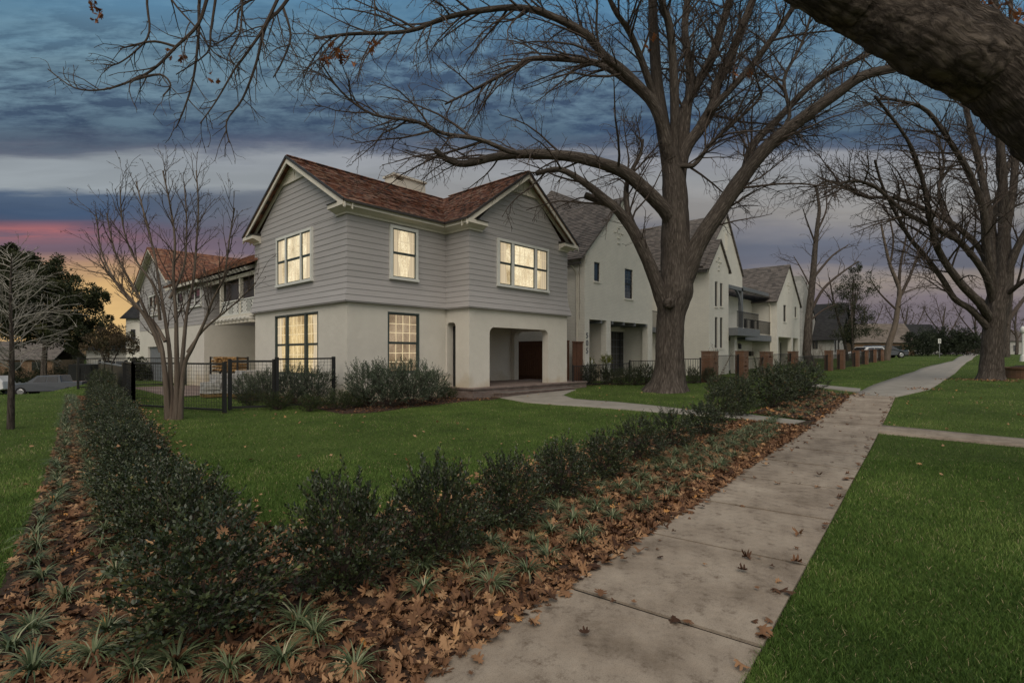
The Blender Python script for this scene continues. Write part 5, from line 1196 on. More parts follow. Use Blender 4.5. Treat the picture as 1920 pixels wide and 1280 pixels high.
#PART3
# ------------------------------------------------------------------ bare trees
from mathutils import noise as mnoise
def polyl(p0, d, ln, seg, wig, grav=0., curl=None):
    pts = [Vector(p0)]; d = Vector(d).normalized()
    for k in range(seg):
        d = d+Vector((random.gauss(0, wig), random.gauss(0, wig), random.gauss(0, wig)+grav)); d.normalize(); pts.append(pts[-1]+d*ln/seg)
    return pts
def lerp_on(pts, f):
    x = f*(len(pts)-1); i = min(int(x), len(pts)-2); return pts[i].lerp(pts[i+1], x-i), (pts[i+1]-pts[i]).normalized(), x
def side_dir(d, ang, bias=None):
    a = d.orthogonal().normalized(); a = Matrix.Rotation(random.uniform(0, 2*pi), 3, d) @ a
    if bias is not None: a = (a+bias*random.uniform(.3, 1)).normalized(); a = (a-d*a.dot(d)).normalized() if abs(a.dot(d)) < .99 else a
    return (d*math.cos(ang)+a*math.sin(ang)).normalized()
def grow(mb, pts, r0, r1, lv, spec, buds=None):
    """children along pts. spec[lv] = (n per metre, length ratio range, angle range, wiggle, gravity, start, rmin)"""
    if lv >= len(spec): return
    dens_, (l0, l1), (a0, a1), wig, grav, st, rmin, bias = spec[lv]
    Ltot = sum((pts[i+1]-pts[i]).length for i in range(len(pts)-1)); n = max(1, int(Ltot*dens_+random.random()))
    for k in range(n):
        f = st+(1-st)*((k+random.random())/n); f = min(f, .98); p, d, _ = lerp_on(pts, f); rp = r0+(r1-r0)*f
        ln = random.uniform(l0, l1)*(1.1-.5*f) if l0 > 0 else Ltot*random.uniform(-l0, -l1)*(1.15-.6*f)
        r = max(rmin, min(rp*.7, ln*.013+rmin*.5)); dd = side_dir(d, random.uniform(a0, a1), bias)
        seg = 5 if lv < 2 else (4 if lv == 2 else 3)
        c = polyl(p, dd, ln, seg, wig, grav); rr = [r*(1-.75*i/seg) for i in range(seg+1)]; rr = [max(x, rmin*.75) for x in rr]
        mb.tube(c, rr, 5 if lv == 0 else 3, False)
        if buds is not None and lv >= len(spec)-1:
            for q in range(2): buds.append(c[-1-q])
        grow(mb, c, r, rr[-1], lv+1, spec, buds)
def smooth_path(pts, rad, n=4):
    P = [Vector(p) for p in pts]; out = []; ro = []
    for i in range(len(P)-1):
        a, b = P[i], P[i+1]; m0 = (P[i+1]-P[max(i-1, 0)])*.5; m1 = (P[min(i+2, len(P)-1)]-P[i])*.5
        for k in range(n):
            t = k/n; t2, t3 = t*t, t*t*t; out.append(a*(2*t3-3*t2+1)+m0*(t3-2*t2+t)+b*(-2*t3+3*t2)+m1*(t3-t2)); ro.append(rad[i]+(rad[i+1]-rad[i])*t)
    out.append(P[-1]); ro.append(rad[-1]); return out, ro
def limb(spec_pts, D0, w0, w1, dd=0.0, n=4, pw=1.0):
    """spec_pts: surveyed pixel positions; D0 its distance, dd change of distance to the tip; w = width in photo pixels"""
    m = len(spec_pts); pts = []; rad = []
    for i, (x, y) in enumerate(spec_pts):
        f = i/(m-1); D = D0+dd*f; pts.append(at(x, y, D)); rad.append((w0+(w1-w0)*f**pw)*.5*D/F)
    return smooth_path(pts, rad, n)
def rough_tube(mb, pts, rad, n=14, amp=.06, seed=0, flute=0):
    """trunk tube with ridges, bulges and root flare"""
    k = len(mb.v); m = len(pts); up = None; al = 0.0
    for i, p in enumerate(pts):
        if i: al += (p-pts[i-1]).length
        d = (pts[min(i+1, m-1)]-pts[max(i-1, 0)]).normalized()
        a = Vector((1, 0, 0)) if up is None else up
        r = (a-d*a.dot(d)).normalized(); up = r; q = d.cross(r)
        for j in range(n):
            an = 2*pi*j/n; s_ = 1+amp*(math.sin(an*3+i*.35+seed)+.6*math.sin(an*7-i*.5+seed*2)+.5*math.sin(i*.9+an*2+seed)+random.uniform(-.5, .5))
            if flute: fz = max(0, 1-(p.z-pts[0].z)/flute); s_ *= 1+fz**2.6*(.04+.38*abs(math.sin(an*3.5+seed)))
            if n > 30:
                vq = Vector((math.cos(an)*2.2, math.sin(an)*2.2, al*1.3+seed)); s_ += .045*mnoise.fractal(vq, 1, 2, 3)
                vq = Vector((math.cos(an)*7.5, math.sin(an)*7.5, al*3.6+seed)); s_ += .055*(mnoise.ridged_multi_fractal(vq, .9, 2.1, 4, 1.0, 2.0)-1.1)*.5
            mb.v.append(tuple(p+r*(math.cos(an)*rad[i]*s_)+q*(math.sin(an)*rad[i]*s_))); mb.bk.append((math.cos(an)*rad[0], math.sin(an)*rad[0], al+k*.37))
    for i in range(m-1):
        for j in range(n):
            a = k+i*n+j; b = k+i*n+(j+1) % n; mb.f.append((a, b, b+n, a+n))
    mb.f.append(tuple(k+(m-1)*n+j for j in range(n)))
def dense_path(pts, rad, k):
    o, r = [], []
    for i in range(len(pts)-1):
        for q in range(k): o.append(pts[i].lerp(pts[i+1], q/k)); r.append(rad[i]+(rad[i+1]-rad[i])*q/k)
    return o+[pts[-1]], r+[rad[-1]]
def leaf_clusters(name, centers, parent, mat, n=7, spread=.12, size=(.06, .1)):
    for c in centers: leaf_cluster(name, c, parent, mat, n, spread, size)
def leaf_cluster(name, c, parent, mat, n, spread, size):
    lc = LC(); C_ = np.array([tuple(c)]); C_ = np.repeat(C_, n, 0); C_ = C_+rng.normal(0, spread, C_.shape)*np.array([1, 1, 1.2])-np.array(ORG[parent.name])
    oak_leaves(lc, C_, rng.uniform(size[0], size[1], len(C_)), .9, np.clip(rng.normal(.5, .25, len(C_)), 0, 1)); o = link_mesh(name, lc.mesh(name), mat, parent); return o
TWIG = 'twig'
# ---- the big tree in the yard
random.seed(101)
b0 = AD(1250, 21.3); DT = 21.3
bt = thing('big_bare_tree', b0, 'huge bare spreading tree with thick scarred trunk on the lawn beside house 505', 'tree')
tp = [(1250, 742), (1252, 720), (1255, 690), (1256, 640), (1259, 590), (1266, 545), (1268, 500), (1267, 450), (1266, 400), (1264, 350), (1258, 300), (1243, 235), (1232, 160), (1226, 70), (1222, -60), (1220, -200)]
tw_ = [78, 64, 54, 50, 51, 63, 56, 52, 48, 44, 36, 26, 22, 18, 14, 9]
pts, rad = smooth_path([at(x, y, DT+(0 if y > 0 else 0)) for x, y in tp], [w*.5*DT/F for w in tw_], 5)
mb = MB(); rough_tube(mb, pts, rad, 22, .035, 2, flute=1.3)
trunk = mb.build('trunk', M['bark'], bt, smooth=True)
mb = MB(); kn = at(1257, 568, DT-.80)
for s_, rr in ((.0, .26),):
    mb.tube([kn+cam2w(0, .2), kn-cam2w(0, .0), kn-cam2w(0, .05)], [.24, .19, .12], 14, True, .12)
ko = mb.build('knot', M['bark'], trunk, smooth=True)
mb = MB(); kk = kn-cam2w(0, .055); mb.prism([kk+cam2w(x, 0, z) for x, z in ((-.03, -.1), (.03, -.09), (.045, .0), (.02, .1), (-.03, .09), (-.045, .0))], cam2w(0, -.01)); mb.build('hollow', M['slabgap'], trunk)
limbs = [
 ([(1262, 420), (1245, 392), (1205, 352), (1165, 320), (1110, 302), (1060, 292), (990, 289), (930, 294), (872, 307), (840, 300), (815, 280)], 0, 40, 11, -3.5, 0),
 ([(1000, 290), (955, 284), (900, 262), (830, 250), (780, 228), (700, 215), (640, 172), (600, 115)], -2.4, 14, 3, -2.5, 0),
 ([(1250, 590), (1236, 545), (1216, 492), (1186, 432), (1160, 396), (1130, 370), (1095, 342), (1050, 318), (1005, 325)], 0, 40, 9, -2, 0),
 ([(1150, 386), (1128, 378), (1097, 366)], -.6, 20, 15, -.3, 1),
 ([(1182, 425), (1174, 372), (1178, 335), (1200, 290), (1205, 262)], -.6, 17, 6, .5, 0),
 ([(1268, 560), (1290, 505), (1312, 452), (1352, 390), (1400, 322), (1442, 272), (1500, 226), (1560, 182), (1620, 142), (1700, 120), (1800, 60)], 0, 52, 15, -2.5, 0),
 ([(1372, 362), (1395, 325), (1412, 272), (1460, 222), (1530, 152), (1600, 115), (1665, 85)], -.6, 26, 8, 1.5, 0),
 ([(1262, 340), (1250, 270), (1226, 196), (1172, 137), (1133, 105), (1098, 64), (1030, 29), (976, 15), (903, 20), (834, 34), (765, 59), (658, 64), (589, 73)], 0, 30, 5, -4, 0),
 ([(1240, 240), (1216, 186), (1147, 132), (1098, 115), (1000, 110), (966, 127), (903, 161), (834, 196)], 0, 24, 4, 2.5, 0),
 ([(1270, 420), (1280, 294), (1314, 240), (1338, 196), (1343, 162), (1363, 122), (1392, 49), (1412, 0), (1440, -80)], 0, 34, 14, 1, 0),
 ([(1262, 360), (1275, 235), (1294, 181), (1333, 113), (1353, 49), (1368, 0), (1380, -90)], 0, 30, 13, 2, 0),
 ([(1262, 330), (1265, 220), (1262, 122), (1255, 49), (1240, 0), (1232, -80)], 0, 26, 13, -1.5, 0),
 ([(1272, 400), (1284, 250), (1294, 147), (1284, 64), (1289, 0), (1300, -80)], 0, 26, 12, 1.5, 0),
 ([(1330, 210), (1343, 196), (1402, 132), (1451, 68), (1490, 10), (1530, -60)], 0, 20, 9, -1, 0),
 ([(1232, 200), (1205, 120), (1180, 60), (1150, 15), (1120, -60)], 0, 20, 8, -2, 0),
 ([(1272, 420), (1268, 320), (1300, 310), (1325, 280), (1340, 262), (1420, 190), (1425, 165)], 0, 15, 5, -1.5, 0),
 ([(1440, 268), (1480, 220), (1470, 150), (1500, 90), (1520, 30), (1530, -40)], -1.2, 11, 4, 0, 0),
]
mb = MB(); cb = MB(); buds = []
down = Vector((-.25*SA, .25*CA, -.75))
for pts_, dD, w0, w1, dd, stub in limbs:
    P_, R_ = limb(pts_, DT+dD, w0*.72, w1*.85, dd)
    P2_, R2_ = dense_path(P_, R_, 2)
    rough_tube(mb, P2_, R2_, 11, .03, random.random()*6)
    if stub: continue
    left = pts_[-1][0] < pts_[0][0]-80
    bias = (cam2w(-.5, 0)+Vector((0, 0, -.22))) if left else Vector((0, 0, .6))
    spec = [(3.0, (1.2, 4.2), (.4, 1.1), .13, -.025 if left else .03, .24, .0145, bias), (3.6, (.45, 1.5), (.4, 1.0), .17, -.03, .15, .0105, None), (4.6, (.18, .55), (.4, 1.0), .2, -.02, .1, .0075, None)]
    if left and pts_[0][1] > 380: spec = [(2.1,)+spec[0][1:], (2.6,)+spec[1][1:], (3.4,)+spec[2][1:]]
    grow(cb, P_, R_[0], R_[-1], 0, spec, buds)
mb.build('limbs', M['bark'], bt, smooth=True)
cb.build('crown', M['twig'], bt)
leaf_clusters('dead_leaves', [at(608, 118, 16.2), at(617, 108, 16.2), at(632, 100, 16.2), at(640, 106, 16.2), at(648, 112, 16.2), at(700, 80, 16.2), at(1222, 80, 20), at(1378, 135, 20), at(1408, 140, 20)], bt, M['hangleaf'], 5, .10, (.16, .26))
# ---- right tree
random.seed(202)
DR = 26.0; b1 = AD(1858, DR)
rt = thing('broad_bare_tree', b1, 'bare tree with thick fluted trunk right of the sidewalk by the brick planter', 'tree')
pts, rad = smooth_path([at(x, y, DR) for x, y in [(1856, 722), (1857, 705), (1860, 670), (1864, 620), (1870, 570), (1880, 520), (1882, 430), (1880, 330), (1872, 220), (1868, 80), (1866, -80)]], [w*.5*DR/F for w in (48, 38, 34, 33, 37, 28, 17, 14, 12, 10, 7)], 5)
mb = MB(); rough_tube(mb, pts, rad, 20, .04, 4, flute=1.0); mb.build('trunk', M['bark'], rt, smooth=True)
limbs = [
 ([(1850, 612), (1820, 580), (1790, 560), (1765, 520), (1735, 480), (1705, 445), (1680, 400), (1655, 350), (1640, 300)], 0, 20, 5, -3),
 ([(1856, 600), (1838, 570), (1800, 530), (1765, 480), (1750, 440), (1742, 400), (1728, 330), (1700, 260), (1640, 180)], 0, 26, 6, -5),
 ([(1862, 570), (1850, 520), (1815, 470), (1780, 440), (1700, 400), (1640, 350), (1590, 340), (1545, 365)], 0, 22, 4, -5),
 ([(1862, 560), (1845, 480), (1800, 430), (1740, 395), (1680, 372), (1620, 368), (1560, 340), (1530, 350)], 0, 20, 4, -2),
 ([(1866, 560), (1850, 470), (1845, 400), (1820, 330), (1790, 280), (1740, 210), (1690, 190), (1650, 185)], 0, 26, 5, -4),
 ([(1868, 550), (1862, 450), (1845, 350), (1830, 280), (1815, 220), (1800, 140), (1780, 40)], 0, 24, 8, 2),
 ([(1875, 545), (1885, 440), (1900, 350), (1905, 250), (1900, 120), (1895, 0)], 0, 26, 9, 1),
 ([(1878, 545), (1905, 470), (1945, 400), (1990, 320), (2030, 220)], 0, 24, 9, -2),
 ([(1878, 560), (1915, 530), (1965, 500), (2040, 480)], 0, 16, 6, -3),
 ([(1866, 540), (1858, 460), (1868, 380), (1900, 290), (1950, 200)], 0, 22, 9, 3),
 ([(1820, 480), (1780, 420), (1760, 360), (1770, 300), (1750, 240)], -1, 13, 4, 3),
]
mb = MB(); cb = MB()
for pts_, dD, w0, w1, dd in limbs:
    P_, R_ = limb(pts_, DR+dD, w0*.62, w1*.75, dd); P2_, R2_ = dense_path(P_, R_, 2); rough_tube(mb, P2_, R2_, 9, .03, random.random()*6)
    bias = cam2w(-.5, 0)+Vector((0, 0, .1))
    spec = [(2.2, (1.3, 4.0), (.4, 1.0), .12, .0, .25, .017, bias), (2.8, (.5, 1.6), (.4, 1.0), .16, 0, .15, .012, None), (3.6, (.2, .6), (.4, 1.0), .2, 0, .1, .009, None)]
    grow(cb, P_, R_[0], R_[-1], 0, spec)
mb.build('limbs', M['bark'], rt, smooth=True); cb.build('crown', M['twig'], rt)
# ---- near tree: trunk outside the picture on the right, limbs arching overhead
random.seed(303)
base = cam2w(8.6, 6.4); base.z = 0
nt3 = thing('overhanging_oak', base, 'rough barked oak whose huge limb arches across the top right corner', 'tree')
DN = 5.4
t_pts = [base+Vector((0, 0, -.2)), base+Vector((0, 0, 1.5)), base.lerp(at(2100, 400, 5.8), .55)+Vector((0, 0, .9)), at(2085, 330, 5.6)]
pa, ra = smooth_path(t_pts+[at(2010, 262, DN), at(1905, 166, DN), at(1815, 88, DN), at(1735, 30, DN), at(1660, -30, DN), at(1550, -130, 5.6)], [.8, .55, .48, .43, .385, .36, .33, .29, .25, .21], 7)
P2_, R2_ = dense_path(pa, ra, 5); mb = MB(); rough_tube(mb, P2_, R2_, 120, .022, 1, flute=.9)
pb, rb = smooth_path([at(1915, 175, DN+.1), at(1845, 128, DN), at(1745, 80, DN-.1), at(1628, 20, DN), at(1530, -32, DN), at(1380, -120, 5.8), at(1200, -240, 6.2), at(950, -320, 6.6), at(650, -330, 6.9), at(350, -260, 7.2), at(150, -170, 7.4)], [.28, .33, .31, .27, .25, .22, .19, .15, .12, .09, .06], 7)
P3_, R3_ = dense_path(pb, rb, 5); rough_tube(mb, P3_, R3_, 110, .022, 3)
mb.build('trunk', M['bark_near'], nt3, smooth=True)
tw = [
 [(560, -240), (430, -60), (395, -20), (372, 45), (330, 88), (290, 128), (250, 150), (195, 168), (140, 165), (90, 130)],
 [(450, -240), (385, -60), (374, 0), (372, 70), (362, 150), (345, 205), (330, 240)],
 [(300, -200), (276, -20), (280, 60), (255, 95), (220, 120), (195, 121)],
 [(640, -260), (560, -90), (520, 0), (490, 60), (455, 110), (440, 130), (405, 190), (375, 232)],
 [(680, -260), (590, -80), (530, 12), (500, 45), (480, 120), (455, 185), (425, 228), (430, 268)],
 [(530, 12), (545, 68), (527, 120), (512, 146)],
 [(500, -240), (465, -60), (455, 0), (450, 60), (430, 102), (446, 128)],
 [(380, -220), (300, -60), (322, 0), (370, 55), (400, 98), (435, 116)],
 [(330, 88), (290, 78), (250, 85), (225, 92)],
 [(250, 150), (300, 140), (320, 160), (305, 180)],
 [(404, 0), (395, 60), (388, 100), (330, 140)],
 [(590, -80), (520, -20), (455, 10), (440, 60), (400, 85)],
 [(700, -260), (690, -60), (702, 0), (703, 50)],
]
cb = MB(); bd = []
for k, pts_ in enumerate(tw):
    D0 = 7.0+.25*(k % 3); P_, R_ = limb(pts_, D0, 7.5 if len(pts_) > 6 else 5, 2, 0); cb.tube(P_, R_, 6, False)
    spec = [(5.0, (.25, .75), (.4, 1.1), .16, -.05, .3, .0048, None), (6, (.08, .28), (.4, 1.1), .2, -.03, .2, .0032, None)]
    grow(cb, P_, R_[0], R_[-1], 0, spec)
cb.build('branches', M['twig'], nt3)
# upper right small branches near the corner
for k, pts_ in enumerate([[(1900, 90), (1885, 40), (1862, 10), (1850, -20)], [(1930, 60), (1905, 45), (1880, 50), (1850, 60)], [(1940, 20), (1905, 25), (1880, -10)]]):
    cb = MB(); P_, R_ = limb(pts_, 6.2, 8, 3, .5); cb.tube(P_, R_, 5, False); grow(cb, P_, R_[0], R_[-1], 0, [(6.0, (.2, .5), (.4, 1.1), .18, 0, .1, .005, None), (6, (.08, .2), (.4, 1.1), .2, 0, .2, .003, None)]); cb.build('branch', M['twig'], nt3)
leaf_clusters('dead_leaves', [at(176, 8, 7), at(178, 22, 7), at(177, 34, 7), at(175, -5, 7), at(319, 96, 7.2), at(338, 108, 7.2), at(398, 148, 7.2)], nt3, M['hangleaf'], 5, .035, (.05, .09))
leaf_clusters('leaf_tuft', [at(1905, 45, 6.2), at(1918, 60, 6.2), at(1915, 85, 6.2), at(1880, 20, 6.4), at(1850, 5, 6.4), at(1810, -5, 6.4), at(1912, 30, 6.2)], nt3, M['hangleaf'], 6, .06, (.05, .09))
# ---- multi stemmed crape myrtle
random.seed(404)
DM = 13.0; b2 = G(325, 785)
cm_ = thing('multi_stem_tree', b2, 'bare multi stemmed tree with smooth pale trunks standing before the black wire fence', 'tree')
st = [([(315, 788), (312, 730), (307, 680), (300, 640), (280, 600), (262, 560), (240, 520), (215, 470), (200, 400)], 13, 3, 0), ([(322, 790), (320, 720), (318, 660), (310, 600), (300, 540), (288, 470), (270, 400), (255, 340)], 12, 3, 1.0),
      ([(330, 788), (332, 720), (331, 650), (330, 590), (325, 520), (328, 450), (318, 380), (305, 320)], 13, 3, -.6), ([(338, 785), (340, 700), (345, 640), (350, 590), (362, 530), (368, 460), (372, 390), (368, 320)], 11, 3, .5),
      ([(338, 786), (345, 690), (362, 650), (385, 600), (400, 560), (420, 520), (430, 450), (440, 390)], 10, 3, -1.0), ([(302, 660), (286, 620), (262, 580), (232, 545), (205, 515), (182, 470)], 8, 3, -.5),
      ([(310, 640), (285, 600), (240, 560), (212, 520), (190, 470), (180, 400)], 7, 3, .8), ([(352, 660), (380, 620), (415, 590), (450, 560), (480, 530)], 6, 2.5, -.5), ([(318, 560), (345, 500), (350, 420), (345, 340)], 6, 2.5, .3), ([(300, 600), (290, 540), (250, 480), (230, 420), (225, 350)], 6, 2.5, -.8)]
mb = MB(); cb = MB(); buds = []
for pts_, w0, w1, dd in st:
    P_, R_ = limb(pts_, DM, w0, w1*.7, dd, pw=.62); mb.tube(P_, R_, 8, False, .04)
    grow(cb, P_, R_[0], R_[-1], 0, [(3.6, (.45, 1.25), (.25, .6), .1, .05, .36, .0078, Vector((0, 0, .7))), (4.2, (.25, .8), (.35, .8), .14, .05, .2, .0055, Vector((0, 0, .5))), (4.5, (.1, .28), (.4, .9), .2, .04, .3, .0045, None)], buds)
mb.build('trunks', M['bark_light'], cm_, smooth=True)
lc = LC(); Bp = np.array([tuple(b) for b in buds]); Bp = Bp[rng.random(len(Bp)) < .5]-np.array(b2); lc.leaves(Bp, rng.normal(size=Bp.shape), .028, .02, rng.random(len(Bp))*.4, .4)
cb.build('crown', M['twig'], cm_); link_mesh('seed_heads', lc.mesh('seed_heads'), M['rustleaf'], cm_)
# ---- young pale tree at the left edge
random.seed(505)
DY = 11.4; b3 = G(20, 803)
yt = thing('young_bare_tree', b3, 'slim young tree with pale drooping bare twigs at the left edge of the picture', 'tree')
P_, R_ = limb([(20, 806), (21, 740), (22, 690), (22, 640), (20, 580), (20, 530), (22, 480)], DY, 12, 2, 0); mb = MB(); mb.tube(P_, R_, 8, False); mb.build('trunk', M['bark'], yt, smooth=True)
cb = MB()
for k in range(64):
    f = .30+.68*k/64; p, d, _ = lerp_on(P_, f); a = random.uniform(0, 2*pi); ln = random.uniform(.8, 1.9)*(1.25-f)
    c = polyl(p, (math.cos(a), math.sin(a), random.uniform(.35, 1.1)), ln, 6, .13, -.05); cb.tube(c, [.010*(1-.6*i/6) for i in range(7)], 4, False)
    grow(cb, c, .008, .004, 0, [(6, (.25, .8), (.3, .8), .12, -.03, .15, .0042, None), (5, (.1, .3), (.3, .8), .15, -.02, .2, .0036, None)])
cb.build('crown', M['bark_pale'], yt)
# ---- background bare trees
def bg_tree(name, base_px, D, tp, tw0, limbs_, label, seed, mat='bark', dens=1.0, rmin=.016, y0=None):
    random.seed(seed); b = AD(base_px, D); t = thing(name, b, label, 'tree', None); mb = MB(); cb = MB()
    P_, R_ = limb(tp, D, tw0, tw0*.25, 0); P_[0] = b-Vector((0, 0, .2)); mb.tube(P_, R_, 9, False, .06); mb.build('trunk', M[mat], t, smooth=True)
    allp = [(P_, R_)]
    for pts_, w in limbs_:
        q, r = limb(pts_, D, w, w*.35, random.uniform(-2, 2)); cb.tube(q, r, 6, False); allp.append((q, r))
    for q, r in allp: grow(cb, q, r[0], r[-1], 0, [(.9*dens, (1.2, 3.2), (.4, 1.0), .13, .02, .35, rmin, Vector((0, 0, .4))), (1.8*dens, (.5, 1.3), (.4, 1.0), .18, 0, .2, rmin*.75, None), (2.4*dens, (.25, .6), (.4, 1.), .2, 0, .2, rmin*.6, None)])
    cb.build('crown', M['twig'], t); return t
bg_tree('bare_street_tree', 1660, 52, [(1662, 690), (1666, 650), (1678, 610), (1684, 570), (1686, 540), (1670, 500), (1660, 460), (1652, 420)], 12,
        [([(1686, 560), (1705, 520), (1722, 480), (1740, 450)], 6), ([(1685, 555), (1688, 500), (1698, 450), (1702, 420)], 6), ([(1680, 580), (1650, 550), (1630, 520)], 4), ([(1690, 550), (1720, 540), (1750, 535)], 3), ([(1668, 500), (1675, 450), (1665, 400), (1655, 380)], 4)],
        'leaning pale barked bare tree on the lawn just left of the far sidewalk', 601, 'bark_light')
bg_tree('bare_street_tree', 1522, 44, [(1512, 672), (1515, 620), (1518, 580), (1524, 520), (1528, 470), (1533, 420), (1536, 390), (1530, 350)], 16,
        [([(1522, 580), (1545, 540), (1580, 510), (1610, 490)], 6), ([(1526, 520), (1560, 480), (1590, 460)], 5), ([(1530, 460), (1515, 420), (1505, 390)], 4), ([(1520, 600), (1545, 580), (1570, 570)], 4), ([(1534, 430), (1550, 390), (1545, 350)], 4), ([(1521, 540), (1500, 500), (1488, 480)], 3)],
        'tall thin bare tree behind the fence in front of the dark roofed cottage', 602)
bg_tree('bare_street_tree', 1592, 52, [(1590, 690), (1585, 650), (1572, 600), (1562, 560), (1555, 520)], 7, [([(1580, 630), (1600, 580), (1610, 540)], 4), ([(1568, 580), (1550, 550), (1530, 530)], 3)], 'slanting bare tree between the cottage and the leafy tree', 603)
bg_tree('bare_street_tree', 1888, 62, [(1888, 690), (1886, 650), (1890, 600), (1896, 550), (1900, 500)], 14, [([(1888, 610), (1850, 570), (1810, 540), (1790, 520)], 9), ([(1890, 600), (1920, 560), (1950, 520)], 9), ([(1890, 580), (1870, 530), (1860, 490)], 8)], 'dark bare tree directly behind the broad tree on the right', 604)
for k, (px, D, lab) in enumerate([(1770, 120, 'hazy bare tree far beyond the road sign'), (1830, 110, 'hazy bare tree beyond the end of the sidewalk'), (1905, 100, 'hazy bare tree at the right edge beyond the lamp post'), (1700, 130, 'hazy bare tree behind the brown roofed house'), (1620, 95, 'bare tree behind the leafy tree by the brick pillars')]):
    bg_tree('bare_street_tree', px, D, [(px, 675), (px+2, 640), (px-2, 610), (px+3, 575)], 6, [([(px, 630), (px-25, 600), (px-40, 575)], 2.5), ([(px, 640), (px+22, 605), (px+35, 575)], 2.5), ([(px, 620), (px-8, 590), (px-15, 560)], 2)], lab, 610+k, rmin=.024, dens=1.5)
# ---- leafy trees and bushes
def leafy(name, loc, blobs, nleaf, ls, mat, label, seed, trunk=None, cat='tree', org=None, sub=60, spr=.16):
    """blobs: (x, y, z, r) clumps relative to loc; each clump is split into sub clumps so the outline stays uneven"""
    random.seed(seed); t = thing(name, loc, label, cat); lc = LC(); bl = np.array(blobs, float); wts = bl[:, 3]**2; wts /= wts.sum()
    subs = []
    for k in range(sub*len(bl)//2):
        b = bl[rng.choice(len(bl), p=wts)]; v = unit(rng.normal(size=3)); r = b[3]*rng.uniform(.35, 1.05); subs.append((*(b[:3]+v*r*np.array([1, 1, .85])), b[3]*rng.uniform(.12, .32), rng.normal(.42, .16)))
    subs = np.array(subs); idx = rng.integers(0, len(subs), nleaf); S_ = subs[idx]; v = unit(rng.normal(size=(nleaf, 3))); r = S_[:, 3]*rng.random(nleaf)**.5
    P = S_[:, :3]+v*r[:, None]; D = v+np.array([0, 0, .25]); tint = np.clip(S_[:, 4]+rng.normal(0, .12, nleaf), 0, 1)
    lc.leaves(P, D, ls*rng.uniform(.6, 1.3, nleaf), ls*.5, tint, .2); link_mesh('foliage', lc.mesh('foliage'), M[mat], t)
    mb = MB()
    if trunk:
        for pts_, r0 in trunk: mb.tube([Vector(loc)+Vector(p) for p in pts_], [r0*(1-.6*i/(len(pts_)-1)) for i in range(len(pts_))], 7, False)
        for k in range(26):
            s_ = subs[rng.integers(len(subs))]; a = Vector(loc)+Vector(trunk[0][0][-1])*random.uniform(.5, 1); b = Vector(loc)+Vector(s_[:3]); mb.tube([a, a.lerp(b, .5)+Vector((0, 0, .2)), b], [r0*.3, r0*.2, r0*.08], 4, False)
        mb.build('trunk', M['bark'], t)
    return t
q = AD(82, 56)
leafy('evergreen_tree', q, [(cam2w(x*1.7, d).x, cam2w(x*1.7, d).y, z*1.85+1.5, r*1.75) for x, d, z, r in [(-1.2, 0, 4.4, 2.2), (-2.4, .6, 5.6, 1.8), (.6, -.3, 4.6, 1.9), (2.2, 0, 3.9, 1.6), (-3.6, .3, 4.0, 2.2), (.2, .5, 5.9, 1.3), (-1.0, .2, 6.4, 1.2), (3.0, .3, 2.6, 1.2), (1.6, 0, 2.6, 1.4), (-.5, 0, 2.8, 1.6), (-2.8, .4, 6.9, .9), (3.5, 0, 4.4, .8)]],
      80000, .26, 'treeleaf', 'dense dark green and rusty evergreen tree behind the young tree on the left', 701, [([(0, 0, -1), (0, 0, 2.5), (.3, .2, 8)], .38)], sub=90)
q = AD(204, 39)
leafy('round_tree', q, [(cam2w(x, d).x, cam2w(x, d).y, z, r) for x, d, z, r in [(0, 0, 2.9, 1.4), (-1.0, 0, 2.5, 1.0), (1.2, .2, 2.7, 1.1), (.2, -.1, 3.7, .8), (2.0, 0, 2.2, .7)]], 9000, .11, 'rustleaf', 'small round twiggy tree with rusty green crown in front of the white garages', 702, [([(0, 0, -1), (0, 0, .8), (-.5, .3, 2.5)], .10), ([(0, 0, 0), (.2, 0, 1.2), (.8, .2, 2.6)], .07), ([(0, 0, .3), (0, .1, 1.5), (0, .2, 3)], .07)])
q = AD(1600, 50)
leafy('leafy_tree', q, [(cam2w(x, d).x, cam2w(x, d).y, z, r) for x, d, z, r in [(0.2, 0, 7.6, 1.3), (-.9, 0, 6.6, 1.2), (1.0, 0, 6.9, 1.2), (-.3, 0, 5.2, 1.2), (-1.6, 0, 4.9, .9), (1.1, 0, 4.4, 1.1), (.2, 0, 3.0, 1.5), (-1.2, 0, 2.6, 1.0), (1.8, 0, 2.9, 1.0), (.3, 0, 8.9, .7)]], 10500, .13, 'treeleaf', 'tall open leafy green tree behind the far brick pillars', 703, [([(0, 0, -1), (-.2, .1, 3), (0, 0, 8)], .14), ([(0, 0, 0), (.6, .1, 3), (1.1, 0, 6.5)], .1), ([(0, 0, 0), (-.6, 0, 3), (-1.3, 0, 6)], .1)], spr=.3)
for k, (px, D, w, hh, lab) in enumerate([(1722, 78, 3.0, 4.3, 'dark conifer clump left of the road sign'), (1750, 80, 2.8, 4.5, 'dark conifer clump right behind the road sign'), (1782, 79, 3.0, 4.6, 'dark conifer clump right of the road sign'), (1812, 78, 2.8, 4.4, 'dark conifer clump nearest the end of the sidewalk')]):
    q = AD(px, D); leafy('conifer_bush', q, [(cam2w(x*w, 0).x, cam2w(x*w, 0).y, z*hh, r*hh*.34) for x, z, r in ((0, .3, 1.3), (-.5, .3, 1.1), (.5, .3, 1.1), (0, .7, 1), (-.3, .6, .9), (.35, .6, .9))], 6500, .22, 'darkleaf', lab, 720+k, cat='bush')
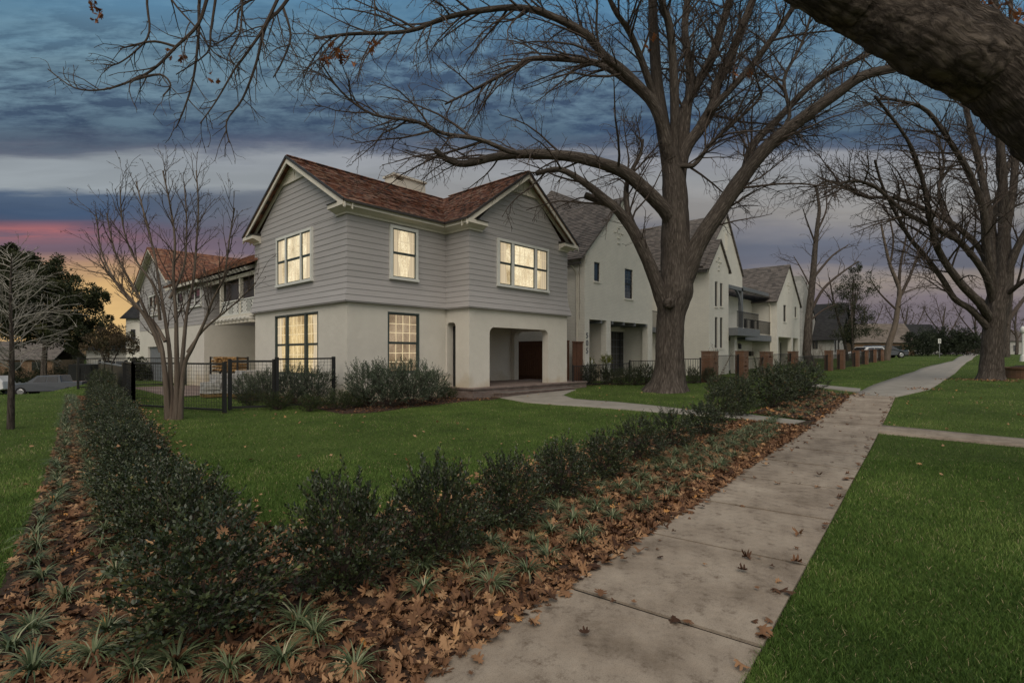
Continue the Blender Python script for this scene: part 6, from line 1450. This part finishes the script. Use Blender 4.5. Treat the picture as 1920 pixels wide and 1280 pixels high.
for k, (px, D, w, hh, lab) in enumerate([(40, 62, 2.0, 2.6, 'dark bush behind the rail fence on the far left'), (10, 60, 1.8, 2.2, 'low dark bush at the far left beside the rail fence'), (258, 33, .7, 1.6, 'dark shrub beside the garage door of the rear wing'), (150, 66, 3.0, 4.0, 'dark green bush mass beyond the pickup truck'), (75, 60, 2.2, 3.0, 'dark bush behind the front of the pickup truck'), (112, 61, 2.2, 3.2, 'dark bush behind the cab of the pickup truck'), (-20, 62, 2.4, 3.4, 'dark bush at the very left edge behind the white car')]):
    q = AD(px, D); hh *= 1.0; leafy('bush', q, [(cam2w(x*w, 0).x, cam2w(x*w, 0).y, z*hh, r*hh*.36) for x, z, r in ((0, .35, 1.1), (-.5, .3, 1.), (.5, .3, 1.), (0, .7, .8))], 3500, .13, 'treeleaf', lab, 740+k, cat='bush')
# ------------------------------------------------------------------ left background
def bldg(name, px0, px1, D, z0, z1, label, roofz=None, wallm='wbrick', roofm='dark0', feats=()):
    a, b = cam2w((px0-960)/F*D, D), cam2w((px1-960)/F*D, D); u = (b-a).normalized(); n = Vector((-u.y, u.x, 0)); t = thing(name, (a.x, a.y, z0), label, 'building')
    dp = 6
    mb = MB(); mb.prism([(a.x, a.y, z0), (b.x, b.y, z0), (b.x+n.x*dp, b.y+n.y*dp, z0), (a.x+n.x*dp, a.y+n.y*dp, z0)], (0, 0, z1-z0)); mb.build('wall', M[wallm], t)
    if roofz:
        mb = MB(); a0, b0 = a-n*.4-u*.4, b-n*.4+u*.4; m = n*(dp/2+.4)
        roofp(mb, (a0.x, a0.y, z1), (b0.x, b0.y, z1), (a0.x+m.x, a0.y+m.y, roofz), (b0.x+m.x, b0.y+m.y, roofz)); m2v = m*2
        roofp(mb, (a0.x+m2v.x, a0.y+m2v.y, z1), (b0.x+m2v.x, b0.y+m2v.y, z1), (a0.x+m.x, a0.y+m.y, roofz), (b0.x+m.x, b0.y+m.y, roofz))
        mb.build('roof', M[roofm], t)
    for nm, p0, p1, za, zb, mt in feats:
        c, d = cam2w((p0-960)/F*D, D)-n*.06, cam2w((p1-960)/F*D, D)-n*.06; mb = MB(); mb.prism([(c.x, c.y, za), (d.x, d.y, za), (d.x+n.x*.05, d.y+n.y*.05, za), (c.x+n.x*.05, c.y+n.y*.05, za)], (0, 0, zb-za)); mb.build(nm, M[mt], t)
    return t
bldg('garage_building', 162, 268, 66, -2.1, 2.2, 'long low white garage building behind the round tree on the left', 3.6, 'wbrick', 'dark0', [('garage_door', 176, 196, -2, .8, 'wtrim'), ('garage_door', 218, 236, -2, .8, 'grey'), ('window', 200, 210, -.2, .9, 'darkglass')])
bldg('white_cottage', 236, 300, 58, -1.8, 5.6, 'pale gabled house glimpsed behind the rear wing at the left', 8.2, 'wbrick', 'dark0', [('window', 246, 254, 2.8, 4.4, 'darkglass')])
bldg('brown_house', -60, 100, 84, -2.2, .8, 'low brown house behind the evergreen tree on the far left', 3.8, 'farbrick', 'asph0', [('window', 20, 40, -.9, .5, 'darkglass'), ('window', 60, 76, -.9, .5, 'darkglass')])
bldg('dark_shed', 128, 170, 60, -2.1, .5, 'black board enclosure behind the pickup truck', None, 'black', feats=[('door', 138, 150, -2, .1, 'sashd')])
# right far houses
bldg('brown_roof_house', 1598, 1715, 92, .9, 2.5+1.2, 'brick house with large brown roof beyond the leafy tree', 7.2, 'farbrick', 'brownroof', [('window', 1635, 1652, 1.9, 3.3, 'darkglass'), ('garage_door', 1670, 1690, 1.2, 3.2, 'sashd')])
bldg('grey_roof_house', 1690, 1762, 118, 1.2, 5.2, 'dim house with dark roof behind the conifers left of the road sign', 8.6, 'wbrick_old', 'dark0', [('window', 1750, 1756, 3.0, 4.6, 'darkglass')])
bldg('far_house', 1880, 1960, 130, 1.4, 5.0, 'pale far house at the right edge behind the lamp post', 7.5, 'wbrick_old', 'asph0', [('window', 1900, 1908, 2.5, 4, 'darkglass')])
# far tree line closing the horizon
lc = LC(); n = 70000; th = rng.uniform(-1.15, 1.15, n); D = rng.uniform(150, 260, n); X_ = np.tan(th*.9)*D
s_ = SA*X_+CA*D; t_ = -CA*X_+SA*D; z_ = Zt(s_, t_)+np.abs(rng.normal(0, 4.6, n))*(1+.35*np.sin(th*37)+.25*np.sin(th*91))
P = np.stack([s_, t_, z_], 1); lc.leaves(P, rng.normal(size=P.shape)+np.array([0, 0, 1.2]), rng.uniform(.8, 2.2, n), rng.uniform(.08, .3, n), np.clip(rng.normal(.35, .2, n), 0, 1))
o = link_mesh('far_woods', lc.mesh('far_woods'), M['rustleaf']); meta(o, 'hazy line of distant brown winter woods on the horizon', 'woods', kind='stuff')
# rail fence
random.seed(9)
a, b = AD(-40, 50), AD(62, 50); rf = thing('rail_fence', a, 'grey two rail timber fence beside the side street on the left', 'fence'); n = 8
for k in range(n+1):
    p = a.lerp(b, k/n); p.z = zt(p.x, p.y); mb = MB(); mb.box(p.x-.08, p.x+.08, p.y-.08, p.y+.08, p.z, p.z+1.1); mb.build('post', M['grey'], rf)
mb = MB(); 
for z in (.45, .95): mb.beam(a+Vector((0, 0, z)), b+Vector((0, 0, zt(b.x, b.y)-b.z+z)), .05, .14)
mb.build('rail', M['grey'], rf)
# ------------------------------------------------------------------ vehicles
M['carblack'] = plain('dark grey car paint', (.045, .052, .062), scale=1, rough=.25, bump=0, spec=.8)
M['carwhite'] = plain('white car paint', (.62, .62, .62), scale=1, rough=.25, bump=0, spec=.6)
M['tyre'] = plain('tyre rubber', (.015, .015, .015), rough=.9)
M['chrome'] = plain('bright metal', (.5, .5, .5), rough=.25, bump=0, metal=.9)
M['lens'] = plain('headlamp lens', (.5, .5, .48), rough=.1, bump=0)
def car(name, loc, head, prof, wheels, glassq, mat, label, cat, W_=1.9, wr=.38):
    """prof: side outline (x forward, z); glassq: side window polygons; head: unit vector forward"""
    t = thing(name, loc, label, cat); hd = Vector(head).normalized(); sd_ = Vector((-hd.y, hd.x, 0)); T_ = lambda x, y, z: Vector(loc)+hd*x+sd_*y+Vector((0, 0, z))
    mb = MB(); n = len(prof); zmax = max(z for _, z in prof); rows = []
    for y, ins in ((-W_/2, 1), (-W_/2+.12, 0), (W_/2-.12, 0), (W_/2, 1)):
        row = []
        for x, z in prof:
            tum = max(0, (z-.95))*.16; yy = y*(1-tum/(W_/2)*1.0); k = .06 if ins else 0
            row.append(T_(x*(1-.012*ins), yy, z-(k if z > .6 else -k)))
        rows.append(row)
    vs = [p for r in rows for p in r]; fs = [(i*n+j, i*n+(j+1) % n, (i+1)*n+(j+1) % n, (i+1)*n+j) for i in range(3) for j in range(n)]
    fs += [tuple(range(n))[::-1], tuple(3*n+j for j in range(n))]; mb.add(vs, fs); mb.build('body', M[mat], t, smooth=False)
    for sg in (-1, 1):
        for g_ in glassq:
            mb = MB(); q = []
            for x, z in g_: tum = max(0, (z-.95))*.16; q.append(T_(x, sg*(W_/2*(1-tum/(W_/2))+.004), z))
            mb.prism(q, sd_*(sg*.012)); mb.build('side_window', M['darkglass'], t)
        for wx in wheels:
            mb = MB(); c = T_(wx, sg*(W_/2-.1), wr); mb.tube([c-sd_*(sg*.12), c+sd_*(sg*.10), c+sd_*(sg*.13)], [wr, wr, wr*.9], 20); w_ = mb.build('wheel', M['tyre'], t)
            mb = MB(); mb.tube([c+sd_*(sg*.13), c+sd_*(sg*.145)], [wr*.62, wr*.55], 14); mb.build('rim', M['chrome'], w_)
        mb = MB(); x = max(p[0] for p in prof); mb.prism([T_(x-.02, sg*(W_/2-.45), .78), T_(x-.02, sg*(W_/2-.1), .78), T_(x-.06, sg*(W_/2-.1), .95), T_(x-.06, sg*(W_/2-.45), .95)], hd*.06); mb.build('headlight', M['lens'], t)
    ws = [p for p in prof if p[1] > 1.3]; x1 = max(p[0] for p in ws); z1 = [p[1] for p in ws if p[0] == x1][0]
    nx = [p for p in prof if p[0] > x1 and p[1] < 1.3 and p[1] > .8]; x0, z0 = min(nx)
    mb = MB(); f = .1; mb.prism([T_(x0-.02, -W_/2+.2, z0+.06), T_(x0-.02, W_/2-.2, z0+.06), T_(x1+.05, W_/2-.32, z1-.08), T_(x1+.05, -W_/2+.32, z1-.08)], (hd*.5+Vector((0, 0, .5)))*.05); mb.build('windscreen', M['darkglass'], t)
    return t
truck = [(2.75, .45), (2.8, .75), (2.7, 1.08), (1.5, 1.2), (.75, 1.84), (-1.0, 1.88), (-1.15, 1.3), (-2.75, 1.28), (-2.8, .5), (-2.3, .42), (-1.2, .42), (1.2, .42), (2.3, .42)]
p = AD(98, 47.5); hd = cam2w(-1, -.25)
car('pickup_truck', p, hd, truck, (1.85, -1.75), [[(.95, 1.3), (.6, 1.72), (-.0, 1.76), (-.0, 1.3)], [(-.1, 1.3), (-.1, 1.76), (-.85, 1.78), (-.9, 1.3)]], 'carblack', 'dark grey pickup truck parked on the side street behind the left hedge', 'truck', 2.0, .42)
suv = [(2.2, .4), (2.3, .7), (2.2, 1.0), (1.25, 1.12), (.5, 1.68), (-1.7, 1.72), (-2.2, 1.2), (-2.3, .5), (-1.9, .36), (0, .34), (1.9, .36)]
p = AD(-36, 49); car('white_car', p, hd, suv, (1.45, -1.45), [[(.9, 1.15), (.45, 1.56), (-.3, 1.58), (-.3, 1.15)], [(-.4, 1.15), (-.4, 1.58), (-1.5, 1.56), (-1.8, 1.2)]], 'carwhite', 'white car cut off by the left edge behind the rail fence', 'car')
p = AD(1622, 60); p.z -= .35; car('white_car', p, cam2w(-1, -.3), suv, (1.45, -1.45), [[(.9, 1.15), (.45, 1.56), (-.3, 1.58), (-.3, 1.15)], [(-.4, 1.15), (-.4, 1.58), (-1.5, 1.56), (-1.8, 1.2)]], 'carwhite', 'white car parked behind the far brick pillars', 'car')
p = AD(1656, 62); car('dark_car', p, cam2w(1, -.1), [(x, z*.86) for x, z in suv], (1.45, -1.45), [[(.9, 1.0), (.45, 1.34), (-.3, 1.36), (-.3, 1.0)], [(-.4, 1.0), (-.4, 1.36), (-1.5, 1.34), (-1.8, 1.02)]], 'carblack', 'dark car behind the leaning pale tree', 'car')
# ------------------------------------------------------------------ small things
p = AD(1761.5, 61); t = thing('road_sign', p, 'small white sign on a thin post on the far lawn', 'sign')
mb = MB(); mb.tube([p, p+Vector((0, 0, 2.1))], [.035, .035], 8); mb.build('post', M['chrome'], t)
r_ = cam2w(1, 0); mb = MB(); c = p+Vector((0, 0, 1.65)); mb.prism([c-r_*.17, c+r_*.17, c+r_*.17+Vector((0, 0, .55)), c-r_*.17+Vector((0, 0, .55))], cam2w(0, -.02)); mb.build('plate', M['wtrim'], t)
mb = MB(); c = c+cam2w(0, -.025); mb.prism([c+r_*.02+Vector((0, 0, .18)), c+r_*.10+Vector((0, 0, .18)), c+r_*.10+Vector((0, 0, .40)), c+r_*.02+Vector((0, 0, .40))], cam2w(0, -.003)); mb.prism([c-r_*.12+Vector((0, 0, .36)), c-r_*.0+Vector((0, 0, .44)), c-r_*.0+Vector((0, 0, .36))], cam2w(0, -.003)); mb.build('sign_mark', M['grey'], t)
p = AD(1918, 45); t = thing('lamp_post', p, 'pale lamp post with a white globe at the right edge of the picture', 'lamp post')
mb = MB(); mb.tube([p-Vector((0, 0, .1)), p+Vector((0, 0, .5)), p+Vector((0, 0, .55)), p+Vector((0, 0, 2.4))], [.22, .18, .07, .06], 12); mb.build('post', M['wtrim'], t)
mb = MB(); mb.tube([p+Vector((0, 0, z)) for z in (2.4, 2.5, 2.75, 2.95, 3.02)], [.08, .17, .2, .12, .02], 12); mb.build('globe', M['wtrim'], t, smooth=True)
p = AD(1937, 27); t = thing('brick_planter', p, 'low round brick planter on the grass at the right edge', 'planter')
mb = MB(); z0 = p.z; mb.tube([p-Vector((0, 0, .1)), p+Vector((0, 0, .42)), p+Vector((0, 0, .5)), p+Vector((0, 0, .58))], [1.05, 1.05, 1.1, 1.1], 28); mb.build('brickwork', M['brownbrick'], t)
mb = MB(); mb.tube([p+Vector((0, 0, .585)), p+Vector((0, 0, .66))], [.9, .6], 20); mb.build('soil', M['mulch'], t)
# young sapling twigs in the neighbour beds
for k, (px, py, D, hh) in enumerate([(1246+100, 700, 26, 1.9), (1424, 690, 30, 1.6), (1528+0, 690, 42, 2.2), (1548, 690, 44, 2.2)]):
    random.seed(800+k); b = AD(px, D); t = thing('bare_sapling', b, ['thin bare sapling before the paired narrow windows', 'thin bare sapling before the grey balconies', 'bare reddish sapling left before the dark roofed cottage', 'bare reddish sapling right before the dark roofed cottage'][k], 'sapling'); mb = MB()
    for q in range(7):
        c = polyl(b, (random.uniform(-.3, .3), random.uniform(-.3, .3), 1), hh*random.uniform(.7, 1.1), 6, .06); mb.tube(c, [.016*(1-.7*i/6) for i in range(7)], 4, False); grow(mb, c, .012, .004, 0, [(3, (.2, .5), (.3, .6), .1, .03, .3, .006, None)])
    mb.build('stems', M['bark_light'], t)
# firewood rack and wrapped stone on the patio
cx, cy = TY(430, 7.6), 0
ry0, ry1 = TY(455, 8.3), TY(404, 8.3)
fr = thing('firewood_rack', (8.3, ry0, .03), 'black rack of split firewood on the patio behind the fence gate', 'rack')
mb = MB()
for y in (ry0, ry1):
    for x in (8.1, 8.5): mb.box(x-.03, x+.03, y-.03, y+.03, .03, 1.52)
    mb.box(8.1, 8.5, y-.025, y+.025, 1.46, 1.5)
for z in (.15, .85): mb.box(8.08, 8.12, ry0, ry1, z, z+.04); mb.box(8.48, 8.52, ry0, ry1, z, z+.04)
mb.build('frame', M['black'], fr)
M['logend'] = plain('split log ends', (.42, .25, .09), (.13, .07, .035), scale=9, rough=.85)
mb = MB(); random.seed(12)
for k in range(10):
    for q in range(5):
        y = ry0+.15+(ry1-ry0-.3)*(k+.5*(q % 2))/10.2; z = .95+q*.125; s_ = random.uniform(.05, .075); n = random.choice((3, 4, 5)); a0 = random.random()*6
        mb.prism([(8.02+random.uniform(0, .05), y+s_*math.cos(a0+2*pi*i/n), z+s_*math.sin(a0+2*pi*i/n)) for i in range(n)], (.5, 0, 0))
mb.build('logs', M['logend'], fr)
M['wrap'] = plain('pale plastic wrap and stone', (.5, .5, .5), (.3, .28, .25), scale=7, rough=.5, bump=.6, bscale=12, dist=.03)
M['tan'] = plain('tan timber', (.22, .15, .06), (.14, .09, .035), scale=5)
def pallet(px, D, w, h, lab, seed):
    random.seed(seed); p = AD(px, D); t = thing('wrapped_pallet', p, lab, 'pallet', None); z = p.z+.03
    mb = MB()
    for k in range(5): mb.box(p.x-.4+.18*k, p.x-.28+.18*k, p.y-w/2, p.y+w/2, z+.1, z+.13)
    for k in range(3): mb.box(p.x-.4, p.x+.44, p.y-w/2+k*(w/2-.06), p.y-w/2+.1+k*(w/2-.06), z, z+.1)
    mb.build('pallet_base', M['tan'], t); mb = MB()
    nn = int(w/.2)
    for a in range(nn):
        for b in range(3):
            for c in range(int(h/.14)):
                if random.random() < .12 and c > 1: continue
                x0 = p.x-.4+b*.27; y0 = p.y-w/2+a*w/nn; z0 = z+.135+c*.14; j = random.uniform(-.02, .02)
                mb.box(x0+j, x0+.25+j, y0+j, y0+w/nn-.02+j, z0, z0+.13)
    mb.build('stones', M['wrap'], t)
pallet(402, 19.8, .6, .55, 'small pale wrapped stone stack left of the firewood rack', 1); pallet(420, 20.3, .7, .75, 'pale stone pallet under the firewood rack', 2); pallet(447, 19.9, .9, .7, 'wide pile of white wrapped stone behind the gate', 3); pallet(470, 20.2, .9, .85, 'tallest white wrapped pallet beside the house wall', 4)
# ------------------------------------------------------------------ sky, light, camera
w = bpy.data.worlds.new('World'); SC.world = w; w.use_nodes = True; nt = w.node_tree; nt.nodes.clear()
SUN_EL, SUN_AZ = math.radians(48), None
sdir = Vector((-.80, -.60, 0)).normalized()*math.cos(SUN_EL)+Vector((0, 0, math.sin(SUN_EL)))  # towards the sun
tc = N(nt, 'ShaderNodeTexCoord'); sp = N(nt, 'ShaderNodeSeparateXYZ'); L(nt, tc, 'Generated', sp, 0)
def MT(op, a, b=None, c=None, clamp=False):
    n = N(nt, 'ShaderNodeMath', operation=op, use_clamp=clamp)
    for i, v in enumerate((a, b, c)):
        if v is None: continue
        if isinstance(v, (int, float)): n.inputs[i].default_value = v
        else: nt.links.new(v, n.inputs[i])
    return n.outputs[0]
def MIX(fac, a, b, mode='MIX'):
    n = N(nt, 'ShaderNodeMixRGB', blend_type=mode)
    for i, v in enumerate((fac, a, b)):
        if isinstance(v, (int, float)): n.inputs[i].default_value = v
        elif isinstance(v, tuple): n.inputs[i].default_value = c4(v)
        else: nt.links.new(v, n.inputs[i])
    return n.outputs[0]
def NOI(vec, sc, det=6, ro=.6, di=0):
    n = N(nt, 'ShaderNodeTexNoise', inp={'Scale': sc, 'Detail': det, 'Roughness': ro, 'Distortion': di}); nt.links.new(vec, n.inputs[0]); return n.outputs[0]
X_, Y_, Z_ = sp.outputs
fx, fy = CA, SA                          # heading of the street view
right = MT('ADD', MT('MULTIPLY', X_, SA), MT('MULTIPLY', Y_, -CA)); fwd = MT('ADD', MT('MULTIPLY', X_, CA), MT('MULTIPLY', Y_, SA))
az = MT('ARCTAN2', right, fwd); el = MT('ARCSINE', Z_)
# straight cloud rows lying across the street: constant height over distance ahead
elx = MT('ARCTANGENT', MT('DIVIDE', Z_, MT('MAXIMUM', fwd, .3)))
cb = N(nt, 'ShaderNodeCombineXYZ'); nt.links.new(MT('MULTIPLY', az, 1.0), cb.inputs[0]); nt.links.new(MT('MULTIPLY', elx, 5.5), cb.inputs[1]); vS = cb.outputs[0]
cb2 = N(nt, 'ShaderNodeCombineXYZ'); nt.links.new(MT('MULTIPLY', az, 1.0), cb2.inputs[0]); nt.links.new(MT('MULTIPLY', elx, 3.4), cb2.inputs[1]); v2 = cb2.outputs[0]
n1 = NOI(vS, 1.5, 3, .5); n2 = NOI(vS, 6, 8, .6, .2); n3 = NOI(v2, 15, 8, .66, .15); n4 = NOI(vS, 2.6, 6, .55, .3)
e = MT('ADD', elx, MT('MULTIPLY', MT('SUBTRACT', n1, .5), .05)); e = MT('ADD', e, MT('MULTIPLY', MT('SUBTRACT', n2, .5), .05))
ef = MT('DIVIDE', e, .75)
def s2l(c): return tuple(((x/255)/12.92 if x/255 <= .04045 else ((x/255+.055)/1.055)**2.4) for x in c)
def band(stops):
    r = ramp(nt, [(math.radians(d)/.75, s2l(c)) for d, c in stops]); nt.links.new(ef, r.inputs[0]); return r.outputs[0]
left = band([(0, (150, 120, 88)), (4, (222, 180, 108)), (7.5, (214, 170, 104)), (9.6, (168, 128, 104)), (11.0, (116, 92, 106)), (12.2, (112, 88, 102)), (13.1, (92, 78, 98)), (14.0, (74, 76, 98)), (15.4, (58, 78, 106)), (17.0, (74, 92, 116)), (17.9, (150, 158, 163)), (20.4, (146, 154, 160)), (21.3, (96, 102, 118)), (22, (72, 82, 102)), (24, (60, 80, 102)), (26.5, (84, 114, 134)), (30, (98, 138, 158)), (34, (84, 132, 162)), (43, (74, 122, 154))])
rgt = band([(0, (118, 110, 112)), (3, (112, 102, 112)), (6, (116, 104, 112)), (8, (146, 132, 122)), (9.5, (102, 102, 114)), (11.5, (96, 100, 114)), (13.5, (124, 122, 126)), (15.0, (146, 142, 138)), (18.5, (146, 148, 150)), (20.5, (148, 150, 156)), (21.5, (84, 94, 114)), (23, (50, 72, 100)), (26, (60, 86, 114)), (30, (78, 120, 150)), (34, (76, 130, 166)), (43, (70, 118, 154))])
lf = MT('MULTIPLY_ADD', az, -1.9, -.25, True)
skyc = MIX(lf, rgt, left)
# darker cloud fibres across the upper sheet, lighter ones between
sheet = MT('SMOOTH_MIN', MT('MULTIPLY', MT('SUBTRACT', e, .36), 12), 1, .1); up_fade = MT('SUBTRACT', 1, MT('MULTIPLY', MT('SUBTRACT', e, .50), 8), None, True)
sheet = MT('MULTIPLY', MT('MAXIMUM', sheet, 0), up_fade, None, True)
fib = N(nt, 'ShaderNodeMapRange', inp={1: .43, 2: .57}); nt.links.new(MT('ADD', MT('MULTIPLY', n3, .55), MT('MULTIPLY', n4, .45)), fib.inputs[0]); fib = fib.outputs[0]
# a red lit patch of low cloud towards the left horizon
rb = MT('SUBTRACT', 1, MT('ABSOLUTE', MT('MULTIPLY', MT('SUBTRACT', elx, math.radians(13.1)), 42)), None, True)
rx = MT('MULTIPLY', MT('MULTIPLY', MT('SUBTRACT', -.58, az), 7, None, True), MT('MULTIPLY', MT('SUBTRACT', n2, .36), 5, None, True), None, True)
skyc = MIX(MT('MULTIPLY', rb, rx, None, True), skyc, s2l((176, 96, 92)))
skyc = MIX(MT('MULTIPLY', sheet, MT('MULTIPLY', fib, .85), None, True), skyc, s2l((52, 70, 94)))
skyc = MIX(MT('MULTIPLY', sheet, MT('MULTIPLY', MT('SUBTRACT', 1, fib), .62), None, True), skyc, s2l((116, 146, 162)))
soft = N(nt, 'ShaderNodeMapRange', inp={1: .42, 2: .62, 3: .90, 4: 1.10}); nt.links.new(n4, soft.inputs[0])
hsv = N(nt, 'ShaderNodeHueSaturation', inp={'Saturation': .93, 'Value': .95}); nt.links.new(skyc, hsv.inputs['Color']); skyc = hsv.outputs[0]
gs = N(nt, 'ShaderNodeCombineXYZ'); [nt.links.new(soft.outputs[0], gs.inputs[i]) for i in range(3)]
skyc = MIX(1.0, skyc, gs.outputs[0], 'MULTIPLY')
# overhead and behind the viewer the unseen sky is brightened to add light
back = N(nt, 'ShaderNodeMapRange', inp={1: .15, 2: -.7, 3: 0, 4: 1}); nt.links.new(fwd, back.inputs[0])
ze = N(nt, 'ShaderNodeMapRange', inp={1: .62, 2: .95, 3: 0, 4: 1}); nt.links.new(Z_, ze.inputs[0])
br = MT('MAXIMUM', back.outputs[0], ze.outputs[0])
skyc = MIX(br, skyc, (.62, .60, .56))
gd = N(nt, 'ShaderNodeMapRange', inp={1: -.02, 2: -.06, 3: 0, 4: 1}); nt.links.new(Z_, gd.inputs[0]); skyc = MIX(gd.outputs[0], skyc, (.03, .035, .02))
bg1 = N(nt, 'ShaderNodeBackground', inp={1: 1.0}); nt.links.new(skyc, bg1.inputs[0])
sk = N(nt, 'ShaderNodeTexSky', sky_type='NISHITA', sun_disc=False, sun_elevation=SUN_EL, sun_rotation=math.atan2(sdir.x, sdir.y)); bg2 = N(nt, 'ShaderNodeBackground', inp={1: .05}); L(nt, sk, 0, bg2, 0)
mxs = N(nt, 'ShaderNodeMixShader', inp={0: .06}); L(nt, bg1, 0, mxs, 1); L(nt, bg2, 0, mxs, 2)
wo = N(nt, 'ShaderNodeOutputWorld'); L(nt, mxs, 0, wo, 0)
sl_ = bpy.data.lights.new('sun', 'SUN'); sl_.energy = 1.5; sl_.angle = math.radians(50); sl_.color = (1, .90, .77)
so = bpy.data.objects.new('sun', sl_); COL.objects.link(so); so.rotation_euler = (-sdir).to_track_quat('-Z', 'Y').to_euler()
cam = bpy.data.cameras.new('camera'); co = bpy.data.objects.new('camera', cam); COL.objects.link(co)
cam.sensor_width = 36; cam.lens = F/1920*36; cam.shift_y = 25/1920; cam.clip_end = 4000; cam.clip_start = .05
co.location = (0, 0, H); co.rotation_euler = (pi/2, 0, AL-pi/2); SC.camera = co
SC.view_settings.view_transform = 'Standard'; SC.view_settings.look = 'None'; SC.view_settings.exposure = .14; SC.view_settings.gamma = 1
SC.render.resolution_x = 1024; SC.render.resolution_y = 682
SC.render.engine = 'CYCLES'
